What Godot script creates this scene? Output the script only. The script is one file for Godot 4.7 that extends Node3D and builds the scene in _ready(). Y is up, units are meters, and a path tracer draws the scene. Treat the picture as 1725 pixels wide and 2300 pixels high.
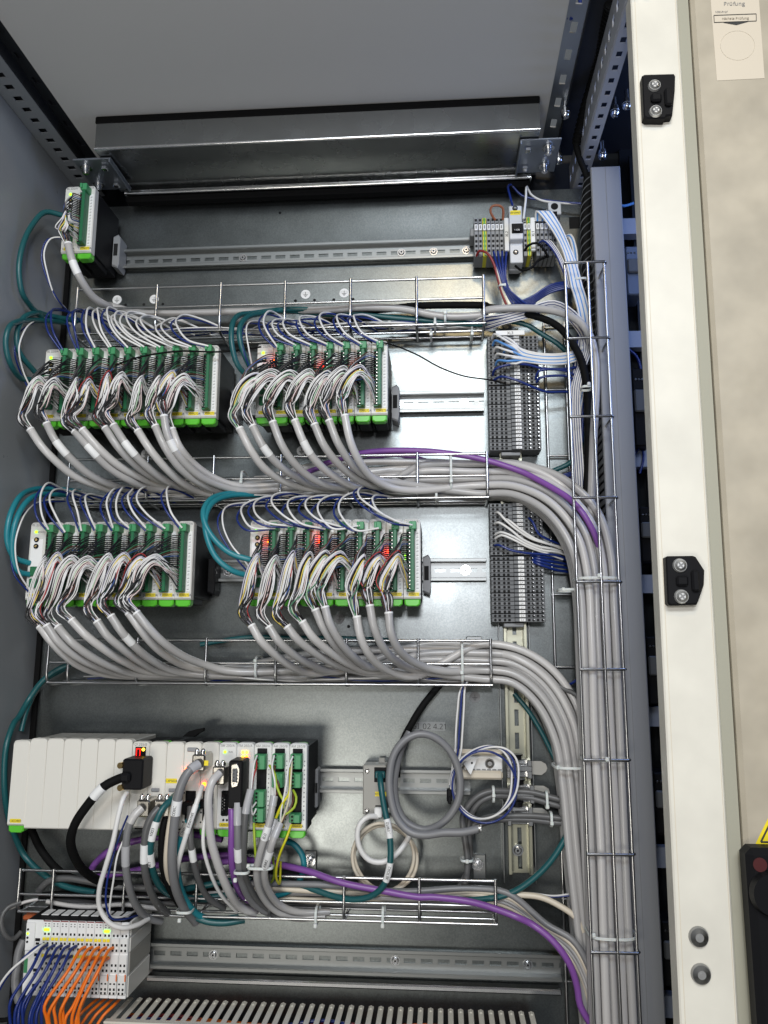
extends Node3D
# A control cabinet seen from its open front. Lengths in metres, y up; v() takes millimetres.
# The mounting plate's face is z = 0, the cabinet's mouth is towards +z.

var rng := RandomNumberGenerator.new()
var mats := {}
var used := {}
var font: SystemFont

const BANK_X := -0.622
const PITCH := 0.02535
const ORD := ["first", "second", "third", "fourth", "fifth", "sixth", "seventh", "eighth", "ninth", "tenth", "eleventh", "twelfth"]


func v(x: float, y: float, z: float) -> Vector3:
	return Vector3(x, y, z) * 0.001


class Mb:
	var vs := PackedVector3Array()
	var ns := PackedVector3Array()
	var ix := PackedInt32Array()

	func quad(a: Vector3, b: Vector3, c: Vector3, d: Vector3, n: Vector3) -> void:
		var k := vs.size()
		vs.append_array(PackedVector3Array([a, b, c, d]))
		ns.append_array(PackedVector3Array([n, n, n, n]))
		if (b - a).cross(c - a).dot(n) > 0.0:
			ix.append_array(PackedInt32Array([k, k + 2, k + 1, k, k + 3, k + 2]))
		else:
			ix.append_array(PackedInt32Array([k, k + 1, k + 2, k, k + 2, k + 3]))

	func tri(a: Vector3, b: Vector3, c: Vector3, n: Vector3) -> void:
		var k := vs.size()
		vs.append_array(PackedVector3Array([a, b, c]))
		ns.append_array(PackedVector3Array([n, n, n]))
		if (b - a).cross(c - a).dot(n) > 0.0:
			ix.append_array(PackedInt32Array([k, k + 2, k + 1]))
		else:
			ix.append_array(PackedInt32Array([k, k + 1, k + 2]))

	# a chamfered box: centre, size, chamfer
	func box(c: Vector3, s: Vector3, ch := 0.0, bs := Basis.IDENTITY) -> void:
		var h := s * 0.5
		var e := minf(ch, minf(h.x, minf(h.y, h.z)) * 0.9)
		for ax in 3:
			for sg in [-1.0, 1.0]:
				var n := Vector3.ZERO
				n[ax] = sg
				var a1 := (ax + 1) % 3
				var a2 := (ax + 2) % 3
				var p := []
				for q in [[-1.0, -1.0], [1.0, -1.0], [1.0, 1.0], [-1.0, 1.0]]:
					var t := Vector3.ZERO
					t[ax] = sg * h[ax]
					t[a1] = q[0] * (h[a1] - e)
					t[a2] = q[1] * (h[a2] - e)
					p.append(c + bs * t)
				quad(p[0], p[1], p[2], p[3], bs * n)
		if e <= 0.0:
			return
		for ax in 3:
			var a1 := (ax + 1) % 3
			var a2 := (ax + 2) % 3
			for s1 in [-1.0, 1.0]:
				for s2 in [-1.0, 1.0]:
					var p := []
					for q in [[-1.0, 0], [1.0, 0], [1.0, 1], [-1.0, 1]]:
						var t := Vector3.ZERO
						t[ax] = q[0] * (h[ax] - e)
						t[a1] = s1 * (h[a1] - (e if q[1] == 1 else 0.0))
						t[a2] = s2 * (h[a2] - (0.0 if q[1] == 1 else e))
						p.append(c + bs * t)
					var n := Vector3.ZERO
					n[a1] = s1
					n[a2] = s2
					quad(p[0], p[1], p[2], p[3], bs * n.normalized())
		for sx in [-1.0, 1.0]:
			for sy in [-1.0, 1.0]:
				for sz in [-1.0, 1.0]:
					var n := Vector3(sx, sy, sz)
					tri(c + bs * (n * (h - Vector3(0, e, e))), c + bs * (n * (h - Vector3(e, 0, e))), c + bs * (n * (h - Vector3(e, e, 0))), bs * n.normalized())

	# a box between two corners
	func span(a: Vector3, b: Vector3, ch := 0.0) -> void:
		box((a + b) * 0.5, (a - b).abs(), ch)

	func tube(p: Array, r: float, sides := 8, caps := true, r2 := -1.0) -> void:
		var n := p.size()
		var u := Vector3.ZERO
		var first := vs.size()
		var t := Vector3.ZERO
		for i in n:
			t = (p[mini(i + 1, n - 1)] - p[maxi(i - 1, 0)]).normalized()
			if i == 0:
				u = t.cross(Vector3.UP if absf(t.y) < 0.9 else Vector3.RIGHT).normalized()
			else:
				u = (u - t * u.dot(t)).normalized()
			var w := t.cross(u)
			var rr := r if r2 < 0.0 else lerpf(r, r2, float(i) / (n - 1))
			for k in sides:
				var g := TAU * k / sides
				var d := u * cos(g) + w * sin(g)
				vs.append(p[i] + d * rr)
				ns.append(d)
		for i in n - 1:
			for k in sides:
				var a := first + i * sides + k
				var b := first + i * sides + (k + 1) % sides
				ix.append_array(PackedInt32Array([a, a + sides, b, b, a + sides, b + sides]))
		if caps:
			for e in 2:
				var base: int = first + (0 if e == 0 else (n - 1) * sides)
				var q: Vector3 = p[0] if e == 0 else p[n - 1]
				var nn: Vector3 = (p[0] - p[1]).normalized() if e == 0 else (p[n - 1] - p[n - 2]).normalized()
				for k in sides:
					tri(q, vs[base + k], vs[base + (k + 1) % sides], nn)

	func cyl(a: Vector3, b: Vector3, r: float, sides := 12, r2 := -1.0) -> void:
		tube([a, b], r, sides, true, r2)

	func ball(c: Vector3, r: float, seg := 10) -> void:
		var k := vs.size()
		var rows := seg / 2
		for i in rows + 1:
			for j in seg + 1:
				var th := PI * i / rows
				var ph := TAU * j / seg
				var d := Vector3(sin(th) * cos(ph), cos(th), sin(th) * sin(ph))
				vs.append(c + d * r)
				ns.append(d)
		for i in rows:
			for j in seg:
				var a := k + i * (seg + 1) + j
				ix.append_array(PackedInt32Array([a, a + seg + 1, a + 1, a + 1, a + seg + 1, a + seg + 2]))

	# an outline in x and y pushed from z0 to z1, its front edge chamfered
	func prism(o: PackedVector2Array, z0: float, z1: float, ch := 0.0) -> void:
		var n := o.size()
		var inner := o
		if ch > 0.0:
			var c := Vector2.ZERO
			for q in o:
				c += q / n
			inner = PackedVector2Array()
			for q in o:
				inner.append(q + (c - q).normalized() * ch * 1.3)
		var cc := Vector2.ZERO
		for q in o:
			cc += q / n
		for i in n:
			var a := o[i]
			var b := o[(i + 1) % n]
			var e := (b - a).normalized()
			var nn := Vector3(e.y, -e.x, 0)
			if nn.dot(Vector3(((a + b) * 0.5 - cc).x, ((a + b) * 0.5 - cc).y, 0)) < 0:
				nn = -nn
			quad(Vector3(a.x, a.y, z0), Vector3(b.x, b.y, z0), Vector3(b.x, b.y, z1 - ch), Vector3(a.x, a.y, z1 - ch), nn)
			var ia := inner[i]
			var ib := inner[(i + 1) % n]
			if ch > 0.0:
				quad(Vector3(a.x, a.y, z1 - ch), Vector3(b.x, b.y, z1 - ch), Vector3(ib.x, ib.y, z1), Vector3(ia.x, ia.y, z1), (nn + Vector3(0, 0, 1)).normalized())
		var tris := Geometry2D.triangulate_polygon(inner)
		for i in range(0, tris.size(), 3):
			var a := inner[tris[i]]
			var b := inner[tris[i + 1]]
			var c := inner[tris[i + 2]]
			tri(Vector3(a.x, a.y, z1), Vector3(b.x, b.y, z1), Vector3(c.x, c.y, z1), Vector3(0, 0, 1))
			var a2 := o[tris[i]]
			var b2 := o[tris[i + 1]]
			var c2 := o[tris[i + 2]]
			tri(Vector3(a2.x, a2.y, z0), Vector3(b2.x, b2.y, z0), Vector3(c2.x, c2.y, z0), Vector3(0, 0, -1))

	# a sheet along d1 (length l, with slots every pitch) and d2 (width w), thick along n; real holes
	func slotted(o: Vector3, d1: Vector3, d2: Vector3, n: Vector3, l: float, w: float, th: float, pitch: float, sl: float, sw: float) -> void:
		var bs := Basis(d1, d2, n)
		var m := (w - sw) * 0.5
		box(o + d1 * l * 0.5 + d2 * m * 0.5, Vector3(l, m, th), 0.0, bs)
		box(o + d1 * l * 0.5 + d2 * (w - m * 0.5), Vector3(l, m, th), 0.0, bs)
		var k := int(l / pitch)
		for i in k + 1:
			var a := i * pitch - (pitch - sl) * 0.5
			var b := minf(a + pitch - sl, l)
			a = maxf(a, 0.0)
			if b > a:
				box(o + d1 * (a + b) * 0.5 + d2 * w * 0.5, Vector3(b - a, sw, th), 0.0, bs)

	func lo() -> Vector3:
		var b := AABB(vs[0], Vector3.ZERO)
		for q in vs:
			b = b.expand(q)
		return Vector3(b.get_center().x, b.position.y, b.get_center().z)

	func mesh(off := Vector3.ZERO) -> ArrayMesh:
		var q := vs
		if off != Vector3.ZERO:
			q = PackedVector3Array()
			q.resize(vs.size())
			for i in vs.size():
				q[i] = vs[i] - off
		var a := []
		a.resize(Mesh.ARRAY_MAX)
		a[Mesh.ARRAY_VERTEX] = q
		a[Mesh.ARRAY_NORMAL] = ns
		a[Mesh.ARRAY_INDEX] = ix
		var m := ArrayMesh.new()
		m.add_surface_from_arrays(Mesh.PRIMITIVE_TRIANGLES, a)
		return m


func numbered(parent: Node, called: String) -> String:
	var key := [parent.get_instance_id(), called]
	var n: int = used.get(key, 0)
	used[key] = n + 1
	return called if n == 0 else "%s_%03d" % [called, n]


func tag(o: Node3D, label := "", category := "", group := "", kind := "") -> Node3D:
	if label:
		o.set_meta("label", label)
	if category:
		o.set_meta("category", category)
	if group:
		o.set_meta("group", group)
	if kind:
		o.set_meta("kind", kind)
	return o


func thing(called: String, label: String, category: String, at: Vector3, group := "") -> Node3D:
	var o := Node3D.new()
	o.name = numbered(self, called)
	add_child(o, true)
	o.position = at
	return tag(o, label, category, group)


func world_of(o: Node3D) -> Vector3:
	var p := Vector3.ZERO
	var k: Node = o
	while k != self and k != null:
		p += (k as Node3D).position
		k = k.get_parent()
	return p


# a mesh given in world metres becomes a part of parent, or a top-level object
func part(mb: Mb, called: String, m: Material, parent: Node3D = null, label := "") -> MeshInstance3D:
	var o := MeshInstance3D.new()
	var host: Node3D = parent if parent else self
	o.name = numbered(host, called)
	host.add_child(o, true)
	var off := mb.lo() if parent == null else world_of(parent)
	o.mesh = mb.mesh(off)
	o.material_override = m
	if parent == null:
		o.position = off
	if label:
		o.set_meta("label", label)
	return o


func single(mb: Mb, called: String, m: Material, label: String, category: String, group := "", kind := "") -> MeshInstance3D:
	var o := part(mb, called, m)
	tag(o, label, category, group, kind)
	return o


func copy(o: Node3D, called: String, at: Vector3, label: String, group := "") -> Node3D:
	var c: Node3D = o.duplicate()
	c.name = numbered(self, called)
	add_child(c, true)
	c.position = at
	c.set_meta("label", label)
	if group:
		c.set_meta("group", group)
	return c


func words(text: String, size: float, at: Vector3, m: Material, parent: Node3D, turn := 0.0, called := "lettering", align := HORIZONTAL_ALIGNMENT_CENTER) -> MeshInstance3D:
	var t := TextMesh.new()
	t.text = text
	t.font = font
	t.font_size = 24
	t.pixel_size = size / 24.0
	t.depth = 0.0003
	t.curve_step = 4.0
	t.horizontal_alignment = align
	var o := MeshInstance3D.new()
	o.name = numbered(parent, called)
	parent.add_child(o, true)
	o.mesh = t
	o.material_override = m
	o.position = at - world_of(parent)
	o.rotation.z = turn
	return o


func spline(p: Array, step := 0.008) -> Array:
	var out := []
	var n := p.size()
	for i in n - 1:
		var p0: Vector3 = p[i - 1] if i > 0 else p[0] * 2.0 - p[1]
		var p1: Vector3 = p[i]
		var p2: Vector3 = p[i + 1]
		var p3: Vector3 = p[i + 2] if i + 2 < n else p[n - 1] * 2.0 - p[n - 2]
		var t1 := pow(maxf(p0.distance_to(p1), 1e-5), 0.5)
		var t2 := pow(maxf(p1.distance_to(p2), 1e-5), 0.5)
		var t3 := pow(maxf(p2.distance_to(p3), 1e-5), 0.5)
		var m1 := ((p1 - p0) / t1 - (p2 - p0) / (t1 + t2) + (p2 - p1) / t2) * t2
		var m2 := ((p2 - p1) / t2 - (p3 - p1) / (t2 + t3) + (p3 - p2) / t3) * t2
		var k := clampi(int(ceil(p1.distance_to(p2) / step)), 1, 40)
		for j in k:
			var t := float(j) / k
			var tt := t * t
			var ttt := tt * t
			out.append(p1 * (2 * ttt - 3 * tt + 1) + m1 * (ttt - 2 * tt + t) + p2 * (3 * tt - 2 * ttt) + m2 * (ttt - tt))
	out.append(p[n - 1])
	return out


func pipe(p: Array, r: float, sides := 8, step := 0.008) -> Mb:
	var mb := Mb.new()
	mb.tube(spline(p, step), r, sides)
	return mb


func cable(called: String, label: String, category: String, p: Array, r: float, m: Material, group := "") -> MeshInstance3D:
	return single(pipe(p, r, 10 if r > 0.003 else 7), called, m, label, category, group)


func lin(r: float, g: float, b: float) -> Color:
	return Color(r, g, b).linear_to_srgb()


func mat(called: String, c: Color, rough := 0.5, metal := 0.0) -> StandardMaterial3D:
	var m := StandardMaterial3D.new()
	m.resource_name = called
	m.albedo_color = c
	m.roughness = rough
	m.metallic = metal
	mats[called] = m
	return m


func noise_tex(freq: float, lo: float, hi: float, seed_: int, kind := FastNoiseLite.TYPE_SIMPLEX_SMOOTH, size := 512, normal := false, oct := 4) -> NoiseTexture2D:
	var f := FastNoiseLite.new()
	f.noise_type = kind
	f.frequency = freq
	f.seed = seed_
	f.fractal_octaves = oct
	if kind == FastNoiseLite.TYPE_CELLULAR:
		f.cellular_return_type = FastNoiseLite.RETURN_CELL_VALUE
		f.fractal_type = FastNoiseLite.FRACTAL_NONE
	var t := NoiseTexture2D.new()
	t.width = size
	t.height = size
	t.seamless = true
	t.noise = f
	if normal:
		t.as_normal_map = true
		t.bump_strength = 1.5
	else:
		var g := Gradient.new()
		g.set_color(0, Color(lo, lo, lo))
		g.set_color(1, Color(hi, hi, hi))
		t.color_ramp = g
	return t


func triplanar(m: StandardMaterial3D, s: Vector3) -> void:
	m.uv1_triplanar = true
	m.uv1_world_triplanar = true
	m.uv1_scale = s


func glow(called: String, c: Color, e: float) -> StandardMaterial3D:
	var m := mat(called, c, 0.4)
	m.emission_enabled = true
	m.emission = c
	m.emission_energy_multiplier = e
	return m


func area(at: Vector3, to: Vector3, w: float, h: float, c: Color, e: float, called: String) -> void:
	var l := AreaLight3D.new()
	l.name = called
	l.area_size = Vector2(w, h)
	l.light_color = c
	l.light_energy = e
	l.area_normalize_energy = true
	l.shadow_enabled = true
	l.area_range = 12.0
	add_child(l)
	l.look_at_from_position(at, to, Vector3.UP if absf((to - at).normalized().y) < 0.95 else Vector3.RIGHT)


func make_materials() -> void:
	font = SystemFont.new()
	font.font_names = PackedStringArray(["Droid Sans"])
	var m := mat("zinc", lin(0.19, 0.205, 0.203), 1.0, 0.97)
	m.albedo_texture = noise_tex(0.30, 0.90, 1.0, 3, FastNoiseLite.TYPE_CELLULAR)
	m.roughness_texture = noise_tex(0.008, 0.285, 0.33, 5)
	m.heightmap_enabled = true
	m.heightmap_texture = noise_tex(0.16, 0.0, 1.0, 11)
	m.heightmap_scale = 0.0025
	triplanar(m, Vector3(4, 4, 4))
	m = mat("steel", lin(0.29, 0.30, 0.30), 1.0, 0.97)
	m.roughness_texture = noise_tex(0.008, 0.2, 0.32, 8)
	triplanar(m, Vector3(3, 3, 3))
	m = mat("rail", lin(0.24, 0.248, 0.245), 0.40, 1.0)
	m = mat("yellow_zinc", lin(0.40, 0.395, 0.31), 0.36, 1.0)
	mat("wire", lin(0.48, 0.48, 0.48), 0.28, 1.0)
	mat("bright", lin(0.72, 0.72, 0.72), 0.22, 1.0)
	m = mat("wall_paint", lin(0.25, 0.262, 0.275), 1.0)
	m.roughness_texture = noise_tex(0.01, 0.26, 0.4, 21)
	m.heightmap_enabled = true
	m.heightmap_texture = noise_tex(0.2, 0.0, 1.0, 22)
	m.heightmap_scale = 0.01
	triplanar(m, Vector3(3, 3, 3))
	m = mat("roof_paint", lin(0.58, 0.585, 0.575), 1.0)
	m.roughness_texture = noise_tex(0.01, 0.4, 0.5, 24)
	m.heightmap_enabled = true
	m.heightmap_texture = noise_tex(0.2, 0.0, 1.0, 22)
	m.heightmap_scale = 0.008
	triplanar(m, Vector3(3, 3, 3))
	m = mat("door_cream", lin(0.74, 0.71, 0.62), 1.0)
	m.albedo_texture = noise_tex(0.012, 0.94, 1.0, 31)
	m.roughness_texture = noise_tex(0.01, 0.35, 0.5, 32)
	triplanar(m, Vector3(2, 2, 2))
	m = mat("door_beige", lin(0.50, 0.445, 0.345), 1.0)
	m.albedo_texture = noise_tex(0.007, 0.86, 1.0, 35, FastNoiseLite.TYPE_SIMPLEX_SMOOTH, 512, false, 4)
	m.roughness_texture = noise_tex(0.012, 0.3, 0.55, 36)
	triplanar(m, Vector3(3, 3, 3))
	mat("smudge", lin(0.30, 0.26, 0.20), 0.7)
	mat("smear", lin(0.62, 0.56, 0.45), 0.75)
	mat("gasket", lin(0.34, 0.33, 0.26), 0.6)
	mat("rubber", lin(0.006, 0.006, 0.006), 0.7).metallic_specular = 0.22
	mat("black", lin(0.009, 0.009, 0.010), 0.45).metallic_specular = 0.22
	mat("hole", lin(0.004, 0.004, 0.004), 0.9)
	mat("housing", lin(0.010, 0.010, 0.011), 0.5).metallic_specular = 0.22
	mat("face", lin(0.62, 0.61, 0.57), 0.42)
	mat("white_cover", lin(0.70, 0.68, 0.62), 0.38)
	mat("io_white", lin(0.70, 0.70, 0.68), 0.4)
	mat("green_latch", lin(0.10, 0.50, 0.03), 0.35)
	mat("green_block", lin(0.012, 0.125, 0.05), 0.45)
	mat("green_plug", lin(0.05, 0.26, 0.105), 0.45)
	mat("yellow", lin(0.85, 0.68, 0.02), 0.5)
	mat("label_white", lin(0.78, 0.78, 0.77), 0.5)
	mat("ink", lin(0.03, 0.03, 0.03), 0.6)
	mat("grey_ink", lin(0.22, 0.22, 0.22), 0.6)
	mat("duct", lin(0.27, 0.275, 0.285), 0.5)
	mat("duct_beige", lin(0.62, 0.59, 0.51), 0.5)
	mat("sheath", lin(0.41, 0.40, 0.39), 0.28)
	mat("sheath_light", lin(0.52, 0.505, 0.49), 0.28)
	mat("sheath_dark", lin(0.10, 0.10, 0.10), 0.4)
	mat("sheath_grey", lin(0.19, 0.19, 0.195), 0.4)
	mat("teal", lin(0.010, 0.085, 0.092), 0.38)
	mat("teal_blue", lin(0.015, 0.19, 0.23), 0.38)
	mat("purple", lin(0.20, 0.07, 0.30), 0.38)
	mat("cream", lin(0.62, 0.55, 0.44), 0.42)
	mat("white_wire", lin(0.72, 0.71, 0.69), 0.38)
	mat("blue_wire", lin(0.010, 0.026, 0.16), 0.3)
	mat("pale_blue", lin(0.10, 0.28, 0.62), 0.35)
	mat("orange_wire", lin(0.80, 0.17, 0.01), 0.4)
	mat("red_wire", lin(0.22, 0.02, 0.02), 0.4)
	mat("brown_wire", lin(0.25, 0.07, 0.02), 0.4)
	mat("earth_wire", lin(0.62, 0.58, 0.02), 0.4)
	mat("earth_mix", lin(0.35, 0.46, 0.03), 0.4)
	mat("shrink_grey", lin(0.42, 0.42, 0.43), 0.22)
	mat("earth_green", lin(0.05, 0.30, 0.04), 0.4)
	mat("terminal_grey", lin(0.22, 0.225, 0.23), 0.5)
	mat("terminal_dark", lin(0.095, 0.10, 0.105), 0.5)
	mat("breaker", lin(0.55, 0.56, 0.57), 0.4)
	mat("box_grey", lin(0.32, 0.31, 0.28), 0.45)
	mat("hood", lin(0.42, 0.40, 0.36), 0.3, 1.0)
	mat("gold", lin(0.85, 0.6, 0.25), 0.25, 1.0)
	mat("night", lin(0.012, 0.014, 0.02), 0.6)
	mat("far_metal", lin(0.16, 0.19, 0.25), 0.45, 0.6)
	mat("far_rung", lin(0.30, 0.33, 0.40), 0.5)
	mat("dark_frame", lin(0.022, 0.025, 0.03), 0.4, 0.5)
	mat("screw_zinc", lin(0.72, 0.72, 0.70), 0.35, 0.35)
	mat("rivet_steel", lin(0.36, 0.36, 0.35), 0.42, 0.5)
	mat("slot_flange", lin(0.30, 0.32, 0.34), 0.4, 0.4)
	mat("frame_zinc", lin(0.34, 0.37, 0.42), 0.36, 0.9)
	mat("perforated", lin(0.52, 0.54, 0.58), 0.45, 0.5)
	m = mat("tie", lin(0.68, 0.69, 0.66), 0.35)
	m.subsurf_scatter_enabled = true
	m.subsurf_scatter_strength = 0.1
	m = mat("clear_sleeve", lin(0.8, 0.8, 0.85), 0.15)
	m.transparency = BaseMaterial3D.TRANSPARENCY_ALPHA
	m.albedo_color.a = 0.3
	var cols := {
		"core_black": [0.012, 0.012, 0.013], "core_white": [0.74, 0.73, 0.72], "core_pink": [0.68, 0.55, 0.53], "core_yellow": [0.72, 0.55, 0.10], "core_green": [0.06, 0.20, 0.10],
		"core_mint": [0.42, 0.58, 0.40], "core_brown": [0.10, 0.035, 0.02], "core_red": [0.35, 0.03, 0.03], "core_blue": [0.05, 0.10, 0.28], "core_grey": [0.28, 0.28, 0.28], "core_violet": [0.52, 0.50, 0.60], "core_cream": [0.66, 0.60, 0.44],
	}
	for k in cols:
		mat(k, lin(cols[k][0], cols[k][1], cols[k][2]), 0.4)
	glow("led_green", Color(0.55, 1.0, 0.1), 3.0)
	glow("digit_red", Color(1.0, 0.08, 0.05), 3.0)
	glow("led_red", Color(1.0, 0.16, 0.03), 22.0)
	glow("led_orange", Color(1.0, 0.35, 0.05), 14.0)
	glow("led_yellow", Color(1.0, 0.8, 0.2), 5.0)


func _ready() -> void:
	rng.seed = 7
	make_materials()
	# camera
	var cam := Camera3D.new()
	cam.name = "camera"
	cam.fov = 66.1
	cam.near = 0.02
	cam.far = 30.0
	add_child(cam)
	cam.position = Vector3(0, 1.16, 1.25)
	cam.basis = Basis(Vector3.UP, 0.07351) * Basis(Vector3.RIGHT, 0.17154) * Basis(Vector3.BACK, 0.00272)
	cam.current = true
	# surroundings: a dim hall, no sky
	var env := Environment.new()
	env.background_mode = Environment.BG_COLOR
	env.background_color = Color(0.098, 0.106, 0.114).linear_to_srgb()
	env.tonemap_mode = Environment.TONE_MAPPER_LINEAR
	env.tonemap_exposure = 1.06
	env.sdfgi_enabled = true
	env.ssao_enabled = true
	env.ssil_enabled = true
	var we := WorldEnvironment.new()
	we.name = "surroundings"
	we.environment = env
	add_child(we)
	# lamps of the hall, behind and above the camera
	area(Vector3(0.08, 2.30, 2.30), Vector3(-0.1, 1.2, 0.0), 1.1, 0.35, Color(0.94, 0.97, 1.0), 3.3, "hall_lamp")
	area(Vector3(0.0, 1.44, 1.75), Vector3(0.0, 1.15, 0.0), 0.12, 0.12, Color(0.98, 0.98, 1.0), 0.62, "hand_lamp")
	area(Vector3(0.14, 2.62, 1.9), Vector3(0.05, 1.75, 0.0), 0.25, 0.16, Color(1.0, 0.88, 0.68), 0.5, "warm_hall_lamp")
	area(Vector3(-0.50, 0.55, 1.9), Vector3(-0.3, 0.9, 0.0), 0.5, 0.5, Color(1.0, 0.98, 0.94), 0.8, "work_lamp")
	area(Vector3(0.60, 1.80, 0.24), Vector3(0.20, 1.55, 0.14), 0.05, 0.5, Color(0.60, 0.72, 1.0), 0.14, "neighbour_bay_lamp")
	build_shell()
	build_neighbour()
	build_door()
	build_rails()
	build_modules()
	build_trays()
	build_terminals()
	build_controller()
	build_io_block()
	build_grey_cables()
	build_supply_wires()
	build_network_cables()
	build_controller_cables()
	build_loops()
	build_lower_wiring()
	build_right_wiring()
	build_marks()


func bolt(mb: Mb, at: Vector3, n: Vector3, r := 0.005, h := 0.005) -> void:
	mb.cyl(at, at + n * 0.0015, r * 1.55, 14)
	mb.cyl(at + n * 0.0015, at + n * (0.0015 + h), r, 6, r * 0.92)
	mb.cyl(at + n * (0.0015 + h), at + n * (0.003 + h), r * 0.55, 8)


func screw_head(mb: Mb, at: Vector3, r: float) -> void:
	mb.cyl(at, at + Vector3(0, 0, r * 0.35), r, 16, r * 0.85)
	mb.cyl(at + Vector3(0, 0, r * 0.35), at + Vector3(0, 0, r * 0.5), r * 0.82, 16, r * 0.45)


func build_shell() -> void:
	var mb := Mb.new()
	mb.span(v(-646, 480, -3), v(246, 1934, 0))
	single(mb, "mounting_plate", mats.zinc, "galvanised mounting plate at the back of the cabinet", "mounting plate", "", "structure")
	mb = Mb.new()
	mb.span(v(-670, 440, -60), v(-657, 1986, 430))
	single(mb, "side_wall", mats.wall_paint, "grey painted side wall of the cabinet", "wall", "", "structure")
	mb = Mb.new()
	mb.span(v(-592, 2001, -60), v(176, 2006, 428))
	single(mb, "roof_panel", mats.roof_paint, "smooth grey roof panel of the cabinet seen from below", "roof", "", "structure")
	mb = Mb.new()
	mb.span(v(-675, 440, -70), v(900, 2080, -62))
	single(mb, "back_wall", mats.dark_frame, "dark back wall behind the mounting plate", "wall", "", "structure")
	mb = Mb.new()
	mb.span(v(-675, 440, -62), v(900, 455, 370))
	single(mb, "floor", mats.dark_frame, "dark cabinet floor far below the duct", "floor", "", "structure")
	mb = Mb.new()
	mb.span(v(-646, 480, -10), v(-654, 1934, 6))
	single(mb, "plate_edge_strip", mats.rubber, "black strip between mounting plate and left side wall", "edge strip")
	# frame profile where roof and side wall meet
	var t := thing("frame_profile", "slotted dark frame profile running forward where roof meets left wall", "frame profile", v(-620, 1980, 0))
	mb = Mb.new()
	mb.slotted(v(-612, 2002, -40), Vector3(0, 0, 1), Vector3(1, 0, 0), Vector3(0, 1, 0), 0.47, 0.021, 0.002, 0.05, 0.014, 0.008)
	part(mb, "upper_flange", mats.dark_frame, t)
	mb = Mb.new()
	mb.span(v(-613, 1982, -40), v(-611, 2001, 430))
	part(mb, "web", mats.dark_frame, t)
	mb = Mb.new()
	mb.span(v(-675, 2006, -60), v(-592, 2010, 430))
	part(mb, "top_flange", mats.night, t)
	mb = Mb.new()
	mb.slotted(v(-656, 1982, -40), Vector3(0, 0, 1), Vector3(1, 0, 0), Vector3(0, 1, 0), 0.47, 0.043, 0.002, 0.025, 0.011, 0.013)
	part(mb, "lower_flange", mats.slot_flange, t)
	mb = Mb.new()
	mb.span(v(-656, 1990, -40), v(-613, 1991, 430))
	part(mb, "inner_wall", mats.night, t)
	# cross beam under the roof
	t = thing("roof_beam", "folded galvanised beam with black rubber seals below the roof", "beam", v(-195, 1928, 80))
	mb = Mb.new()
	mb.span(v(-545, 1944, 148), v(157, 1987, 150))
	part(mb, "front_face", mats.steel, t)
	mb = Mb.new()
	var prof := [Vector2(150, 1944), Vector2(149, 1941.5), Vector2(146, 1941), Vector2(30, 1951), Vector2(24, 1949), Vector2(20, 1941), Vector2(20, 1938), Vector2(27, 1938), Vector2(28, 1941)]
	for i in prof.size() - 1:
		var a: Vector2 = prof[i]
		var b: Vector2 = prof[i + 1]
		var n := Vector3(0, -(b - a).x, (b - a).y).normalized()
		n = Vector3(0, -absf((b - a).x), absf((b - a).y)).normalized()
		mb.quad(v(-545, a.y, a.x), v(157, a.y, a.x), v(157, b.y, b.x), v(-545, b.y, b.x), n)
		mb.quad(v(-545, a.y + 1.5, a.x - 1.0), v(157, a.y + 1.5, a.x - 1.0), v(157, b.y + 1.5, b.x - 1.0), v(-545, b.y + 1.5, b.x - 1.0), -n)
	part(mb, "underside", mats.steel, t)
	mb = Mb.new()
	mb.tube([v(-544, 1940, 29), v(156, 1940, 29)], 0.0035, 10)
	part(mb, "lower_lip", mats.bright, t)
	mb = Mb.new()
	mb.tube([v(-545, 1943, 149.5), v(157, 1943, 149.5)], 0.0028, 10)
	part(mb, "front_bend", mats.bright, t)
	mb = Mb.new()
	mb.span(v(-547, 1987, 138), v(158, 2000, 152), 0.002)
	part(mb, "rubber_seal", mats.rubber, t)
	mb = Mb.new()
	mb.span(v(-544, 1926, 10), v(155, 1937, 27), 0.002)
	part(mb, "rubber_seal", mats.rubber, t)
	for s in 2:
		var x: float = -590.0 if s == 0 else 128.0
		var b := thing("beam_bracket", "%s bolted to the %s end of the roof beam" % [["dark zinc bracket plate", "bright zinc bracket plate"][s], ["shadowed left", "lit right"][s]], "bracket", v(x + 35, 1937, 80))
		mb = Mb.new()
		mb.span(v(x, 1937.5, 46), v(x + 64, 1940.5, 132), 0.0008)
		part(mb, "plate", mats.frame_zinc, b)
		mb = Mb.new()
		mb.span(v(x + (60 if s == 0 else 0), 1932, 46), v(x + (63 if s == 0 else 3), 1937.5, 132), 0.0008)
		part(mb, "folded_edge", mats.frame_zinc, b)
		for q in [[14, 64], [14, 112], [46, 64], [46, 112]]:
			var out_side: bool = (q[0] == 14) == (s == 0)
			mb = Mb.new()
			if out_side:
				bolt(mb, v(x + q[0], 1937, q[1]), Vector3.DOWN, 0.0062, 0.009)
			else:
				mb.box(v(x + q[0], 1934, q[1]), v(9, 6, 9), 0.001)
			part(mb, "bolt", mats.bright, b)
	# frame on the open right side: bluish slotted flange, dark gap with eye bolts, perforated rails
	t = thing("right_frame_flange", "bluish slotted flange along the roof's right edge", "frame profile", v(187, 1985, 300))
	mb = Mb.new()
	mb.slotted(v(175, 2001, -40), Vector3(0, 0, 1), Vector3(1, -0.12, 0).normalized(), Vector3(0.12, 1, 0).normalized(), 0.47, 0.026, 0.002, 0.05, 0.02, 0.009)
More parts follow.
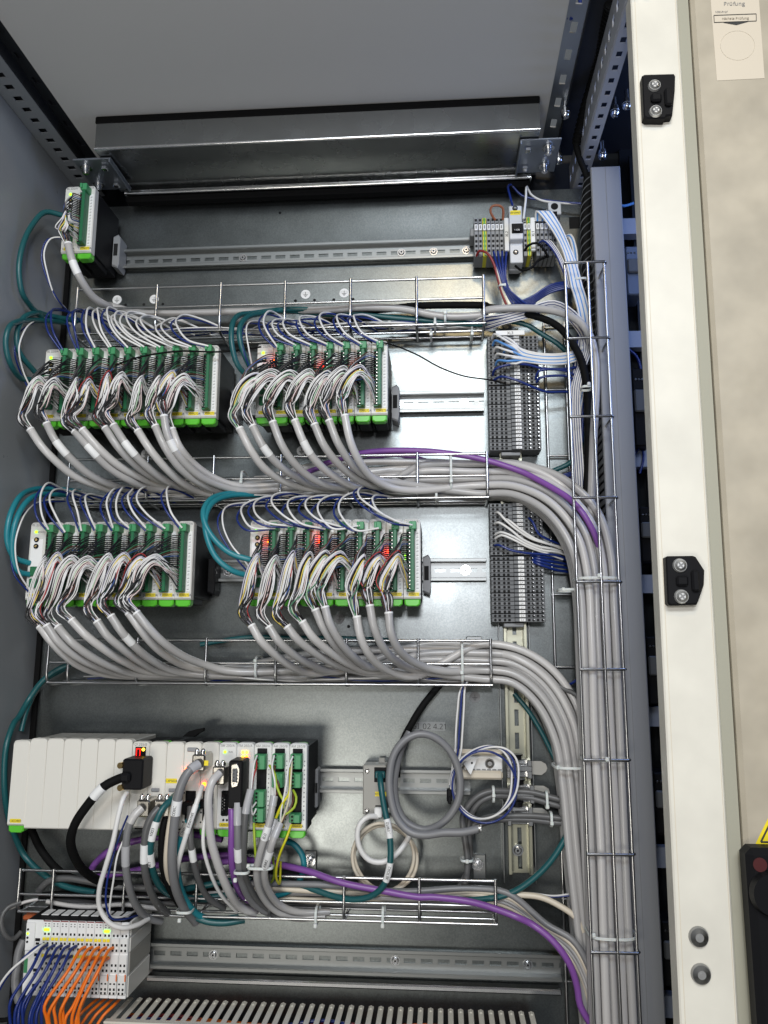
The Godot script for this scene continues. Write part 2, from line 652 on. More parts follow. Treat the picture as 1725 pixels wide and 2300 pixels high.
	part(mb, "flange", mats.frame_zinc, t)
	mb = Mb.new()
	mb.span(v(200, 1992, -40), v(202, 2024, 430))
	part(mb, "web", mats.dark_frame, t)
	t = thing("perforated_rail", "pale perforated angle rail running forward above the wire duct", "frame profile", v(240, 1945, 300))
	mb = Mb.new()
	mb.slotted(v(233, 1945, -40), Vector3(0, 0, 1), Vector3(0, 1, 0), Vector3(1, 0, 0), 0.47, 0.056, 0.002, 0.025, 0.011, 0.012)
	part(mb, "upright_flange", mats.perforated, t)
	mb = Mb.new()
	mb.slotted(v(234, 1944, -40), Vector3(0, 0, 1), Vector3(1, 0, 0), Vector3(0, 1, 0), 0.47, 0.019, 0.002, 0.025, 0.011, 0.008)
	part(mb, "lower_flange", mats.perforated, t)
	mb = Mb.new()
	mb.span(v(203, 2024, -40), v(700, 2030, 370))
	single(mb, "frame_ceiling", mats.night, "dark frame top between the two cabinet bays", "ceiling", "", "structure")
	var spots := [v(211.1, 2038.8, 200), v(198.9, 1979.8, 130), v(197.8, 1949.6, 60), v(275, 1979.2, 130), v(269, 1953.1, 60), v(288.9, 1976.3, 150)]
	var where := ["highest, behind the top of the slotted flange", "halfway along the gap beside the slotted flange", "lowest, beside the right beam bracket", "beyond the perforated rail at mid height", "just above the wire duct's top end", "nearest the cream door strip"]
	for i in spots.size():
		var p: Vector3 = spots[i]
		var b := thing("eye_bolt", "chromed threaded bolt with rounded nut, %s" % where[i], "bolt", p, "bolts under the frame top")
		mb = Mb.new()
		mb.cyl(p + v(0, 26, 0), p + v(0, 8, 0), 0.0035, 10)
		part(mb, "thread", mats.bright, b)
		mb = Mb.new()
		mb.cyl(p + v(0, 10, 0), p + v(0, 2, 0), 0.006, 12, 0.008)
		mb.ball(p, 0.0075, 14)
		part(mb, "nut", mats.bright, b)


func build_neighbour() -> void:
	var mb := Mb.new()
	mb.span(v(318, 470, -40), v(900, 2030, -30))
	single(mb, "neighbour_plate", mats.dark_frame, "dark mounting plate of the neighbouring bay", "mounting plate", "", "structure")
	mb = Mb.new()
	mb.span(v(890, 470, -60), v(900, 2030, 370))
	single(mb, "neighbour_wall", mats.dark_frame, "dark far wall of the neighbouring bay", "wall", "", "structure")
	var t := thing("rung_frame", "grey ladder frame of evenly spaced cross pieces right of the wire duct", "frame", v(300, 560, 0))
	for i in 8:
		var y := 1856 - 199 * i
		mb = Mb.new()
		mb.slotted(v(285, y - 14, 0), Vector3(1, 0, 0), Vector3(0, 1, 0), Vector3(0, 0, 1), 0.24, 0.028, 0.02, 0.3, 0.0, 0.0)
		part(mb, "rung", mats.far_rung, t)
	mb = Mb.new()
	mb.span(v(330, 480, -20), v(352, 2000, -12))
	part(mb, "upright", mats.dark_frame, t)
	# dim devices seen in the gap
	var rows := [[1780, 60, "far_metal", "pale blue relay glimpsed highest in the dark gap"], [1560, 90, "housing", "black relay with notched top in the dark gap, above the grey rung"], [1350, 60, "housing", "black device in the gap level with the upper left module bank's foot"], [1150, 70, "housing", "black device in the gap beside the lower door block"], [960, 60, "housing", "black device in the gap beside the controller row"], [760, 60, "housing", "lowest black device in the dark gap"]]
	for q in rows:
		var b := thing("relay_device", q[3], "relay", v(330, q[0] - q[1], 30))
		mb = Mb.new()
		mb.span(v(302, q[0] - q[1], -8), v(326, q[0] + q[1] * 0.4, 40), 0.002)
		part(mb, "housing", mats[q[2]], b)
		mb = Mb.new()
		mb.span(v(303, q[0] - q[1] * 0.4, 40), v(325, q[0], 46), 0.002)
		part(mb, "front", mats.terminal_dark, b)
		mb = Mb.new()
		for k in 4:
			screw_head(mb, v(307 + 5 * k, q[0] + q[1] * 0.2, 40), 0.0018)
		part(mb, "terminal_screws", mats.wire, b)
	cable("far_cable", "yellow wire arching in the dark gap below the wire duct's top", "wire", [v(296.1, 1750.5, 20), v(304.9, 1740, 20), v(315.6, 1734.9, 20), v(329.6, 1735.2, 20)], 0.0012, mats.earth_wire)
	cable("far_cable", "pale blue wire crossing the gap beside the top of the wire duct", "wire", [v(296.5, 1888.3, 30), v(302.3, 1881.3, 30), v(311.4, 1881.9, 30), v(322.2, 1885.5, 30)], 0.0022, mats.pale_blue)
	var fb := [[v(305.4, 1640.3, 10), v(318.6, 1626.7, 10), v(323.8, 1606.7, 10), v(324, 1580.5, 10)], [v(304.9, 1462.4, 20), v(316.3, 1481.1, 20), v(320, 1493.7, 20), v(321.6, 1512.8, 20)], [v(312.9, 1483.8, 10), v(319, 1474.2, 10), v(319.8, 1455.2, 10), v(313.3, 1433.2, 10)]]
	var fl := ["dark blue wire hanging in the gap above the notched relay", "blue wire with red sleeve in the gap at mid height", "dark blue wire curling in the gap below the second rung"]
	for i in 3:
		cable("far_cable", fl[i], "wire", fb[i], 0.0022, mats.blue_wire)


func build_door() -> void:
	# a cream frame strip standing near the viewer, with the beige panel beside it
	var mb := Mb.new()
	var sl := 0.0083
	var t := thing("cabinet_door", "cream cabinet door edge and beige panel standing close on the right", "door", v(260, 600, 400))
	var bs := Basis(Vector3.BACK, -sl)
	var o := v(225, 804, 0)
	var loc := func(x: float, y: float, z: float) -> Vector3: return o + bs * v(x, y, z)
	mb.box(loc.call(27.5, 500, 387), v(55, 1900, 26), 0.0016, bs)
	part(mb, "edge_strip", mats.door_cream, t)
	mb = Mb.new()
	mb.box(loc.call(4.8, 500, 400.1), v(0.7, 1900, 0.4), 0.0, bs)
	mb.box(loc.call(52.3, 500, 400.1), v(0.8, 1900, 0.4), 0.0, bs)
	part(mb, "crease", mats.smear, t)
	mb = Mb.new()
	mb.box(loc.call(62, 500, 383), v(14, 1900, 24), 0.0, bs)
	part(mb, "seal", mats.gasket, t)
	mb = Mb.new()
	mb.box(loc.call(270, 500, 388), v(400, 1900, 30), 0.004, bs)
	part(mb, "panel", mats.door_beige, t)
	# two black lock blocks
	var corner := [[v(239.2, 1820, 412), v(242.5, 1821.7, 412), v(275.6, 1820.9, 412), v(277.1, 1817.8, 412), v(275.4, 1798.4, 412), v(270.7, 1766.7, 412), v(263.5, 1766.1, 412), v(262.1, 1763.2, 412), v(241.6, 1764.3, 412), v(238.5, 1766.9, 412)], [v(233.9, 1254.7, 412), v(236, 1255.9, 412), v(261.8, 1256.1, 412), v(264.7, 1254.9, 412), v(272.6, 1240.8, 412), v(271.1, 1225.7, 412), v(264.3, 1208.7, 412), v(262.5, 1205.3, 412), v(235, 1204.7, 412), v(233.2, 1206.7, 412)]]
	var screws := [[v(252.1, 1804.8, 420), v(251.6, 1771.8, 420)], [v(247.5, 1245.8, 420), v(247.2, 1213.6, 420)]]
	for i in 2:
		var b := thing("lock_block", ["black lock block near the top of the cream strip, two cross-head screws", "black lock block with pointed side halfway down the cream strip, two bright screws"][i], "lock block", corner[i][0], "black blocks screwed to the cream strip")
		var f := PackedVector2Array()
		for q in corner[i]:
			f.append(Vector2(q.x, q.y))
		mb = Mb.new()
		mb.prism(f, 0.4004, 0.412, 0.0015)
		part(mb, "body", mats.black, b)
		mb = Mb.new()
		var s0: Vector3 = screws[i][0]
		var s1: Vector3 = screws[i][1]
		var c := (s0 + s1) * 0.5
		mb.box(Vector3(c.x + 0.001, c.y, 0.414), v(12, 10.5, 6), 0.002)
		mb.box(Vector3(c.x + 0.0145, c.y, 0.414), v(8, 22, 6), 0.002)
		part(mb, "bridge", mats.black, b)
		for s in screws[i]:
			var w := Mb.new()
			screw_head(w, Vector3(s.x, s.y, 0.4125), 0.0076)
			var sc := part(w, "screw", mats.screw_zinc, b)
			w = Mb.new()
			w.box(Vector3(s.x, s.y, 0.4164), v(7, 1.6, 0.5), 0.0, Basis(Vector3.BACK, 0.6))
			w.box(Vector3(s.x, s.y, 0.4164), v(1.6, 7, 0.52), 0.0, Basis(Vector3.BACK, 0.6))
			part(w, "cross_slot", mats.grey_ink, sc)
	var rv := [v(247, 883, 400.5), v(247, 849.5, 400.5)]
	for i in 2:
		mb = Mb.new()
		var p: Vector3 = rv[i]
		mb.cyl(p, p + v(0, 0, 3), 0.0097, 24, 0.0088)
		mb.cyl(p + v(0, 0, 3), p + v(0, 0, 4), 0.0086, 24, 0.004)
		mb.cyl(p + v(0, 0, 4), p + v(0, 0, 4.6), 0.0022, 12)
		single(mb, "rivet", mats.rivet_steel, ["upper round steel rivet low on the cream strip", "lower round steel rivet near the foot of the cream strip"][i], "rivet", "rivets on the cream strip")
	# inspection sticker
	t = thing("inspection_sticker", "pale inspection sticker at the top of the beige panel", "sticker", v(352.3, 1813.9, 404))
	mb = Mb.new()
	var a := v(329, 1937.2, 404)
	var d := v(380.2, 1813.6, 404)
	mb.quad(v(326.6, 1937.9, 403.4), v(382.5, 1934.2, 403.4), v(380.6, 1815.2, 403.4), v(326.6, 1815.1, 403.4), Vector3(0, 0, 1))
	part(mb, "paper", mat("sticker_paper", lin(0.62, 0.55, 0.44), 0.5), t)
	words("Prüfung", 0.0068, v(353.2, 1915.8, 403.8), mats.grey_ink, t, -0.06)
	words("VDE-Prüf", 0.0035, v(337.8, 1905.6, 403.8), mats.grey_ink, t, -0.06)
	mb = Mb.new()
	for q in [[v(328.8, 1901.6, 403.8), v(377.4, 1900.6, 403.8), 0.0007], [v(328.6, 1892, 403.8), v(376.9, 1891, 403.8), 0.0007], [v(328.8, 1901.6, 403.8), v(328.6, 1892, 403.8), 0.0006], [v(377.4, 1900.6, 403.8), v(376.9, 1891, 403.8), 0.0006]]:
		mb.tube([q[0], q[1]], q[2] * 0.6, 5)
	mb.tri(v(338.5, 1891.1, 403.8), v(368.7, 1890.8, 403.8), v(353.8, 1886.9, 403.8), Vector3(0, 0, 1))
	part(mb, "printed_box", mats.ink, t)
	words("nächste Prüfung", 0.0042, v(353.1, 1896, 403.8), mats.smudge, t, -0.04)
	mb = Mb.new()
	var ring := []
	for k in 41:
		ring.append(v(353.1, 1859.9, 403.7) + Vector3(cos(TAU * k / 40), sin(TAU * k / 40), 0) * 0.0195)
	mb.tube(ring, 0.00013, 4, false)
	part(mb, "printed_ring", mats.smear, t)
	# warning triangle, partly outside the frame
	t = thing("warning_sticker", "yellow warning triangle with black border at the right edge", "sticker", v(318.2, 969.5, 404))
	var pa := v(305.8, 969.4, 403.4)
	var w2 := 0.058
	mb = Mb.new()
	mb.tri(pa, pa + Vector3(w2, 0, 0), pa + Vector3(w2 * 0.5, w2 * 0.866, 0), Vector3(0, 0, 1))
	part(mb, "paper", mats.yellow, t)
	mb = Mb.new()
	var i0 := pa + Vector3(0.006, 0.0033, 0.0002)
	var s2 := w2 - 0.012
	var tri := [i0, i0 + Vector3(s2, 0, 0), i0 + Vector3(s2 * 0.5, s2 * 0.866, 0)]
	for k in 3:
		mb.tube([tri[k], tri[(k + 1) % 3]], 0.0009, 6)
	part(mb, "border", mats.ink, t)
	mb = Mb.new()
	var z0 := pa + Vector3(w2 * 0.5, w2 * 0.3, 0.0003)
	mb.tri(z0 + v(-3, 18, 0), z0 + v(3, 18, 0), z0 + v(-4, 4, 0), Vector3(0, 0, 1))
	mb.tri(z0 + v(-4, 6, 0), z0 + v(4, 7, 0), z0 + v(-1, -9, 0), Vector3(0, 0, 1))
	part(mb, "bolt_symbol", mats.ink, t)
	# swivel handle
	t = thing("door_handle", "black swivel door handle at the lower right edge", "door handle", v(294.7, 801.8, 404))
	mb = Mb.new()
	var top := v(288.5, 971.9, 430)
	mb.span(Vector3(top.x, top.y - 0.36, 0.403), Vector3(top.x + 0.075, top.y, 0.430), 0.006)
	part(mb, "body", mats.black, t)
	mb = Mb.new()
	var kc := v(308.5, 932.5, 430)
	mb.cyl(Vector3(kc.x, kc.y, 0.430), Vector3(kc.x, kc.y, 0.437), 0.021, 28, 0.019)
	part(mb, "lock_cylinder", mats.black, t)
	mb = Mb.new()
	var rc := v(299.6, 957.9, 430)
	mb.cyl(Vector3(rc.x, rc.y, 0.430), Vector3(rc.x, rc.y, 0.4308), 0.0065, 20)
	part(mb, "red_mark", mat("dull_red", lin(0.06, 0.008, 0.008), 0.5), t)
	mb = Mb.new()
	var yc := v(296, 942.2, 430)
	mb.box(Vector3(yc.x, yc.y, 0.4302), v(3.2, 1.2, 0.6), 0.0, Basis(Vector3.BACK, -0.5))
	part(mb, "yellow_mark", mats.yellow, t)


# a top-hat rail of 35 mm along dir from a, seen face = n = +z
func hat_rail(called: String, label: String, a: Vector3, length: float, upright: bool, m: Material, pitch := 0.025, sl := 0.017) -> Node3D:
	var d := Vector3.UP if upright else Vector3.RIGHT
	var c := Vector3.LEFT if upright else Vector3.UP
	var t := thing(called, label, "rail", a, "slotted rails on the mounting plate")
	var bs := Basis(d, c, Vector3.BACK)
	var mb := Mb.new()
	mb.slotted(a - c * 0.0125 + Vector3(0, 0, 0.0012), d, c, Vector3.BACK, length, 0.025, 0.0014, pitch, sl, 0.0062)
	part(mb, "slotted_base", m, t)
	for s in [-1.0, 1.0]:
		mb = Mb.new()
		mb.box(a + d * length * 0.5 + c * s * 0.0128 + Vector3(0, 0, 0.007), Vector3(length, 0.0013, 0.013), 0.0003, bs)
		mb.box(a + d * length * 0.5 + c * s * 0.0153 + Vector3(0, 0, 0.0138), Vector3(length, 0.0048, 0.0013), 0.0005, bs)
		part(mb, "flange", m, t)
	return t


func rail_screw(t: Node3D, at: Vector3, r := 0.0052) -> void:
	var mb := Mb.new()
	mb.cyl(at, at + v(0, 0, 1.2), r * 1.35, 18)
	mb.cyl(at + v(0, 0, 1.2), at + v(0, 0, 3.4), r, 18, r * 0.7)
	var s := part(mb, "screw", mats.bright, t)
	mb = Mb.new()
	mb.cyl(at + v(0, 0, 3.3), at + v(0, 0, 3.7), r * 0.3, 8)
	part(mb, "socket", mats.hole, s)


func build_rails() -> void:
	var t := hat_rail("top_hat_rail", "slotted steel rail highest on the plate, ending at the breaker", v(-560, 1826, 0), 0.70, false, mats.rail)
	for p in [v(-338.2, 1823, 2), v(-63.2, 1823.6, 2), v(-8.5, 1824, 2), v(46.9, 1825.4, 2)]:
		rail_screw(t, Vector3(p.x, 1.826, 0.002))
	t = hat_rail("top_hat_rail", "slotted steel rail behind the upper module banks", v(-640, 1557, 0), 0.712, false, mats.rail)
	rail_screw(t, Vector3((v(39.2, 1545.6, 2)).x, 1.557, 0.002))
	rail_screw(t, Vector3((v(-66.4, 1543.6, 2)).x, 1.557, 0.002))
	t = hat_rail("top_hat_rail", "slotted steel rail behind the middle module banks", v(-640, 1282, 0), 0.710, false, mats.rail)
	rail_screw(t, Vector3((v(-343.9, 1271.6, 2)).x, 1.282, 0.002), 0.006)
	rail_screw(t, Vector3((v(37.6, 1272.8, 2)).x, 1.282, 0.002), 0.006)
	t = hat_rail("top_hat_rail", "slotted steel rail right of the white controller row", v(-640, 962, 0), 0.68, false, mats.rail)
	t = hat_rail("top_hat_rail", "long slotted steel rail lowest on the plate, above the wiring duct", v(-640, 709, 0), 0.806, false, mats.rail)
	for p in [v(-345.3, 709.6, 2), v(-73.6, 711.5, 2), v(118.8, 711.1, 2)]:
		rail_screw(t, Vector3(p.x, 0.709, 0.002))
	var mb := Mb.new()
	mb.span(v(-440, 676, 4), v(164, 684, 22), 0.002)
	single(mb, "support_bar", mats.bright, "bright narrow bar under the lowest rail", "bar")
	t = hat_rail("upright_rail", "yellowish upright slotted rail below the dark terminal banks", v(111, 836, 8), 0.84, true, mats.yellow_zinc, 0.034, 0.024)
	rail_screw(t, v(107.6, 867.6, 12), 0.006)
	mb = Mb.new()
	for s in [-24.0, 22.0]:
		mb.span(v(110 + s, 822, 1), v(112 + s, 1250, 14), 0.0004)
	part(mb, "side_rib", mats.rail, t)
	# steel tabs on the plate
	t = thing("fixing_tab", "steel tab with slotted bolt at the right end of the lowest tray", "bracket", v(49.3, 840.6, 4))
	mb = Mb.new()
	mb.span(v(41.8, 858.5, 4), v(61.1, 824.1, 0), 0.001)
	part(mb, "plate", mats.rail, t)
	mb = Mb.new()
	bolt(mb, v(48.9, 844.2, 5), Vector3.BACK, 0.0055, 0.004)
	part(mb, "bolt", mats.bright, t)
	t = thing("fixing_tab", "steel tab with hex bolt under the controller row's right end", "bracket", v(-203.9, 845.1, 4))
	mb = Mb.new()
	mb.span(v(-210.3, 858.7, 4), v(-192, 829.5, 0), 0.001)
	part(mb, "plate", mats.rail, t)
	mb = Mb.new()
	bolt(mb, v(-203.2, 844.9, 5), Vector3.BACK, 0.006, 0.005)
	part(mb, "bolt", mats.bright, t)
	t = thing("fixing_tab", "steel tab with round hole above the right end of the middle tray", "bracket", v(49.5, 1168.3, 4))
	mb = Mb.new()
	mb.span(v(37, 1178.7, 5), v(61.5, 1156.4, 0), 0.001)
	part(mb, "plate", mats.rail, t)
	mb = Mb.new()
	mb.cyl(v(50, 1166.8, 5.4), v(50, 1166.8, 5.8), 0.0062, 20)
	part(mb, "opening", mats.bright, t)


# outline of a module's face: rounded upper corners
func face_outline(w: float, y0: float, y1: float) -> PackedVector2Array:
	return PackedVector2Array([Vector2(0.0002, y0), Vector2(w - 0.0002, y0), Vector2(w - 0.0002, y1 - 0.004), Vector2(w - 0.002, y1 - 0.001), Vector2(w - 0.005, y1), Vector2(0.005, y1), Vector2(0.002, y1 - 0.001), Vector2(0.0002, y1 - 0.004)])


func module_shell(t: Node3D, cover: Material, latch := true, w := 0.0252) -> void:
	var mb := Mb.new()
	mb.span(v(0.3, 14, 12), Vector3(w - 0.0003, 0.124, 0.097), 0.001)
	mb.span(v(3, 5, 40), Vector3(w - 0.003, 0.016, 0.094), 0.001)
	for k in 6:
		mb.span(v(4, 6 - 0.4 * k, 44 + 8 * k), Vector3(w - 0.004, 0.011, 0.047 + 0.008 * k), 0.0005)
	part(mb, "housing", mats.housing, t)
	mb = Mb.new()
	mb.prism(face_outline(w, 0.0105, 0.128), 0.096, 0.110, 0.0018)
	part(mb, "face_plate", cover, t)
	if latch:
		mb = Mb.new()
		mb.prism(PackedVector2Array([Vector2(0.001, 0.010), Vector2(0.0015, 0.003), Vector2(0.005, 0.0005), Vector2(w - 0.005, 0.0005), Vector2(w - 0.0015, 0.003), Vector2(w - 0.001, 0.010)]), 0.094, 0.108, 0.0015)
		part(mb, "latch", mats.green_latch, t)
		mb = Mb.new()
		mb.box(Vector3(w * 0.5, 0.1245, 0.07), v(10, 1.2, 14), 0.0004, Basis(Vector3.UP, 0.5))
		part(mb, "release_tab", mats.green_latch, t)


func yellow_tag(t: Node3D, x: float, text: String) -> void:
	var mb := Mb.new()
	mb.box(v(x, 17.2, 110.2), v(15.5, 5.2, 0.5))
	var o := part(mb, "yellow_label", mats.yellow, t)
	words(text, 0.0042, world_of(o) + v(x, 17.2, 110.6), mats.ink, o)


func make_io(heading: String, at: Vector3) -> Node3D:
	var t := thing("io_module", "", "module", at)
	# built at the origin, then moved
	t.position = Vector3.ZERO
	module_shell(t, mats.face)
	var mb := Mb.new()
	mb.span(v(4.6, 21, 108), v(16.6, 111, 119), 0.0006)
	mb.span(v(11.2, 21.4, 118), v(16.4, 110.6, 126), 0.0008)
	var blk := part(mb, "terminal_block", mats.green_block, t)
	mb = Mb.new()
	for k in 16:
		mb.box(v(7.6, 25.4 + 5.35 * k, 119.1), v(5.0, 4.3, 0.6))
	part(mb, "wire_openings", mats.hole, blk)
	mb = Mb.new()
	for k in 16:
		mb.cyl(v(9.4, 25.4 + 5.35 * k, 119.2), v(9.4, 25.4 + 5.35 * k, 120.4), 0.0010, 6, 0.0008)
	part(mb, "contact_screws", mats.hood, blk)
	mb = Mb.new()
	mb.span(v(9, 110, 108), v(19.4, 121.5, 128), 0.0008)
	mb.span(v(9.4, 112, 127), v(13, 120, 131), 0.0006)
	part(mb, "power_plug", mats.green_plug, t)
	mb = Mb.new()
	mb.span(v(17.6, 22, 109.5), v(23.6, 112, 110.6), 0.0003)
	var ms := part(mb, "marking_strip", mats.label_white, t)
	mb = Mb.new()
	for k in 16:
		mb.box(v(20.4, 25.4 + 5.35 * k, 110.8), v(3.2, 0.8, 0.2))
		mb.box(v(20.9, 27.4 + 5.35 * k, 110.8), v(2.2, 0.4, 0.2))
	part(mb, "printed_numbers", mats.grey_ink, ms)
	mb = Mb.new()
	for k in 16:
		mb.box(v(2.3, 25.4 + 5.35 * k, 110.1), v(1.5, 1.9, 0.4))
	part(mb, "lamp_windows", mats.grey_ink, t)
	yellow_tag(t, 15.0, "1.XDM272A")
	words(heading, 0.0048, world_of(t) + v(12.8, 123.6, 110.3), mats.grey_ink, t)
	t.position = at
	return t


func make_head(at: Vector3) -> Node3D:
	var t := thing("bus_module", "", "module", at)
	t.position = Vector3.ZERO
	module_shell(t, mats.face)
	var mb := Mb.new()
	mb.span(v(3, 60, 110), v(22, 102, 111), 0.0004)
	part(mb, "front_panel", mats.label_white, t)
	for y in [91.0, 101.0]:
		mb = Mb.new()
		mb.cyl(v(12, y, 110), v(12, y, 113), 0.0036, 16)
		var s := part(mb, "round_socket", mats.black, t)
		mb = Mb.new()
		mb.cyl(v(12, y, 113), v(12, y, 113.6), 0.0018, 10)
		part(mb, "socket_pin", mats.gold, s)
	mb = Mb.new()
	mb.cyl(v(10, 113, 110), v(10, 113, 111.2), 0.0022, 12)
	part(mb, "status_lamp", mats.led_green, t)
	words("MODULE", 0.003, world_of(t) + v(18, 113, 110.3), mats.grey_ink, t)
	words("BL 220/A", 0.0046, world_of(t) + v(12, 123.4, 110.3), mats.grey_ink, t)
	mb = Mb.new()
	for y in [28.0, 46.0]:
		mb = Mb.new()
		mb.span(v(6, y, 108), v(19, y + 14, 114), 0.0008)
		part(mb, "network_socket", mats.green_block, t)
	yellow_tag(t, 13.0, "1.XBL220A")
	t.position = at
	return t


var banks := {}

func build_modules() -> void:
	# name of the bank, base x, base y, number of input/output modules
	var plan := [["top", -0.6095, 1.7775, 1], ["upper left", -0.6210, 1.4970, 10], ["upper right", -0.2815, 1.4965, 7], ["middle left", -0.6225, 1.2195, 9], ["middle right", -0.2835, 1.2198, 9]]
	var io: Node3D
	var head: Node3D
	for b in plan:
		var xs := []
		for i in int(b[3]) + 1:
			var at := Vector3(b[1] + PITCH * i, b[2], 0)
			var o: Node3D
			if i == 0:
				var l := "pale bus module with green status lamp, left end of the %s bank" % b[0]
				if head == null:
					head = make_head(at)
					tag(head, l, "module", "bus modules at the head of each bank")
				else:
					copy(head, "bus_module", at, l)
			else:
				var l: String = "green-terminal module in the %s bank, %s from its bus module" % [b[0], ORD[i - 1]]
				if b[0] == "top":
					l = "lone green-terminal module in the dark top left corner"
				if i == int(b[3]) and i > 1:
					l = "green-terminal module at the right end of the %s bank" % b[0]
				if io == null:
					io = make_io("DM 272/A", at)
					tag(io, l, "module", "green-terminal modules")
				elif b[0] == "middle right" and i == 9:
					o = make_io("DI 260/A", at)
					tag(o, l + ", lettered DI 260", "module", "green-terminal modules")
				else:
					copy(io, "io_module", at, l)
				xs.append(at)
		banks[b[0]] = xs
		# dark end clamp and base at the right end
		var e := Vector3(b[1] + PITCH * (int(b[3]) + 1), b[2], 0)
		var t := thing("end_clamp", "grey end clamp on the rail right of the %s module bank" % b[0], "clamp", e + v(6, 30, 8), "end clamps of the module banks")
		var mb := Mb.new()
		mb.prism(PackedVector2Array([Vector2(e.x + 0.001, e.y + 0.026), Vector2(e.x + 0.011, e.y + 0.022), Vector2(e.x + 0.013, e.y + 0.03), Vector2(e.x + 0.013, e.y + 0.078), Vector2(e.x + 0.009, e.y + 0.084), Vector2(e.x + 0.001, e.y + 0.08)]), 0.004, 0.034, 0.002)
		part(mb, "body", mats.terminal_grey if b[0] != "middle left" else mats.housing, t)
		mb = Mb.new()
		mb.span(e + v(3, 44, 34), e + v(10, 66, 35), 0.0004)
		part(mb, "label_slot", mats.hole, t)
	# lamps that are lit on the modules: bank, module, row from the foot, material
	var lit := [["top", 0, 1, "led_green"], ["upper right", 0, 14, "led_orange"], ["upper right", 3, 12, "led_red"], ["upper right", 5, 11, "led_red"], ["upper right", 5, 4, "led_green"], ["upper right", 1, 4, "led_green"],
		["middle right", 0, 13, "led_orange"], ["middle right", 3, 14, "led_red"], ["middle right", 3, 13, "led_red"], ["middle right", 4, 8, "led_red"], ["middle right", 4, 9, "led_orange"], ["middle right", 7, 10, "led_red"], ["middle right", 8, 9, "led_green"], ["middle right", 8, 8, "led_green"], ["middle right", 6, 7, "led_green"]]
	for k in 8:
		lit.append(["upper right", 3, k + 1, "led_green"])
	var where := {}
	for q in lit:
		var at: Vector3 = banks[q[0]][q[1]]
		var key := "%s %d" % [q[0], q[1]]
		for c in get_children():
			if c.has_meta("category") and c.get_meta("category") == "module" and c.position.distance_to(at) < 0.001:
				var mb := Mb.new()
				var p := at + v(2.3, 25.4 + 5.35 * q[2], 111.2)
				mb.box(p, v(2.0, 2.3, 2.2), 0.0006)
				part(mb, "lit_lamp", mats[q[3]], c)
				if q[3] in ["led_red", "led_orange"] and not where.has(key):
					where[key] = true
					var o := OmniLight3D.new()
					o.name = "lamp_glow"
					o.light_color = Color(1.0, 0.15, 0.03)
					o.light_energy = 0.0003
					o.light_size = 0.002
					o.omni_range = 0.3
					o.omni_attenuation = 2.0
					o.shadow_enabled = true
					add_child(o, true)
					o.position = p + v(0, 0, 4)


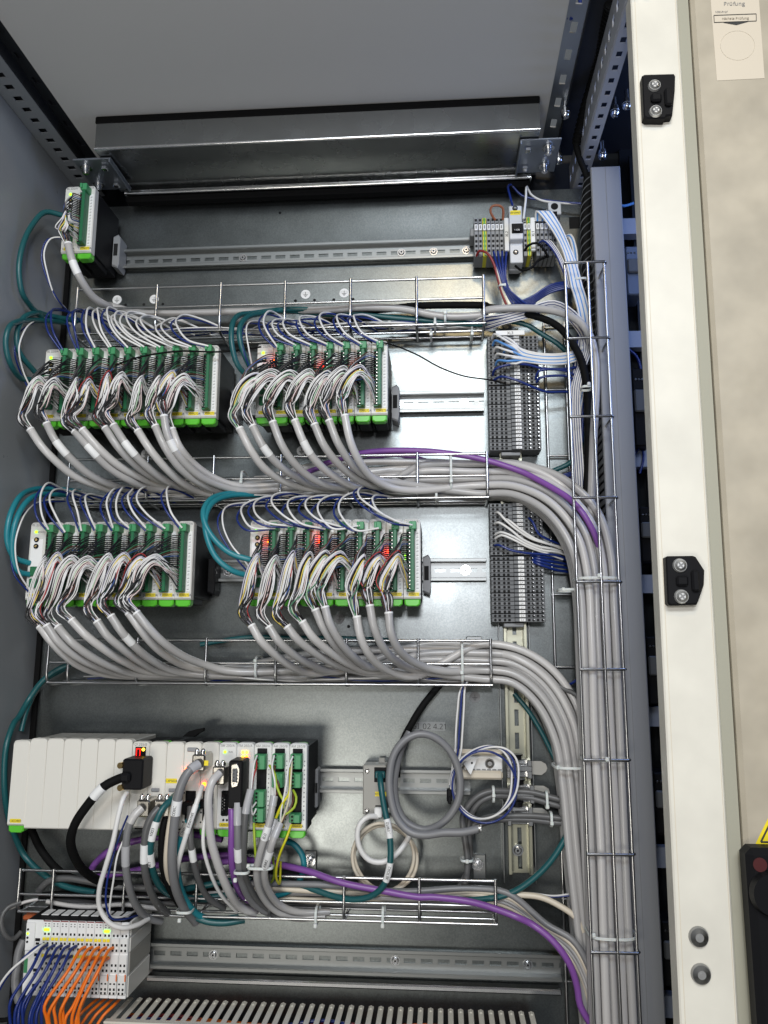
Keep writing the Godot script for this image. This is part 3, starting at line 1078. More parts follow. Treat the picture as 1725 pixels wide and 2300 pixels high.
func build_trays() -> void:
	# level, left end, wires as (y, z), first cross frame from the right, category words
	var plan := [["highest wire tray, running under the top rail", -600.0, [[1748, 60], [1713, 60], [1670, 60], [1668, 34], [1669, 8]], [1748, 1669]],
		["second wire tray, below the upper module banks", -592.0, [[1456.5, 60], [1422, 60], [1388, 60], [1387, 34], [1388, 8]], [1456.5, 1388]],
		["third wire tray, below the middle module banks", -604.0, [[1171.5, 60], [1137.5, 60], [1107, 60], [1106, 34], [1107, 8]], [1171.5, 1107]],
		["lowest wire tray, below the white controller row", -622.0, [[837, 60], [804, 60], [780, 60], [779, 34], [780, 8]], [837, 780]]]
	for q in plan:
		var t := thing("wire_tray", q[0], "cable tray", v(-270, q[3][1], 34), "steel wire trays across the plate")
		for w in q[2]:
			var mb := Mb.new()
			mb.tube([v(q[1], w[0], w[1]), v(73, w[0], w[1])], 0.0022, 8)
			part(mb, "long_wire", mats.wire, t)
		var x := 71.0
		var k := 0
		while x > q[1] + 30 or k == 0:
			var mb := Mb.new()
			mb.tube(spline([v(x, q[3][0] + 3, 62.5), v(x, q[3][0] - 20, 62.5), v(x, q[3][1] + 8, 62.5), v(x, q[3][1] - 1, 56), v(x, q[3][1] - 2.5, 46), v(x, q[3][1] - 2.5, 2)], 0.01), 0.0022, 8)
			part(mb, "cross_wire", mats.wire, t)
			x -= 107
			k += 1
		var mb := Mb.new()
		mb.tube(spline([v(q[1], q[3][0] + 3, 62.5), v(q[1], q[3][0] - 20, 62.5), v(q[1], q[3][1] + 8, 62.5), v(q[1], q[3][1] - 1, 56), v(q[1], q[3][1] - 2.5, 46), v(q[1], q[3][1] - 2.5, 2)], 0.01), 0.0022, 8)
		part(mb, "cross_wire", mats.wire, t)
	# upright basket on the right
	var t := thing("upright_wire_tray", "upright steel wire basket holding the thick bundle of grey cables", "cable tray", v(218, 560, 70))
	for q in [[189, 130, 1731], [222, 133, 1731], [247, 130, 1731], [248, 62, 1725], [172, 8, 1690], [205, 8, 1690]]:
		var mb := Mb.new()
		mb.tube([v(q[0], q[2], q[1]), v(q[0], 500, q[1])], 0.0021, 8)
		part(mb, "long_wire", mats.wire, t)
	for k in 11:
		var y := 1731 - 119.7 * k
		var mb := Mb.new()
		mb.tube([v(188, y, 133), v(247, y, 133), v(250, y, 128), v(250, y, 60)], 0.0021, 8)
		part(mb, "cross_wire", mats.wire, t)
		mb = Mb.new()
		mb.tube([v(170, 1685 - 110.5 * k, 8), v(246, 1685 - 110.5 * k, 8)], 0.0018, 8)
		part(mb, "rung", mats.wire, t)
	# slotted wire duct standing right of the basket
	t = thing("wire_duct", "grey upright slotted wire duct with smooth lid on the right", "wire duct", v(268, 480, 40))
	var mb := Mb.new()
	mb.span(v(245.5, 470, 0), v(290.5, 1921, 2))
	part(mb, "back", mats.duct, t)
	mb = Mb.new()
	mb.span(v(244.5, 470, 74), v(291, 1922, 80), 0.0015)
	part(mb, "lid", mats.duct, t)
	mb = Mb.new()
	mb.span(v(267.2, 470, 80), v(268, 1921, 80.25))
	part(mb, "lid_crease", mats.grey_ink, t)
	for s in 2:
		mb = Mb.new()
		for k in 116:
			var y := 475 + 12.5 * k
			mb.span(v(245.5 if s == 0 else 289, y, 8), v(247 if s == 0 else 290.5, y + 7.5, 74))
		var f := part(mb, "side_fingers", mats.duct, t)
		f.set_meta("kind", "stuff")
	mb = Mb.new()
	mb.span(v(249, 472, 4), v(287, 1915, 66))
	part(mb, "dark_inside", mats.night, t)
	# slotted duct along the bottom, its finger row seen from above
	t = thing("floor_duct", "beige slotted wire duct along the bottom edge, fingers pointing up", "wire duct", v(-160, 560, 50))
	mb = Mb.new()
	mb.span(v(-470, 560, 90), v(130, 650, 93))
	part(mb, "front_wall", mats.duct_beige, t)
	mb = Mb.new()
	mb.span(v(-470, 560, 10), v(130, 566, 90))
	part(mb, "bottom", mats.night, t)
	for k in 42:
		var x := -462.0 + 14.2 * k
		mb = Mb.new()
		mb.box(v(x, 652, 55), v(7.6, 2.2, 74), 0.0007)
		mb.box(v(x, 653.2, 24), v(4.2, 2.4, 11), 0.0012)
		part(mb, "finger", mats.duct_beige, t)
	mb = Mb.new()
	mb.span(v(-470, 650.5, 86), v(130, 654, 97), 0.001)
	part(mb, "front_edge", mats.duct_beige, t)
	var r := RandomNumberGenerator.new()
	r.seed = 5
	var kinds := ["orange_wire", "red_wire", "blue_wire", "orange_wire", "core_black", "blue_wire"]
	for k in 14:
		var p := []
		var y := 618.0 + r.randf_range(0, 16)
		var z := 24.0 + 4.6 * k
		for i in 9:
			p.append(v(-468 + 74 * i, y + r.randf_range(-6, 6), z + r.randf_range(-7, 7)))
		var kd: String = kinds[k % 6]
		cable("duct_wire", "%s wire lying under the beige duct's fingers, %s from the plate" % [{"orange_wire": "orange", "red_wire": "dark red", "blue_wire": "dark blue", "core_black": "black"}[kd], ORD[k] if k < 12 else ["thirteenth", "fourteenth"][k - 12]], "wire", p, 0.0024, mats[kd], "wires inside the beige floor duct")


func build_terminals() -> void:
	# two dark banks on the upright rail
	for b in 2:
		var n: int = [30, 29][b]
		var top: float = [1653.0, 1381.0][b]
		var x0: float = [77.0, 75.0][b]
		var t := thing("terminal_bank", ["upper dark terminal bank with many white wires plugged in", "lower dark terminal bank, its top behind the grey cables"][b], "terminal block", v(x0 + 40, top - n * 6.2, 10))
		for i in n:
			var y := top - 6.2 * i - (2.0 if i > 12 else 0.0)
			var mb := Mb.new()
			var gapped: bool = i in [13, 17, 21, 26]
			mb.span(v(x0, y - (5.0 if gapped else 5.9), 8), v(x0 + 80, y, 45), 0.0005)
			mb.span(v(x0 + 34, y - 5.6, 44), v(x0 + 50, y - 0.3, 50), 0.0006)
			var s := part(mb, "terminal", mats.terminal_dark if i % 2 else mat_dark2(), t)
			mb = Mb.new()
			for hx in [5.0, 19.5, 62.0, 75.5]:
				mb.cyl(v(x0 + hx, y - 3, 45.02), v(x0 + hx, y - 3, 45.3), 0.0021, 8)
			for hx in [11.5, 26.0, 55.5, 68.5]:
				mb.box(v(x0 + hx, y - 3, 45.2), v(3.8, 3.4, 0.4))
			part(mb, "wire_openings", mats.hole, s)
			mb = Mb.new()
			if i > 6 or b == 1:
				for hx in [62.0, 75.5]:
					mb.cyl(v(x0 + hx + 1.2, y - 2.2, 45.3), v(x0 + hx + 1.2, y - 2.2, 45.8), 0.0009, 6)
				part(mb, "contact_glint", mats.wire, s)
			mb = Mb.new()
			mb.span(v(x0 + 40.5, y - 5.2, 50), v(x0 + 49.6, y - 0.8, 51.2), 0.0003)
			var mk := part(mb, "marker", mats.label_white, s)
			words("GND" if i < 8 or (b == 1 and i < 10) else "L+", 0.0042, v(x0 + 45, y - 3, 51.3), mats.ink, mk)
		var mb := Mb.new()
		mb.span(v(x0 + 18, top - n * 6.2 - 9, 10), v(x0 + 48, top - n * 6.2 - 3, 40), 0.001)
		part(mb, "end_bracket", mats.terminal_grey, t)
	# marker above the upper bank
	var t := thing("terminal_marker", "white marker lettered XL3 above the upper dark terminal bank", "label", v(111.9, 1654.9, 55))
	var mb := Mb.new()
	mb.span(v(89.6, 1658.8, 55), v(135, 1650.9, 53), 0.0004)
	part(mb, "plate", mats.label_white, t)
	words("XL3", 0.0062, v(112.5, 1654.4, 55.4), mats.ink, t)
	# top right group on the highest rail
	t = thing("terminal_bank", "grey terminal group left of the breaker with a row of white markers", "terminal block", v(83.8, 1791, 10))
	var cols := ["terminal_grey", "terminal_grey", "earth_green", "terminal_grey", "terminal_grey", "terminal_grey", "terminal_grey"]
	for i in 7:
		terminal_slice(t, 22.4 * i, 22.0, cols[i])
	mb = Mb.new()
	mb.span(v(52.3, 1845.1, 40), v(59.2, 1831.4, 6), 0.001)
	part(mb, "end_bracket", mats.terminal_grey, t)
	mb = Mb.new()
	mb.span(v(57.6, 1794.8, 40), v(107.3, 1791.2, 8), 0.002)
	part(mb, "end_bracket", mats.terminal_grey, t)
	var nm := [["XL2", 1275, 1250, "beige marker lettered XL2 beside the breaker's left flank"], ["XL1", 1415, 1250, "white marker lettered XL1 between the earth terminal and the white wires"]]
	for q in nm:
		var m := thing("terminal_marker", q[3], "label", v(0, 0, 0))
		mb = Mb.new()
		var c: Vector3 = v(111.2, 1826.6, 48) if q[0] == "XL2" else v(153.7, 1825.6, 48)
		m.position = c
		mb.box(c, v(7.4, 58, 6), 0.0008)
		part(mb, "plate", mats.face if q[0] == "XL2" else mats.label_white, m)
		words(q[0], 0.0062, c + v(0, 0, 3.4), mats.ink, m, PI / 2)
	# breaker
	t = thing("circuit_breaker", "white circuit breaker with black toggle and yellow label", "circuit breaker", v(127.1, 1776, 10))
	mb = Mb.new()
	mb.span(v(116.3, 1879.4, 46), v(137.2, 1778.4, 8), 0.0012)
	mb.span(v(115.1, 1844, 58), v(136.9, 1813.4, 40), 0.0012)
	part(mb, "body", mats.breaker, t)
	mb = Mb.new()
	mb.span(v(118.8, 1840.3, 59.5), v(136.7, 1823.2, 57), 0.0008)
	var tg := part(mb, "toggle_slot", mats.black, t)
	mb = Mb.new()
	mb.span(v(120.9, 1829.4, 67), v(133.1, 1826.1, 58), 0.001)
	part(mb, "toggle", mats.black, tg)
	words("1 ON", 0.004, v(126.4, 1824.3, 67.5), mats.label_white, tg)
	mb = Mb.new()
	mb.span(v(118.5, 1870.5, 46.6), v(135.2, 1862.8, 46))
	var yl := part(mb, "yellow_label", mats.yellow, t)
	words("55F09A01", 0.0045, v(126.6, 1866.3, 47), mats.ink, yl)
	mb = Mb.new()
	for p in [v(126.3, 1874.6, 46), v(125.6, 1796.7, 46)]:
		mb.cyl(p, p + v(0, 0, 0.4), 0.0045, 14)
	part(mb, "screw_openings", mats.hole, t)
	mb = Mb.new()
	for p in [v(126.3, 1874.6, 46), v(125.6, 1796.7, 46)]:
		screw_head(mb, p + v(0, 0, 0.4), 0.003)
	part(mb, "screw", mats.wire, t)
	mb = Mb.new()
	mb.span(v(116.8, 1786, 24), v(133.3, 1776.5, 10), 0.001)
	part(mb, "foot", mats.breaker, t)
	# earth terminal and the group under the white wires
	t = thing("terminal_bank", "grey terminal group right of the breaker, mostly under white wires", "terminal block", v(170.8, 1788, 10))
	var c2 := ["terminal_grey", "earth_green", "terminal_grey", "terminal_grey", "terminal_grey", "terminal_grey", "terminal_grey"]
	var xs := [261.0, 281.0, 327.0, 349.0, 371.0, 393.0, 415.0]
	for i in 7:
		terminal_slice(t, xs[i], 20.0, c2[i])
	t = thing("terminal_carrier", "pale upright terminal carrier with two black holes above the white wires", "terminal block", v(192.7, 1868.6, 10))
	mb = Mb.new()
	mb.span(v(180.4, 1883.4, 46), v(201.2, 1861.4, 10), 0.001)
	part(mb, "body", mats.breaker, t)
	mb = Mb.new()
	var ho := v(190.5, 1875.3, 46)
	mb.cyl(ho, ho + v(0, 0, 0.5), 0.006, 16)
	mb.span(v(184.6, 1866.2, 46.5), v(194.4, 1857.8, 46))
	part(mb, "holes", mats.hole, t)


var dark2: StandardMaterial3D
func mat_dark2() -> StandardMaterial3D:
	if dark2 == null:
		dark2 = mat("terminal_dark_worn", lin(0.115, 0.12, 0.125), 0.45)
	return dark2


# an upright terminal slice on the top rail, at a station of 0 to 449 along the terminal group
func terminal_slice(t: Node3D, station: float, w: float, m: String) -> void:
	var k := station / 449.0
	var a := v(58.8, 1861, 44).lerp(v(196.2, 1858.2, 44), k)
	var wm := w * (v(196.2, 1858.2, 44).x - v(58.8, 1861, 44).x) / 449.0
	var h := v(58.8, 1861, 44).y - v(57.7, 1791, 44).y
	var mb := Mb.new()
	mb.span(a + Vector3(0, 0, 0), a + Vector3(wm * 0.93, -h * 0.34, -0.034), 0.0006)
	mb.span(a + Vector3(0, -h * 0.36, 0.003), a + Vector3(wm * 0.93, -h, -0.036), 0.0006)
	var s := part(mb, "terminal", mats[m] if m != "earth_green" else mats.earth_wire, t)
	if m == "earth_green":
		mb = Mb.new()
		mb.span(a + Vector3(wm * 0.28, -0.001, 0.0006), a + Vector3(wm * 0.65, -h * 0.33, 0.0002))
		mb.span(a + Vector3(wm * 0.28, -h * 0.37, 0.0036), a + Vector3(wm * 0.65, -h * 0.99, 0.0032))
		part(mb, "green_stripe", mats.earth_green, s)
	mb = Mb.new()
	for q in [[0.06, 0.0], [0.16, 0.0], [0.48, 0.0032], [0.62, 0.0032], [0.74, 0.0032], [0.86, 0.0032]]:
		mb.box(a + Vector3(wm * 0.47, -h * q[0], q[1] + 0.0001), Vector3(wm * 0.55, h * 0.06, 0.0004))
	part(mb, "wire_openings", mats.hole, s)
	mb = Mb.new()
	mb.box(a + Vector3(wm * 0.47, -h * 0.28, 0.003), Vector3(wm * 0.8, h * 0.15, 0.006), 0.0006)
	var mk := part(mb, "marker", mats.label_white, s)
	mb = Mb.new()
	mb.box(a + Vector3(wm * 0.47, -h * 0.28, 0.0061), Vector3(wm * 0.34, h * 0.085, 0.0003))
	part(mb, "printed_number", mats.grey_ink, mk)


func thumb_screws(mb: Mb, a: Vector3, b: Vector3, r: float) -> void:
	for p in [a, b]:
		mb.cyl(p + v(0, -1, 0), p + v(0, 3, 0), r * 1.2, 12)
		mb.ball(p + v(0, 3, 0), r, 10)


# a metal plug hood in front of the controller: front corners, how deep it reaches back
func hood(called: String, label: String, a: Vector3, b: Vector3, back: float, m: Material, screws := true) -> Node3D:
	var t := thing(called, label, "connector", Vector3((a.x + b.x) * 0.5, minf(a.y, b.y), back))
	var mb := Mb.new()
	mb.span(a, Vector3(b.x, b.y, back), 0.0022)
	part(mb, "shell", m, t)
	if screws:
		mb = Mb.new()
		var top := maxf(a.y, b.y)
		thumb_screws(mb, Vector3(a.x * 0.75 + b.x * 0.25, top + 0.001, a.z - 0.008), Vector3(a.x * 0.3 + b.x * 0.7, top + 0.001, a.z - 0.008), 0.0032)
		part(mb, "thumb_screw", mats.bright, t)
	return t


func build_controller() -> void:
	var y0 := 0.899
	var xs := []
	for i in 17:
		xs.append(Vector3(-0.6225 + 0.02535 * i, y0, 0))
	var names := ["", "", "", "", "", "", "", "CF 255/B", "", "", "", "", "SM 230/A", "FM 260/A", "AM 280/A", "AM 280/B", "AM 280/B"]
	var cover: Node3D
	var nth := 0
	for i in 17:
		var at: Vector3 = xs[i]
		var o: Node3D
		if i in [1, 2, 3, 4, 5, 6]:
			nth += 1
			var l := "blank white controller cover, %s after the one with the green latch" % ORD[nth - 1]
			if cover == null:
				o = thing("blank_cover", l, "module", v(0, 0, 0), "blank white covers of the controller row")
				var mb := Mb.new()
				mb.prism(face_outline(0.0252, 0.007, 0.131), 0.096, 0.110, 0.0012)
				part(mb, "cover", mats.white_cover, o)
				mb = Mb.new()
				mb.span(v(0.3, 8, 14), v(24.9, 129, 96), 0.001)
				part(mb, "housing", mats.box_grey, o)
				o.position = at
				cover = o
			else:
				o = copy(cover, "blank_cover", at, l)
			continue
		var lab := ""
		match i:
			0: lab = "white controller cover with green latch, at the row's left end"
			7: lab = "controller module with red digit display behind the black plug"
			8: lab = "white controller module above the left metal plug hood, right of the display"
			9: lab = "white controller module with yellow label halfway up its face"
			10: lab = "white controller module behind the thick blue-grey cable"
			11: lab = "white controller module behind the highest metal plug hood"
			12: lab = "module lettered SM 230 with black nine-pin socket"
			13: lab = "module lettered FM 260 with four bright lamps over a black plug"
			14: lab = "green-terminal module lettered AM 280/A in the controller row"
			15: lab = "green-terminal module between the AM 280/A one and the row's right end"
			16: lab = "green-terminal module at the right end of the controller row"
		o = thing("controller_module", lab, "module", v(0, 0, 0))
		module_shell(o, mats.white_cover if i < 12 else mats.io_white, i == 0 or i in [8, 11, 12, 14, 15, 16])
		if i == 0:
			yellow_tag(o, 12.5, "1.XCOR01")
		elif i == 9:
			var mb := Mb.new()
			mb.box(v(9, 75, 110.3), v(16, 6.4, 0.5), 0.0)
			var yl := part(mb, "yellow_label", mats.yellow, o)
			words("1.XPS02A", 0.0042, v(9, 75, 110.7), mats.ink, yl)
		elif i >= 12:
			yellow_tag(o, 12.5, "1.XAM80A")
		if names[i]:
			words(names[i], 0.0046, v(12.6, 124.2, 110.3), mats.grey_ink, o)
		if i == 7:
			var mb := Mb.new()
			mb.span(v(5, 106, 110), v(20.5, 121, 110.8))
			var d := part(mb, "display", mats.black, o)
			mb = Mb.new()
			for q in [[[7, 118.5], [12, 118.5]], [[7, 108.5], [12, 108.5]], [[7, 118.5], [7, 108.5]], [[12, 118.5], [12, 108.5]]]:
				mb.tube([v(q[0][0], q[0][1], 111), v(q[1][0], q[1][1], 111)], 0.00055, 6)
			part(mb, "digit_zero", mats.digit_red, d)
			mb = Mb.new()
			mb.cyl(v(17, 117.5, 110.8), v(17, 117.5, 111.6), 0.0022, 12)
			part(mb, "status_lamp", mats.led_yellow, d)
		if i in [8, 9, 10]:
			var mb := Mb.new()
			if i == 10:
				mb.span(v(5, 115.5, 110), v(20, 121, 112), 0.0008)
			else:
				mb.span(v(6, 60, 110), v(18, 65, 112), 0.0008)
			part(mb, "card_slot", mats.duct, o)
		if i in [10, 11]:
			var mb := Mb.new()
			for k in 2:
				mb = Mb.new()
				mb.span(v(5, 22 + 22 * k, 109), v(20, 40 + 22 * k, 111), 0.0006)
				part(mb, "network_socket", mats.black, o)
			mb = Mb.new()
			for k in 4:
				mb.cyl(v(3, 20 + 13 * k, 110), v(3, 20 + 13 * k, 110.6), 0.0012, 8)
			part(mb, "lamp_windows", mats.hole, o)
			mb = Mb.new()
			if i == 10:
				mb.box(v(6, 90, 111), v(6, 6, 3), 0.001)
			else:
				mb.box(v(6, 71, 111), v(5, 5, 3), 0.001)
			part(mb, "orange_lamp", mats.led_orange, o)
		if i == 12:
			var mb := Mb.new()
			mb.cyl(v(9, 115.5, 110), v(9, 115.5, 111), 0.002, 12)
			part(mb, "status_lamp", mats.led_green, o)
			words("RUN", 0.003, v(17, 115.5, 110.3), mats.grey_ink, o)
			mb = Mb.new()
			mb.span(v(6, 29, 109), v(16.5, 63, 112), 0.002)
			mb.span(v(8, 34, 111), v(14.5, 58, 117), 0.002)
			var so := part(mb, "nine_pin_socket", mats.black, o)
			mb = Mb.new()
			for k in 9:
				mb.cyl(v(9.8 + (2.8 if k > 4 else 0.0), 38 + 4.0 * (k % 5) + (2.0 if k > 4 else 0.0), 117), v(9.8 + (2.8 if k > 4 else 0.0), 38 + 4.0 * (k % 5) + (2.0 if k > 4 else 0.0), 117.5), 0.0007, 6)
			part(mb, "pins", mats.wire, so)
			for k in 2:
				mb = Mb.new()
				mb.cyl(v(10 + 5 * k, 21.5 + 2, 110), v(10 + 5 * k, 21.5 + 2, 110.6), 0.0016, 10)
				part(mb, "round_opening", mats.hole, o)
		if i == 13:
			var lm := ["led_yellow", "led_yellow", "led_yellow", "led_orange"]
			for k in 4:
				var mb := Mb.new()
				mb.cyl(v(9.5 + 5.5 * (k % 2), 115.5 - 6 * (k / 2), 110), v(9.5 + 5.5 * (k % 2), 115.5 - 6 * (k / 2), 111.4), 0.0019, 10)
				part(mb, "status_lamp", mats[lm[k]], o)
		if i >= 14:
			var mb := Mb.new()
			mb.span(v(5, 20, 108), v(19, 121, 112), 0.0005)
			part(mb, "socket_frame", mats.black, o)
			var blocks: Array = [[94, 114], [44, 66], [24, 43]] if i == 14 else ([[95, 115], [70, 90], [24, 34]] if i == 15 else [[95, 115], [70, 90], [24, 36]])
			for q in blocks:
				mb = Mb.new()
				mb.span(v(3.5, q[0], 110), v(20, q[1], 122), 0.0008)
				mb.span(v(11, q[0] + 0.5, 121), v(19.5, q[1] - 0.5, 127), 0.0008)
				var gp := part(mb, "green_plug", mats.green_plug, o)
				for k in int((q[1] - q[0]) / 5.0):
					mb = Mb.new()
					mb.cyl(v(8, q[0] + 3 + 5.0 * k, 122), v(8, q[0] + 3 + 5.0 * k, 122.6), 0.0016, 10)
					part(mb, "wire_opening", mats.hole, gp)
			mb = Mb.new()
			for k in 14:
				mb.box(v(22, 26 + 6 * k, 110.4), v(1.6, 1.6, 0.3))
			part(mb, "printed_numbers", mats.grey_ink, o)
		o.position = at
	# end clamp on the rail right of the row
	var t := thing("end_clamp", "grey end clamp on the rail right of the controller row", "clamp", v(-190.5, 926.9, 20))
	var mb := Mb.new()
	mb.span(v(-192.9, 981.8, 34), v(-187.6, 925.1, 4), 0.004)
	part(mb, "body", mats.terminal_grey, t)
	mb = Mb.new()
	mb.span(v(-191.2, 961.6, 34.6), v(-188.1, 947.6, 33))
	part(mb, "slot", mats.hole, t)
	# black scrap of tape on top of the row
	mb = Mb.new()
	mb.prism(PackedVector2Array([xy(v(-388.4, 1029.2, 60)), xy(v(-379, 1037.2, 60)), xy(v(-366.9, 1040.3, 60)), xy(v(-355.9, 1042.1, 60)), xy(v(-356.2, 1037.4, 60)), xy(v(-362.9, 1034.1, 60)), xy(v(-368.8, 1029.4, 60))]), 0.055, 0.062, 0.001)
	single(mb, "tape_scrap", mats.rubber, "black scrap of tape sticking up from the white controller row", "tape")
	# plugs
	t = hood("plug", "large black plug with two thumbscrews below the red digit", v(-442.3, 1008.5, 150), v(-412.6, 967.5, 150), 0.112, mats.black, false)
	mb = Mb.new()
	mb.span(v(-442.9, 990.9, 158), v(-428.1, 978.1, 158) - v(0, 0, 30), 0.003)
	part(mb, "cable_boot", mats.black, t)
	for p in [v(-441.5, 999.9, 146), v(-439.8, 970.5, 146)]:
		mb = Mb.new()
		mb.cyl(p + v(-1, 0, -4), p + v(-3, 0, 7), 0.0042, 14)
		part(mb, "thumb_screw", mats.gold if p.y > 0.96 else mats.wire, t)
	hood("plug", "left metal plug hood low on the controller row", v(-420.6, 954, 146), v(-401.9, 931.3, 146), 0.112, mats.hood)
	hood("plug", "right metal plug hood low on the controller row, beside the teal cable", v(-396.4, 954.4, 146), v(-373.8, 931.7, 146), 0.112, mats.hood)
	t = hood("plug", "highest metal plug hood with yellow tag and blue-grey cable", v(-344.6, 1015.7, 150), v(-326, 993, 150), 0.112, mats.hood)
	mb = Mb.new()
	mb.span(v(-326.9, 1007.9, 150.6), v(-321.2, 1001.2, 150.6) - v(0, 0, 1))
	part(mb, "yellow_label", mats.yellow, t)
	hood("plug", "metal plug hood with pale grey cable, left of the black nine-pin plug", v(-316.1, 1000.3, 148), v(-297.9, 975.2, 148), 0.112, mats.hood)
	t = hood("plug", "black plug with chrome nine-pin face below four bright lamps", v(-293, 1008.3, 150), v(-273, 945.7, 150), 0.112, mats.black, false)
	mb = Mb.new()
	mb.prism(PackedVector2Array([xy(v(-288.5, 1003.2, 151)), xy(v(-281.4, 1004.7, 151)), xy(v(-279.6, 1002.2, 151)), xy(v(-277.2, 998, 151)), xy(v(-277.5, 981.2, 151)), xy(v(-279.9, 974.5, 151)), xy(v(-287, 972.7, 151)), xy(v(-288, 976.9, 151))]), 0.149, 0.152, 0.0006)
	var pf := part(mb, "socket_face", mats.hood, t)
	mb = Mb.new()
	mb.span(v(-286.9, 998.2, 153), v(-279.7, 980.1, 151), 0.002)
	part(mb, "socket_core", mats.terminal_dark, pf)
	mb = Mb.new()
	for k in 9:
		var p := v(-284.5, 995.7, 153.2) + v(0 if k < 5 else 4.6, -(k % 5) * 4.4 - (0 if k < 5 else 2.2), 0)
		mb.cyl(p, p + v(0, 0, 0.3), 0.0008, 6)
	part(mb, "pin_openings", mats.hole, pf)
	# grey splitter box on the rail
	t = thing("splitter_box", "grey network box with teal and white cables on the controller rail", "network box", v(-100.4, 915, 20))
	mb = Mb.new()
	mb.span(v(-119.3, 989.4, 42), v(-84.5, 919.6, 42) - v(0, 0, 38), 0.0015)
	part(mb, "body", mats.box_grey, t)
	mb = Mb.new()
	mb.span(v(-98.3, 996, 12), v(-88.7, 986.2, 8), 0.001)
	part(mb, "tab", mats.box_grey, t)
	mb = Mb.new()
	for p in [v(-112.8, 981, 42), v(-112.9, 925.2, 42)]:
		screw_head(mb, p, 0.004)
	part(mb, "screw", mats.wire, t)
	mb = Mb.new()
	mb.span(v(-102.5, 986.7, 42.5), v(-84.6, 965.2, 41), 0.0006)
	mb.span(v(-100.8, 932.9, 42.5), v(-90.5, 928.3, 41), 0.0006)
	part(mb, "socket", mats.black, t)
	mb = Mb.new()
	mb.span(v(-100.9, 952.1, 42.6), v(-84.3, 945.5, 42))
	var yl2 := part(mb, "yellow_label", mats.yellow, t)
	words("XETGF", 0.0045, v(-95.1, 948.9, 43), mats.ink, yl2)
	# cream terminal strip near the loops
	t = thing("terminal_strip", "cream terminal strip with screws behind the blue and white loops", "terminal block", v(52.3, 968.1, 15))
	mb = Mb.new()
	mb.span(v(15.5, 1011.3, 26), v(87.8, 1003.2, 14), 0.003)
	mb.span(v(18.7, 980.8, 26), v(87.7, 968.5, 14), 0.003)
	part(mb, "rail_edge", mats.cream, t)
	mb = Mb.new()
	mb.span(v(13.1, 1002.8, 18), v(87.6, 978, 8), 0.001)
	part(mb, "body", mats.label_white, t)
	mb = Mb.new()
	for p in [v(26.1, 989, 18), v(68.8, 990.7, 18)]:
		screw_head(mb, p, 0.0075)
	part(mb, "screw", mats.wire, t)
	mb = Mb.new()
	for k in 8:
		mb.box(v(28.4, 982.1, 18.2).lerp(v(83.4, 981.9, 18.2), k / 7.0), v(6, 1.6, 0.4))
	part(mb, "printed_marks", mats.grey_ink, t)
	t = thing("tag_flag", "small white triangular tag hanging among the blue and white loops", "tag", v(38.5, 978.3, 38))
	mb = Mb.new()
	mb.prism(PackedVector2Array([xy(v(28.1, 995.3, 38)), xy(v(49, 1001.7, 38)), xy(v(48.2, 996.7, 38)), xy(v(39.7, 977.2, 38)), xy(v(36.9, 980.6, 38))]), 0.0375, 0.0383)
	part(mb, "flag", mats.label_white, t)
	mb = Mb.new()
	var hp := v(41.6, 993.9, 38.4)
	mb.cyl(hp, hp + v(0, 0, 0.3), 0.0016, 10)
	part(mb, "opening", mats.hole, t)
	# shield clamps on the upright rail
	var cl := [[v(110.5, 985.5, 34), "upper shield clamp on the upright rail, its slot empty"], [v(113.1, 950.5, 34), "middle shield clamp gripping two dark cables on the upright rail"], [v(110, 919.1, 34), "lowest shield clamp gripping two dark cables on the upright rail"]]
	for q in cl:
		var c: Vector3 = q[0]
		t = thing("shield_clamp", q[1], "clamp", c - v(0, 14, 20), "shield clamps on the upright rail")
		mb = Mb.new()
		mb.span(c + v(-18, -13, -16), c + v(18, 13, -10), 0.001)
		mb.span(c + v(-18, -13, -12), c + v(-12, 13, 2), 0.001)
		mb.span(c + v(12, -13, -12), c + v(19, 13, 2), 0.001)
		mb.span(c + v(-18, -3, -2), c + v(19, 5, 3), 0.001)
		part(mb, "saddle", mats.bright, t)
		mb = Mb.new()
		mb.cyl(c + v(-3, 13, -4), c + v(-3, 19, -4), 0.0075, 16)
		mb.cyl(c + v(-3, 19, -4), c + v(-3, 21, -4), 0.0095, 16)
		part(mb, "thumb_nut", mats.black, t)
		mb = Mb.new()
		var f := PackedVector2Array([Vector2(c.x + 0.019, c.y - 0.009), Vector2(c.x + 0.034, c.y - 0.010), Vector2(c.x + 0.041, c.y - 0.005), Vector2(c.x + 0.043, c.y), Vector2(c.x + 0.041, c.y + 0.006), Vector2(c.x + 0.034, c.y + 0.010), Vector2(c.x + 0.019, c.y + 0.010)])
		mb.prism(f, c.z - 0.014, c.z - 0.0125, 0.0003)
		part(mb, "tongue", mats.box_grey, t)


func xy(p: Vector3) -> Vector2:
	return Vector2(p.x, p.y)


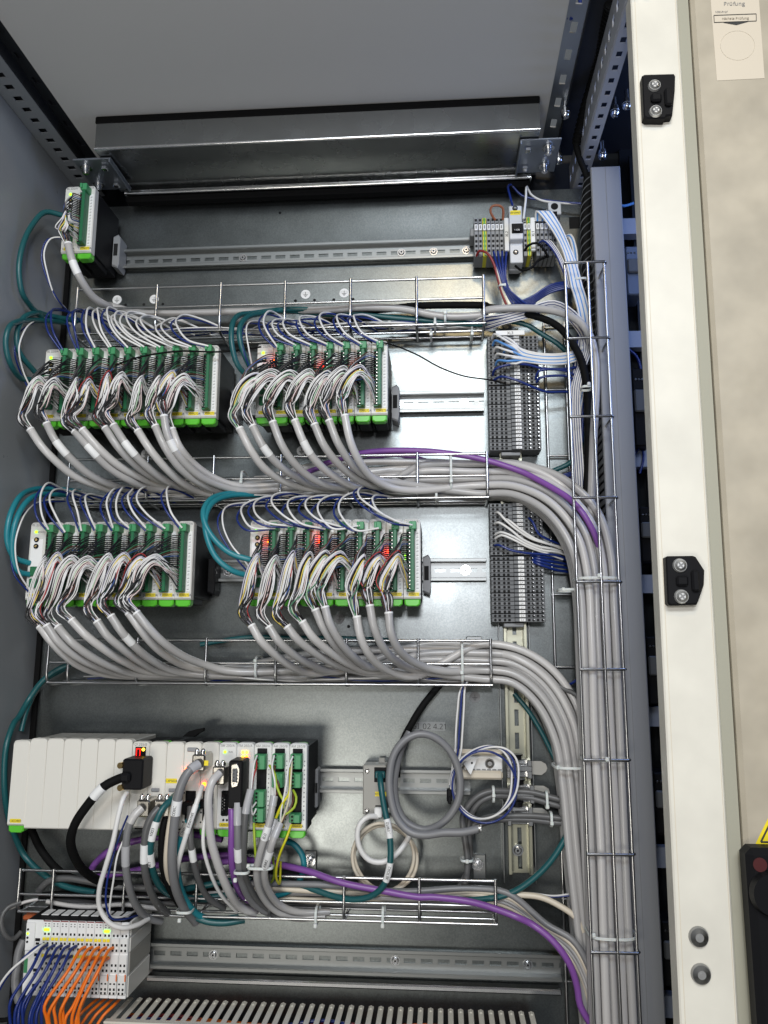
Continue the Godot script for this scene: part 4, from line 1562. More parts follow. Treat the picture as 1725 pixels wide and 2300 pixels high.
func build_io_block() -> void:
	# white block of narrow input and output terminals at the lower left
	var x0 := -0.5875
	var y0 := 0.684
	var h := 0.098
	var zf := 0.100
	var t := thing("bus_coupler", "white coupler with four lamps at the left end of the lower terminal block", "module", v(-578, 684, 10))
	var mb := Mb.new()
	mb.span(Vector3(x0, y0, 0.012), Vector3(x0 + 0.0245, y0 + h, zf), 0.0012)
	mb.span(Vector3(x0 + 0.001, y0 + h * 0.6, zf), Vector3(x0 + 0.014, y0 + h * 0.97, zf + 0.002), 0.0006)
	part(mb, "body", mats.label_white, t)
	for k in 4:
		mb = Mb.new()
		var p := Vector3(x0 + 0.004, y0 + h * (0.88 - 0.055 * k), zf + 0.002)
		mb.cyl(p, p + v(0, 0, 0.5), 0.0016, 10)
		part(mb, "status_lamp", mats.led_green if k == 1 else mats.hole, t)
	mb = Mb.new()
	mb.span(Vector3(x0 + 0.001, y0 + h * 0.30, zf), Vector3(x0 + 0.006, y0 + h * 0.49, zf + 0.0004))
	part(mb, "green_print", mats.green_plug, t)
	mb = Mb.new()
	for k in 4:
		mb.box(Vector3(x0 + 0.018, y0 + h * (0.14 + 0.2 * k), zf), v(7, 4, 0.6))
		mb.box(Vector3(x0 + 0.018, y0 + h * (0.09 + 0.2 * k), zf), v(5, 3, 0.6))
	part(mb, "wire_openings", mats.hole, t)
	var last: Node3D
	for i in 10:
		var x := x0 + 0.0248 + 0.0124 * i
		var l := "narrow white terminal module, %s right of the coupler" % ORD[i]
		if i == 9:
			l = "narrow white terminal module at the lower block's right end, no wires"
		var o := thing("terminal_module", l, "module", Vector3(x, y0, 0.012), "narrow white modules of the lower block")
		last = o
		mb = Mb.new()
		mb.span(Vector3(x, y0, 0.014), Vector3(x + 0.012, y0 + h, zf), 0.0008)
		part(mb, "body", mats.label_white, o)
		mb = Mb.new()
		mb.span(Vector3(x + 0.0004, y0 + 0.006, zf - 0.001), Vector3(x + 0.0116, y0 + 0.03, zf + 0.003), 0.0006)
		mb.span(Vector3(x + 0.0004, y0 + 0.033, zf - 0.001), Vector3(x + 0.0116, y0 + 0.056, zf + 0.0015), 0.0006)
		mb.span(Vector3(x + 0.0004, y0 + 0.059, zf - 0.001), Vector3(x + 0.0116, y0 + 0.078, zf + 0.0015), 0.0006)
		part(mb, "lever_row", mats.io_white, o)
		mb = Mb.new()
		for yy in [8.0, 13.0, 20.0, 36.0, 43.0, 62.0, 69.0, 80.5]:
			for xx in [3.3, 8.7]:
				var zz := zf + (0.0031 if yy < 30 else (0.0016 if yy < 79 else 0.0001))
				mb.box(Vector3(x + xx * 0.001, y0 + yy * 0.001, zz), v(2.6, 3.0 if yy != 20.0 else 2.0, 0.4))
		part(mb, "wire_openings", mats.hole, o)
		if i < 8:
			mb = Mb.new()
			for yy in [53.0, 74.6]:
				for xx in [3.3, 8.7]:
					mb.box(Vector3(x + xx * 0.001, y0 + yy * 0.001, zf + 0.0022), v(4.6, 4.0, 1.4), 0.0005)
			part(mb, "yellow_key", mats.yellow, o)
			mb = Mb.new()
			mb.box(Vector3(x + 0.006, y0 + 0.0925, zf + 0.0003), v(10.6, 8.4, 0.6))
			var lp := part(mb, "label_plate", mats.label_white, o)
			mb = Mb.new()
			mb.box(Vector3(x + 0.006, y0 + 0.0974, zf + 0.0006), v(10.6, 1.2, 0.6))
			part(mb, "red_line", mats.red_wire, lp)
			mb = Mb.new()
			for xx in [3.5, 8.5]:
				for yy in [91.0, 94.0]:
					mb.box(Vector3(x + xx * 0.001, y0 + yy * 0.001, zf + 0.0007), v(2.2, 1.4, 0.3))
			part(mb, "printed_marks", mats.grey_ink, lp)
		if i in [0, 7]:
			mb = Mb.new()
			mb.box(Vector3(x + 0.0055, y0 + 0.0862, zf + 0.001), v(8, 3.6, 2), 0.0008)
			part(mb, "lit_lamp", mats.led_green, o)
		if i > 5:
			mb = Mb.new()
			mb.box(Vector3(x + 0.0112, y0 + 0.028, zf + 0.0034), v(1.6, 9, 1), 0.0003)
			part(mb, "orange_tab", mats.orange_wire, o)
	for yy in [0.0, 30.0, 58.0, 79.0]:
		mb = Mb.new()
		mb.span(Vector3(x0 + 0.1486, y0 + yy * 0.001 + 0.0006, 0.016), Vector3(x0 + 0.1502, y0 + (yy + (28.0 if yy < 50 else 19.0)) * 0.001, 0.096), 0.0008)
		part(mb, "side_panel", mats.box_grey if yy == 30.0 else mats.face, last)
	# ribbed dark top edge with white marker row
	t = thing("marker_row", "slanted row of white markers along the lower block's top edge", "label", Vector3(-0.51, 0.784, 0.05))
	for k in 9:
		mb = Mb.new()
		mb.box(Vector3(-0.570 + 0.0146 * k, 0.7838, 0.072), v(11, 1.4, 22), 0.0005)
		part(mb, "marker", mats.label_white, t)
	mb = Mb.new()
	mb.span(v(-586, 780.5, 30), v(-440, 782.5, 98), 0.0005)
	part(mb, "dark_ledge", mats.housing, t)
	# orange plug peeping out top left
	mb = Mb.new()
	mb.span(v(-609.9, 777.7, 70), v(-594.7, 771, 70) - v(0, 0, 20), 0.002)
	single(mb, "orange_clip", mat("rust", lin(0.35, 0.08, 0.02), 0.5), "rust-orange clip at the lower block's top left corner", "clip")


# the part of a path between two distances from its start
func stretch(p: Array, from: float, to: float) -> Array:
	var out := []
	var d := 0.0
	for i in p.size():
		if i > 0:
			d += p[i].distance_to(p[i - 1])
		if d >= from and d <= to:
			out.append(p[i])
	return out


const CORE_DARK := ["core_black", "core_black", "core_brown", "core_black", "core_black", "core_blue", "core_black", "core_green", "core_black", "core_black", "core_grey", "core_black", "core_black"]
const CORE_PALE := ["core_white", "core_white", "core_pink", "core_white", "core_yellow", "core_white", "core_black", "core_white", "core_mint", "core_white", "core_violet", "core_white", "core_pink", "core_white", "core_black", "core_white", "core_red", "core_white", "core_white"]


# a grey control cable: sheath along pts, stripped cores fanned out to the terminals of a module at at
func control_cable(label: String, pts: Array, r: float, at: Vector3, sleeve: bool, m: Material, n := 27) -> void:
	var s: Vector3 = pts[0]
	var t := thing("control_cable", label, "cable", s, "grey control cables with fanned cores")
	var path := spline(pts, 0.009)
	var mb := Mb.new()
	mb.tube(path, r, 11)
	part(mb, "sheath", m, t)
	var d: Vector3 = (path[0] - path[2]).normalized()
	mb = Mb.new()
	mb.tube([s - d * 0.001, s + d * 0.0016], r * 1.05, 12)
	part(mb, "cut_edge", mats.label_white, t)
	if sleeve:
		mb = Mb.new()
		mb.tube(stretch(path, 0.03, 0.056), r * 1.05, 11)
		part(mb, "label_sleeve", mats.label_white, t)
	var side := Vector3(0, 0, 1).cross(d).normalized()
	var apex := rng.randf_range(0.061, 0.070) + (0.007 if at.y > 1.4 else 0.0)
	var shift := rng.randi() % 5
	var bow := rng.randf_range(0.003, 0.009)
	for j in n:
		var f := float(j) / (n - 1)
		var tgt := at + v(6.5, 26 + 78 * f, 119)
		var hi := f > 0.42
		var g := TAU * j / n * 2.4
		var p0 := s + side * cos(g) * r * 0.7 + Vector3(0, 0, sin(g) * r * 0.6)
		# neighbours in the bundle keep their order
		var o := lerpf(-1.0, 1.0, fmod(j * 0.618 + 0.13 * shift, 1.0))
		var p1 := p0 + d * 0.022 + Vector3(-0.001 - o * 0.0045, 0, 0.003 + rng.randf_range(-0.001, 0.003))
		var gap := tgt.x - s.x
		var a: Vector3
		var b: Vector3
		var c: Vector3
		var b1: Vector3
		if hi:
			var q := (f - 0.42) / 0.58
			a = Vector3(s.x - bow * 0.5 + o * 0.007, lerpf(s.y, tgt.y, 0.48), 0.157 + o * 0.007)
			b = Vector3(s.x + gap * lerpf(0.42, 0.56, q), tgt.y - lerpf(0.006, 0.016, q) + rng.randf_range(-0.002, 0.002), 0.148 + rng.randf_range(-0.002, 0.005))
			c = tgt + v(-7, -1.5, 11)
			b1 = a.lerp(b, 0.5) + Vector3(-0.004, 0.004, 0.002)
		else:
			var q := f / 0.42
			var ay: float = 1.16 + (at.y + apex - 1.16) * 0.953 + o * 0.009
			a = Vector3(s.x - bow - o * 0.0095, lerpf(s.y, ay, 0.52), 0.158 + rng.randf_range(-0.004, 0.006) - o * 0.003)
			b1 = Vector3(s.x + gap * 0.17 - o * 0.006, lerpf(s.y, ay, 0.88), 0.163)
			b = Vector3(s.x + gap * (0.52 + 0.03 * o + 0.04 * q), ay + 0.004, 0.161 + rng.randf_range(-0.003, 0.004))
			c = Vector3(tgt.x - rng.randf_range(0.003, 0.008), lerpf(ay, tgt.y, 0.35), 0.147)
		mb = Mb.new()
		mb.tube(spline([p0, p1, a, b1, b, c, tgt], 0.0065), 0.00092, 5, false)
		var k: String = CORE_DARK[(j * 5 + shift) % CORE_DARK.size()] if hi else CORE_PALE[(j * 3 + shift) % CORE_PALE.size()]
		part(mb, "core_wire", mats[k], t)


# from a point inside a tray along its lane to the tray's right end, round the bend and down the upright basket
func lane_run(y: float, z: float, x_from: float, xv: float, zv: float, drop: float, drift := 0.0) -> Array:
	var out := []
	if x_from < -60:
		out.append(v(-30, y + rng.randf_range(-2, 2), z))
	out.append(v(55, y, z))
	for k in 4:
		var g := PI * 0.5 * (k + 0.6) / 3.6
		out.append(v(lerpf(78, xv, sin(g)), y - drop * (1.0 - cos(g)), lerpf(z, zv, sin(g) * 0.9)))
	var yy := y - drop - 90
	var kx := 0
	while yy > 520:
		out.append(v(xv + rng.randf_range(-1.0, 1.0) + drift * clampf((y - drop - yy) / 330.0, 0, 1), yy, zv + rng.randf_range(-1.5, 1.5)))
		yy -= 130
		kx += 1
	out.append(v(xv + drift, 505, zv))
	return out


func build_grey_cables() -> void:
	var ul := [[v(-612.4, 1481, 150), v(-594.2, 1456.3, 150), v(-579.3, 1438.8, 140), v(-559.9, 1419.4, 115), v(-534.6, 1409, 85), v(-509.5, 1404.7, 58)], [v(-588.1, 1489.8, 150), v(-572.4, 1463.4, 150), v(-554.3, 1439.6, 135), v(-534.4, 1420.2, 110), v(-511, 1409.8, 80), v(-487.6, 1407, 54)], [v(-543.4, 1477.3, 150), v(-518.3, 1450.2, 150), v(-498.4, 1427.6, 130), v(-475.3, 1412.9, 105), v(-450.9, 1406.3, 68)], [v(-529.8, 1478.6, 155), v(-508.8, 1454.9, 150), v(-486.3, 1432.4, 130), v(-462.5, 1418.9, 100), v(-437.1, 1413.5, 64)], [v(-497, 1481.9, 150), v(-479.4, 1456.9, 150), v(-464.8, 1438.3, 135), v(-442.9, 1420, 105), v(-413.1, 1412.7, 66)],
		[v(-482.5, 1483.9, 155), v(-460, 1452.8, 155), v(-442.1, 1430.6, 135), v(-421.7, 1413.3, 100), v(-392.7, 1405.2, 64)], [v(-447, 1476.5, 150), v(-427.7, 1448.7, 150), v(-409.2, 1423.9, 130), v(-390.4, 1406.4, 95), v(-362.8, 1399.2, 60)], [v(-419.1, 1481.5, 155), v(-404.2, 1451.9, 155), v(-387.9, 1424.9, 135), v(-366.2, 1407.5, 100), v(-336.5, 1401, 62)], [v(-405.1, 1495, 160), v(-398.4, 1467.5, 160), v(-385.2, 1439.5, 145), v(-364.5, 1416.7, 115), v(-336.8, 1406.3, 80), v(-306.4, 1402.9, 60)], [v(-395.6, 1477.6, 150), v(-384.2, 1452.9, 150), v(-371, 1433.1, 120), v(-348.5, 1418.1, 85), v(-312.3, 1410.6, 58)]]
	var ur := [[v(-293.6, 1477, 150), v(-278.8, 1448.7, 150), v(-262.3, 1424.2, 130), v(-237.6, 1409.5, 95), v(-198.5, 1403.7, 62)], [v(-274.3, 1480.3, 150), v(-258.6, 1450.8, 150), v(-240.7, 1428.8, 130), v(-215, 1413.5, 98), v(-183.1, 1405.7, 64)], [v(-243.6, 1484.4, 155), v(-231.4, 1453.9, 155), v(-217.2, 1430.9, 140), v(-193.6, 1411, 108), v(-156.9, 1403.7, 72)], [v(-210.9, 1486.2, 155), v(-198.4, 1455.8, 155), v(-186.4, 1435.3, 140), v(-162.1, 1415.6, 108), v(-122.3, 1403.7, 70)], [v(-181.9, 1479.6, 155), v(-170.2, 1452.9, 155), v(-155.5, 1432.4, 140), v(-133, 1415.2, 108), v(-92.5, 1404.8, 70)], [v(-160.8, 1485.2, 155), v(-149.1, 1454.9, 155), v(-136.6, 1434.5, 140), v(-120.2, 1418.3, 115), v(-91.4, 1410.9, 85), v(-55.6, 1409.5, 66)], [v(-137.2, 1490.6, 160), v(-129.8, 1455.6, 160), v(-119.6, 1430.6, 145), v(-103.4, 1410.8, 115), v(-74.4, 1400.1, 82), v(-38.4, 1398.4, 66)]]
	var ml := [[v(-574.1, 1189, 150), v(-558.3, 1170.4, 150), v(-545.2, 1149.3, 130), v(-528.9, 1130.4, 100), v(-500.2, 1119.3, 62)], [v(-562.1, 1190.5, 155), v(-547.9, 1170.9, 152), v(-528.4, 1149.4, 135), v(-506, 1131.7, 102), v(-475.9, 1118.8, 60)], [v(-547.8, 1188.6, 150), v(-527.4, 1168.2, 150), v(-508.3, 1149.4, 132), v(-485.8, 1131.7, 98), v(-460.9, 1120.1, 60)], [v(-525.9, 1198, 155), v(-505.8, 1177.7, 152), v(-486.1, 1158.6, 135), v(-467.6, 1140, 102), v(-438.5, 1123.8, 60)], [v(-488.5, 1196.2, 155), v(-474, 1176.6, 152), v(-457.6, 1158.7, 135), v(-443.3, 1140.1, 102), v(-416, 1122.7, 60)], [v(-467.3, 1203.6, 158), v(-452, 1181.8, 155), v(-438.8, 1161, 135), v(-426.4, 1142.5, 102), v(-398.6, 1124, 60)], [v(-444.2, 1208.3, 152), v(-429.8, 1189.1, 150), v(-417.3, 1166.8, 130), v(-401.4, 1146, 98), v(-374.6, 1130.1, 58)], [v(-429.8, 1208, 160), v(-416.4, 1192.3, 158), v(-397.9, 1170.1, 145), v(-377.5, 1149, 112), v(-352, 1134.6, 76), v(-314.9, 1124.8, 58)]]
	var mr := [[v(-266.6, 1190.4, 150), v(-254.5, 1171.4, 150), v(-239.7, 1153.7, 132), v(-220.4, 1134.7, 98), v(-193.3, 1123.1, 60)], [v(-241.8, 1188.8, 150), v(-229.4, 1171, 150), v(-214.3, 1154.2, 132), v(-192.1, 1137.5, 98), v(-159.4, 1125.6, 60)], [v(-215.2, 1189.2, 155), v(-201.8, 1172.6, 152), v(-182.2, 1155, 132), v(-156.8, 1138.1, 98), v(-123.2, 1126.3, 60)], [v(-193.9, 1195.8, 155), v(-181.6, 1177.1, 152), v(-163.9, 1158.8, 132), v(-140.4, 1140.5, 98), v(-108.7, 1126.8, 60)], [v(-176.5, 1212.7, 152), v(-166.3, 1189.3, 150), v(-154.5, 1169.1, 135), v(-139.7, 1150.4, 105), v(-113, 1133.7, 66)], [v(-161.8, 1215.6, 160), v(-155.9, 1195.7, 160), v(-144.1, 1171.3, 145), v(-127.2, 1148.2, 112), v(-100.9, 1131.3, 68)], [v(-118, 1202.5, 155), v(-113.8, 1179.3, 155), v(-105.9, 1157.4, 142), v(-92.5, 1137.8, 112), v(-69.4, 1124.2, 76), v(-39.2, 1119.7, 62)], [v(-99.9, 1218, 155), v(-94.8, 1191.5, 155), v(-85.9, 1167, 140), v(-69.8, 1145, 108), v(-41.5, 1129.4, 66)], [v(-73.5, 1207.9, 158), v(-71.2, 1184.4, 158), v(-63.3, 1162.6, 142), v(-46.7, 1144, 110), v(-19.9, 1131.4, 76), v(13, 1126.5, 62)]]
	var sets := [["upper left", ul, 1397.0, 0], ["upper right", ur, 1397.0, 10], ["middle left", ml, 1117.0, 0], ["middle right", mr, 1117.0, 8]]
	for q in sets:
		var n := 0
		for p in q[1]:
			var k: int = n + int(q[3])
			var upper: bool = float(q[2]) > 1300
			# later cables lie in front and higher
			var row: int = k % 5
			var layer: int = k / 5
			var y: float = float(q[2]) + 12.1 * row + rng.randf_range(-1.2, 1.2)
			var z := 13.0 + 12.5 * layer
			var last: Vector3 = p[p.size() - 1]
			var full: Array = p.duplicate()
			if upper:
				full.append_array(lane_run(y, z, last.x * 1000, 195.5 + 11.9 * row, 80.0 + 13.0 * layer, 148.0))
			else:
				full.append_array(lane_run(y, z, last.x * 1000, 170.0 + 9.5 * row, 22.0 + 13.0 * layer, 150.0, 22.0))
			var mods: Array = banks[q[0]]
			var mi: int = n + (1 if q[0] == "middle left" else 0)
			var l: String = "grey control cable fanning into the %s bank, sheath end %s from the left" % [q[0], ORD[n]]
			if n == q[1].size() - 1:
				l = "grey control cable fanning into the %s bank, rightmost sheath end" % q[0]
			control_cable(l, full, 0.0058, mods[mi], upper and n in [1, 2, 5, 8] and q[0] == "upper left" or q[0] == "upper right" and n in [1, 3] or q[0] == "middle left" and n == 5, mats.sheath if n % 3 else mats.sheath_light)
			n += 1
	# the lone cable from the top bank crosses the whole cabinet
	var p := [v(-576.5, 1780.1, 150), v(-567.5, 1751.4, 150), v(-558.4, 1728, 140), v(-551.3, 1712.1, 110), v(-540.7, 1711.8, 70)]
	p.append_array([v(-551.3, 1725.5, 45), v(-505.5, 1713.8, 40), v(-451.6, 1712.2, 36), v(-334.2, 1713.3, 34)])
	p.append_array([v(-170.3, 1709.4, 40), v(-130, 1709.7, 44), v(-64, 1705.5, 44), v(-6.5, 1692.6, 44), v(27.2, 1688.9, 44), v(73.7, 1691.6, 46)])
	p.append_array([v(72, 1693.6, 52), v(138.4, 1690.6, 66), v(190, 1673.7, 82), v(217.2, 1651.1, 92), v(229.6, 1623.1, 98), v(234.2, 1591.3, 100), v(233.7, 1551.5, 100), v(230, 1506.1, 100), v(226.3, 1461.9, 98)])
	p.append_array([v(220, 1280, 74), v(228, 1100, 70), v(232, 800, 70), v(232, 505, 70)])
	control_cable("long grey cable from the lone top left module, running along the highest tray", p, 0.0060, banks["top"][0], true, mats.sheath)
	# black cable beside it
	p = [v(-200.5, 1715, 18), v(-92.1, 1716, 20), v(-38.3, 1717.9, 26), v(77.6, 1713.1, 30)]
	p.append_array([v(73.2, 1710.4, 34), v(133.9, 1689.6, 50), v(180, 1663.3, 66), v(201.7, 1633.7, 74), v(217.4, 1596.9, 78), v(223.9, 1553.1, 78), v(223.7, 1497.7, 78), v(221.6, 1437.7, 76)])
	p.append_array([v(206, 1240, 64), v(212, 1000, 60), v(212, 505, 60)])
	cable("power_cable", "thick black cable bending from the highest tray down the basket", "cable", p, 0.0058, mats.rubber)
	# purple cable from the second tray
	p = [v(-273.1, 1417.1, 24), v(-233.2, 1429, 28), v(-188.4, 1448.1, 34), v(-151.5, 1459.3, 40), v(-115, 1465.1, 46), v(-63.8, 1465.9, 52), v(-0.9, 1460.8, 56), v(70.9, 1446.4, 58)]
	p.append_array([v(125.1, 1424.8, 66), v(146.9, 1410.2, 76), v(167.8, 1394.1, 88), v(188.1, 1376.3, 100), v(202.8, 1356.5, 108), v(215.7, 1333.6, 108), v(227.2, 1307.6, 100), v(235.4, 1283.5, 88)])
	p.append_array([v(240, 1180, 74), v(236, 1050, 66), v(234, 900, 66), v(234, 505, 66)])
	cable("bus_cable", "purple cable arching from the second tray over the grey bundle", "cable", p, 0.0046, mats.purple)
	p = [v(-205.9, 1433, 20), v(-168.9, 1439.6, 24), v(-116.5, 1457.2, 30), v(-77.6, 1463.6, 34), v(-39.3, 1458.7, 30), v(11.6, 1442.3, 24)]
	cable("bus_cable", "short dark purple cable half hidden in the second tray", "cable", p, 0.0040, mats.purple)
	# thin dark cable leaving the third tray
	p = [v(-201.6, 1145.8, 12), v(-125.7, 1158.3, 14), v(-50.5, 1165.9, 16)]
	p.append_array([v(75.1, 1150.1, 20), v(101, 1144.4, 26), v(142.8, 1120.1, 36), v(175.1, 1103.2, 46), v(198.3, 1088.6, 56)])
	p.append_array([v(205, 990, 62), v(214, 850, 62), v(216, 505, 62)])
	cable("power_cable", "dark grey cable arching above the grey ones from the third tray", "cable", p, 0.0036, mats.sheath_dark)
	# extra cables bridging the tray mouths and running far left
	for i in 3:
		var y := 1420.0 + 12 * i
		p = [v(-330 + 30 * i, 1426 + 3 * i, 16 + 7 * i), v(-200, y + 4, 20 + 6 * i), v(-60, y + 8, 24 + 5 * i), v(55, y + 4, 30)]
		p.append_array(lane_run(y, 30.0 + 8 * i, 55, 200 + 13.0 * i, 92.0, 150.0).slice(1))
		cable("control_cable_run", "pale grey cable along the second tray's back, %s from the bottom" % ORD[i], "cable", p, 0.0055, mats.sheath_light, "grey cables lying along the trays")
	for i in 3:
		var y := 1128.0 + 12 * i
		p = [v(-400 + 40 * i, 1124 + 3 * i, 12 + 5 * i), v(-200, y, 18 + 6 * i), v(-60, y + 6, 24 + 5 * i), v(55, y + 4, 30)]
		p.append_array(lane_run(y, 30.0 + 6 * i, 55, 182 + 8.0 * i, 40.0 + 8 * i, 160.0, 22.0).slice(1))
		cable("control_cable_run", "pale grey cable lying along the third tray's back, %s from the bottom" % ORD[i], "cable", p, 0.0055, mats.sheath_light, "grey cables lying along the trays")


# two thin wires side by side
func wire_pair(label: String, pts: Array, ca: String, cb: String, r := 0.0016, gap := 0.0030, group := "blue and white wire pairs looping above the modules") -> void:
	var t := thing("wire_pair", label, "wire", pts[0], group)
	for k in 2:
		var p := []
		for i in pts.size():
			var f := float(i) / (pts.size() - 1)
			var j := v(rng.randf_range(-1.6, 1.6), rng.randf_range(-1.6, 1.6), rng.randf_range(-2, 2)) * (1.0 if i > 0 else 0.2)
			p.append(pts[i] + Vector3(gap * (k - 0.5) * 2.0 * (0.5 + sin(f * 5.0)), gap * (k - 0.5) * (1.0 if f > 0.3 else 0.4), 0.001 * k) + j)
		var mb := pipe(p, r, 7, 0.006)
		part(mb, "blue_wire" if [ca, cb][k] == "blue_wire" else "white_wire", mats[[ca, cb][k]], t)


func build_supply_wires() -> void:
	var ul := [[v(-584.5, 1613.8, 128), v(-601.6, 1642.6, 136), v(-612.6, 1671.2, 126), v(-620.5, 1700.5, 90), v(-612.2, 1708, 55), v(-588.9, 1686.6, 30)], [v(-558.8, 1614.4, 128), v(-566.8, 1641.6, 136), v(-575.4, 1670.1, 126), v(-581.2, 1697.6, 90), v(-570.2, 1701.1, 55), v(-549.4, 1682.6, 30)], [v(-533.2, 1616.4, 128), v(-545.4, 1641.1, 136), v(-554.7, 1672.1, 126), v(-563.7, 1698.4, 92), v(-552.1, 1696.4, 58), v(-521.3, 1679, 30)], [v(-507.6, 1617, 128), v(-521.8, 1640.4, 136), v(-534.5, 1668.9, 126), v(-549.2, 1698, 92), v(-538.2, 1693.2, 58), v(-507.5, 1680, 30)], [v(-480.7, 1615, 128), v(-504.4, 1639.9, 136), v(-520.8, 1668.5, 126), v(-529.5, 1697.9, 92), v(-516.7, 1698.2, 58), v(-479.7, 1680.1, 30)],
		[v(-455.2, 1615.7, 128), v(-484.9, 1634.1, 136), v(-507.5, 1662.7, 126), v(-515.1, 1690.1, 92), v(-497.4, 1694.8, 58), v(-465.9, 1680.3, 30)], [v(-429.8, 1615, 128), v(-467.1, 1633.6, 136), v(-489.4, 1660.9, 126), v(-497, 1689.5, 92), v(-475.7, 1697, 58), v(-438.3, 1681, 30)], [v(-407, 1614.9, 128), v(-449.5, 1635.8, 136), v(-466.5, 1657.6, 126), v(-470.2, 1684.6, 92), v(-456.5, 1693, 58), v(-410.7, 1678.8, 30)], [v(-380.4, 1613.7, 128), v(-410.9, 1623, 136), v(-432.1, 1646, 126), v(-440, 1672.8, 92), v(-428.5, 1689.1, 60), v(-383.2, 1677.4, 30)], [v(-354, 1614.3, 128), v(-387.1, 1623.6, 136), v(-409.3, 1648.8, 126), v(-419.3, 1677.7, 92), v(-411.2, 1692.4, 64), v(-382.3, 1690.5, 44), v(-344.9, 1676.9, 30)]]
	var ur := [[v(-247.1, 1610.2, 128), v(-263.2, 1628, 136), v(-272.4, 1652, 126), v(-273.3, 1681.5, 92), v(-260.9, 1692.5, 60), v(-230.3, 1676.6, 30)], [v(-218.7, 1612, 128), v(-247.1, 1625, 136), v(-258.5, 1645, 126), v(-259.6, 1670.3, 92), v(-238.6, 1681.7, 58), v(-208.7, 1674.6, 30)], [v(-194, 1611.4, 128), v(-228.6, 1625.8, 136), v(-242.8, 1645.9, 126), v(-241.6, 1671.1, 92), v(-220, 1679.8, 58), v(-187.2, 1674, 30)], [v(-169.4, 1612, 128), v(-200.3, 1623.7, 136), v(-214.9, 1647.7, 126), v(-216, 1673.1, 92), v(-193.5, 1685, 60), v(-155.1, 1674.5, 30)], [v(-144.9, 1610.1, 128), v(-172.1, 1625.5, 136), v(-186.4, 1652.1, 126), v(-185.3, 1677.5, 92), v(-169.1, 1688, 66), v(-133.8, 1673.9, 30)], [v(-118, 1610.6, 128), v(-145.3, 1628.6, 136), v(-157.9, 1651.3, 126), v(-157.2, 1675.4, 92), v(-140.4, 1684.1, 66), v(-101.9, 1674.4, 30)], [v(-91.2, 1613.8, 128), v(-119.7, 1627.9, 136), v(-134.5, 1653.2, 126), v(-131.8, 1674.6, 92), v(-114.5, 1683.9, 66), v(-70.1, 1676.3, 30)]]
	var ml := [[v(-585.8, 1332.3, 128), v(-595.2, 1352.9, 136), v(-604.6, 1383, 126), v(-607.3, 1408.3, 100), v(-603.6, 1409.3, 66), v(-579.5, 1391.8, 30)], [v(-559.5, 1328.4, 128), v(-576.8, 1355.2, 136), v(-590.9, 1377.9, 126), v(-596.7, 1397.6, 98), v(-592, 1404.3, 62), v(-563.3, 1391.6, 30)], [v(-534.9, 1330.6, 128), v(-542.4, 1357.3, 136), v(-555.1, 1380.7, 126), v(-566.4, 1398, 98), v(-568, 1401.4, 62), v(-547.1, 1390.9, 30)], [v(-512.8, 1331.7, 128), v(-522.5, 1354.6, 136), v(-536, 1376.1, 126), v(-545, 1391.5, 98), v(-541.4, 1396.4, 62), v(-514.8, 1390.6, 30)], [v(-485.7, 1331.4, 128), v(-492.9, 1351.9, 136), v(-502.1, 1373.2, 126), v(-505, 1396, 98), v(-502.5, 1404.2, 62), v(-482.7, 1390.2, 30)], [v(-461.3, 1333.6, 128), v(-477.9, 1347, 136), v(-488.5, 1370.2, 126), v(-491.9, 1397.9, 98), v(-489.1, 1407.6, 70), v(-469.5, 1392, 30)], [v(-434.3, 1331, 128), v(-458.8, 1356.4, 136), v(-470.9, 1377.3, 126), v(-476.7, 1397, 98), v(-474.9, 1404.7, 66), v(-448.1, 1389.9, 30)], [v(-407.6, 1332, 128), v(-436.9, 1353.8, 136), v(-456.1, 1376.4, 126), v(-459, 1398, 98), v(-454.1, 1404.4, 66), v(-426.8, 1389.6, 30)], [v(-382.2, 1333, 128), v(-398.2, 1355.8, 136), v(-412, 1380.8, 126), v(-416.3, 1401.3, 98), v(-411.3, 1404.6, 70), v(-381.8, 1389.2, 30)]]
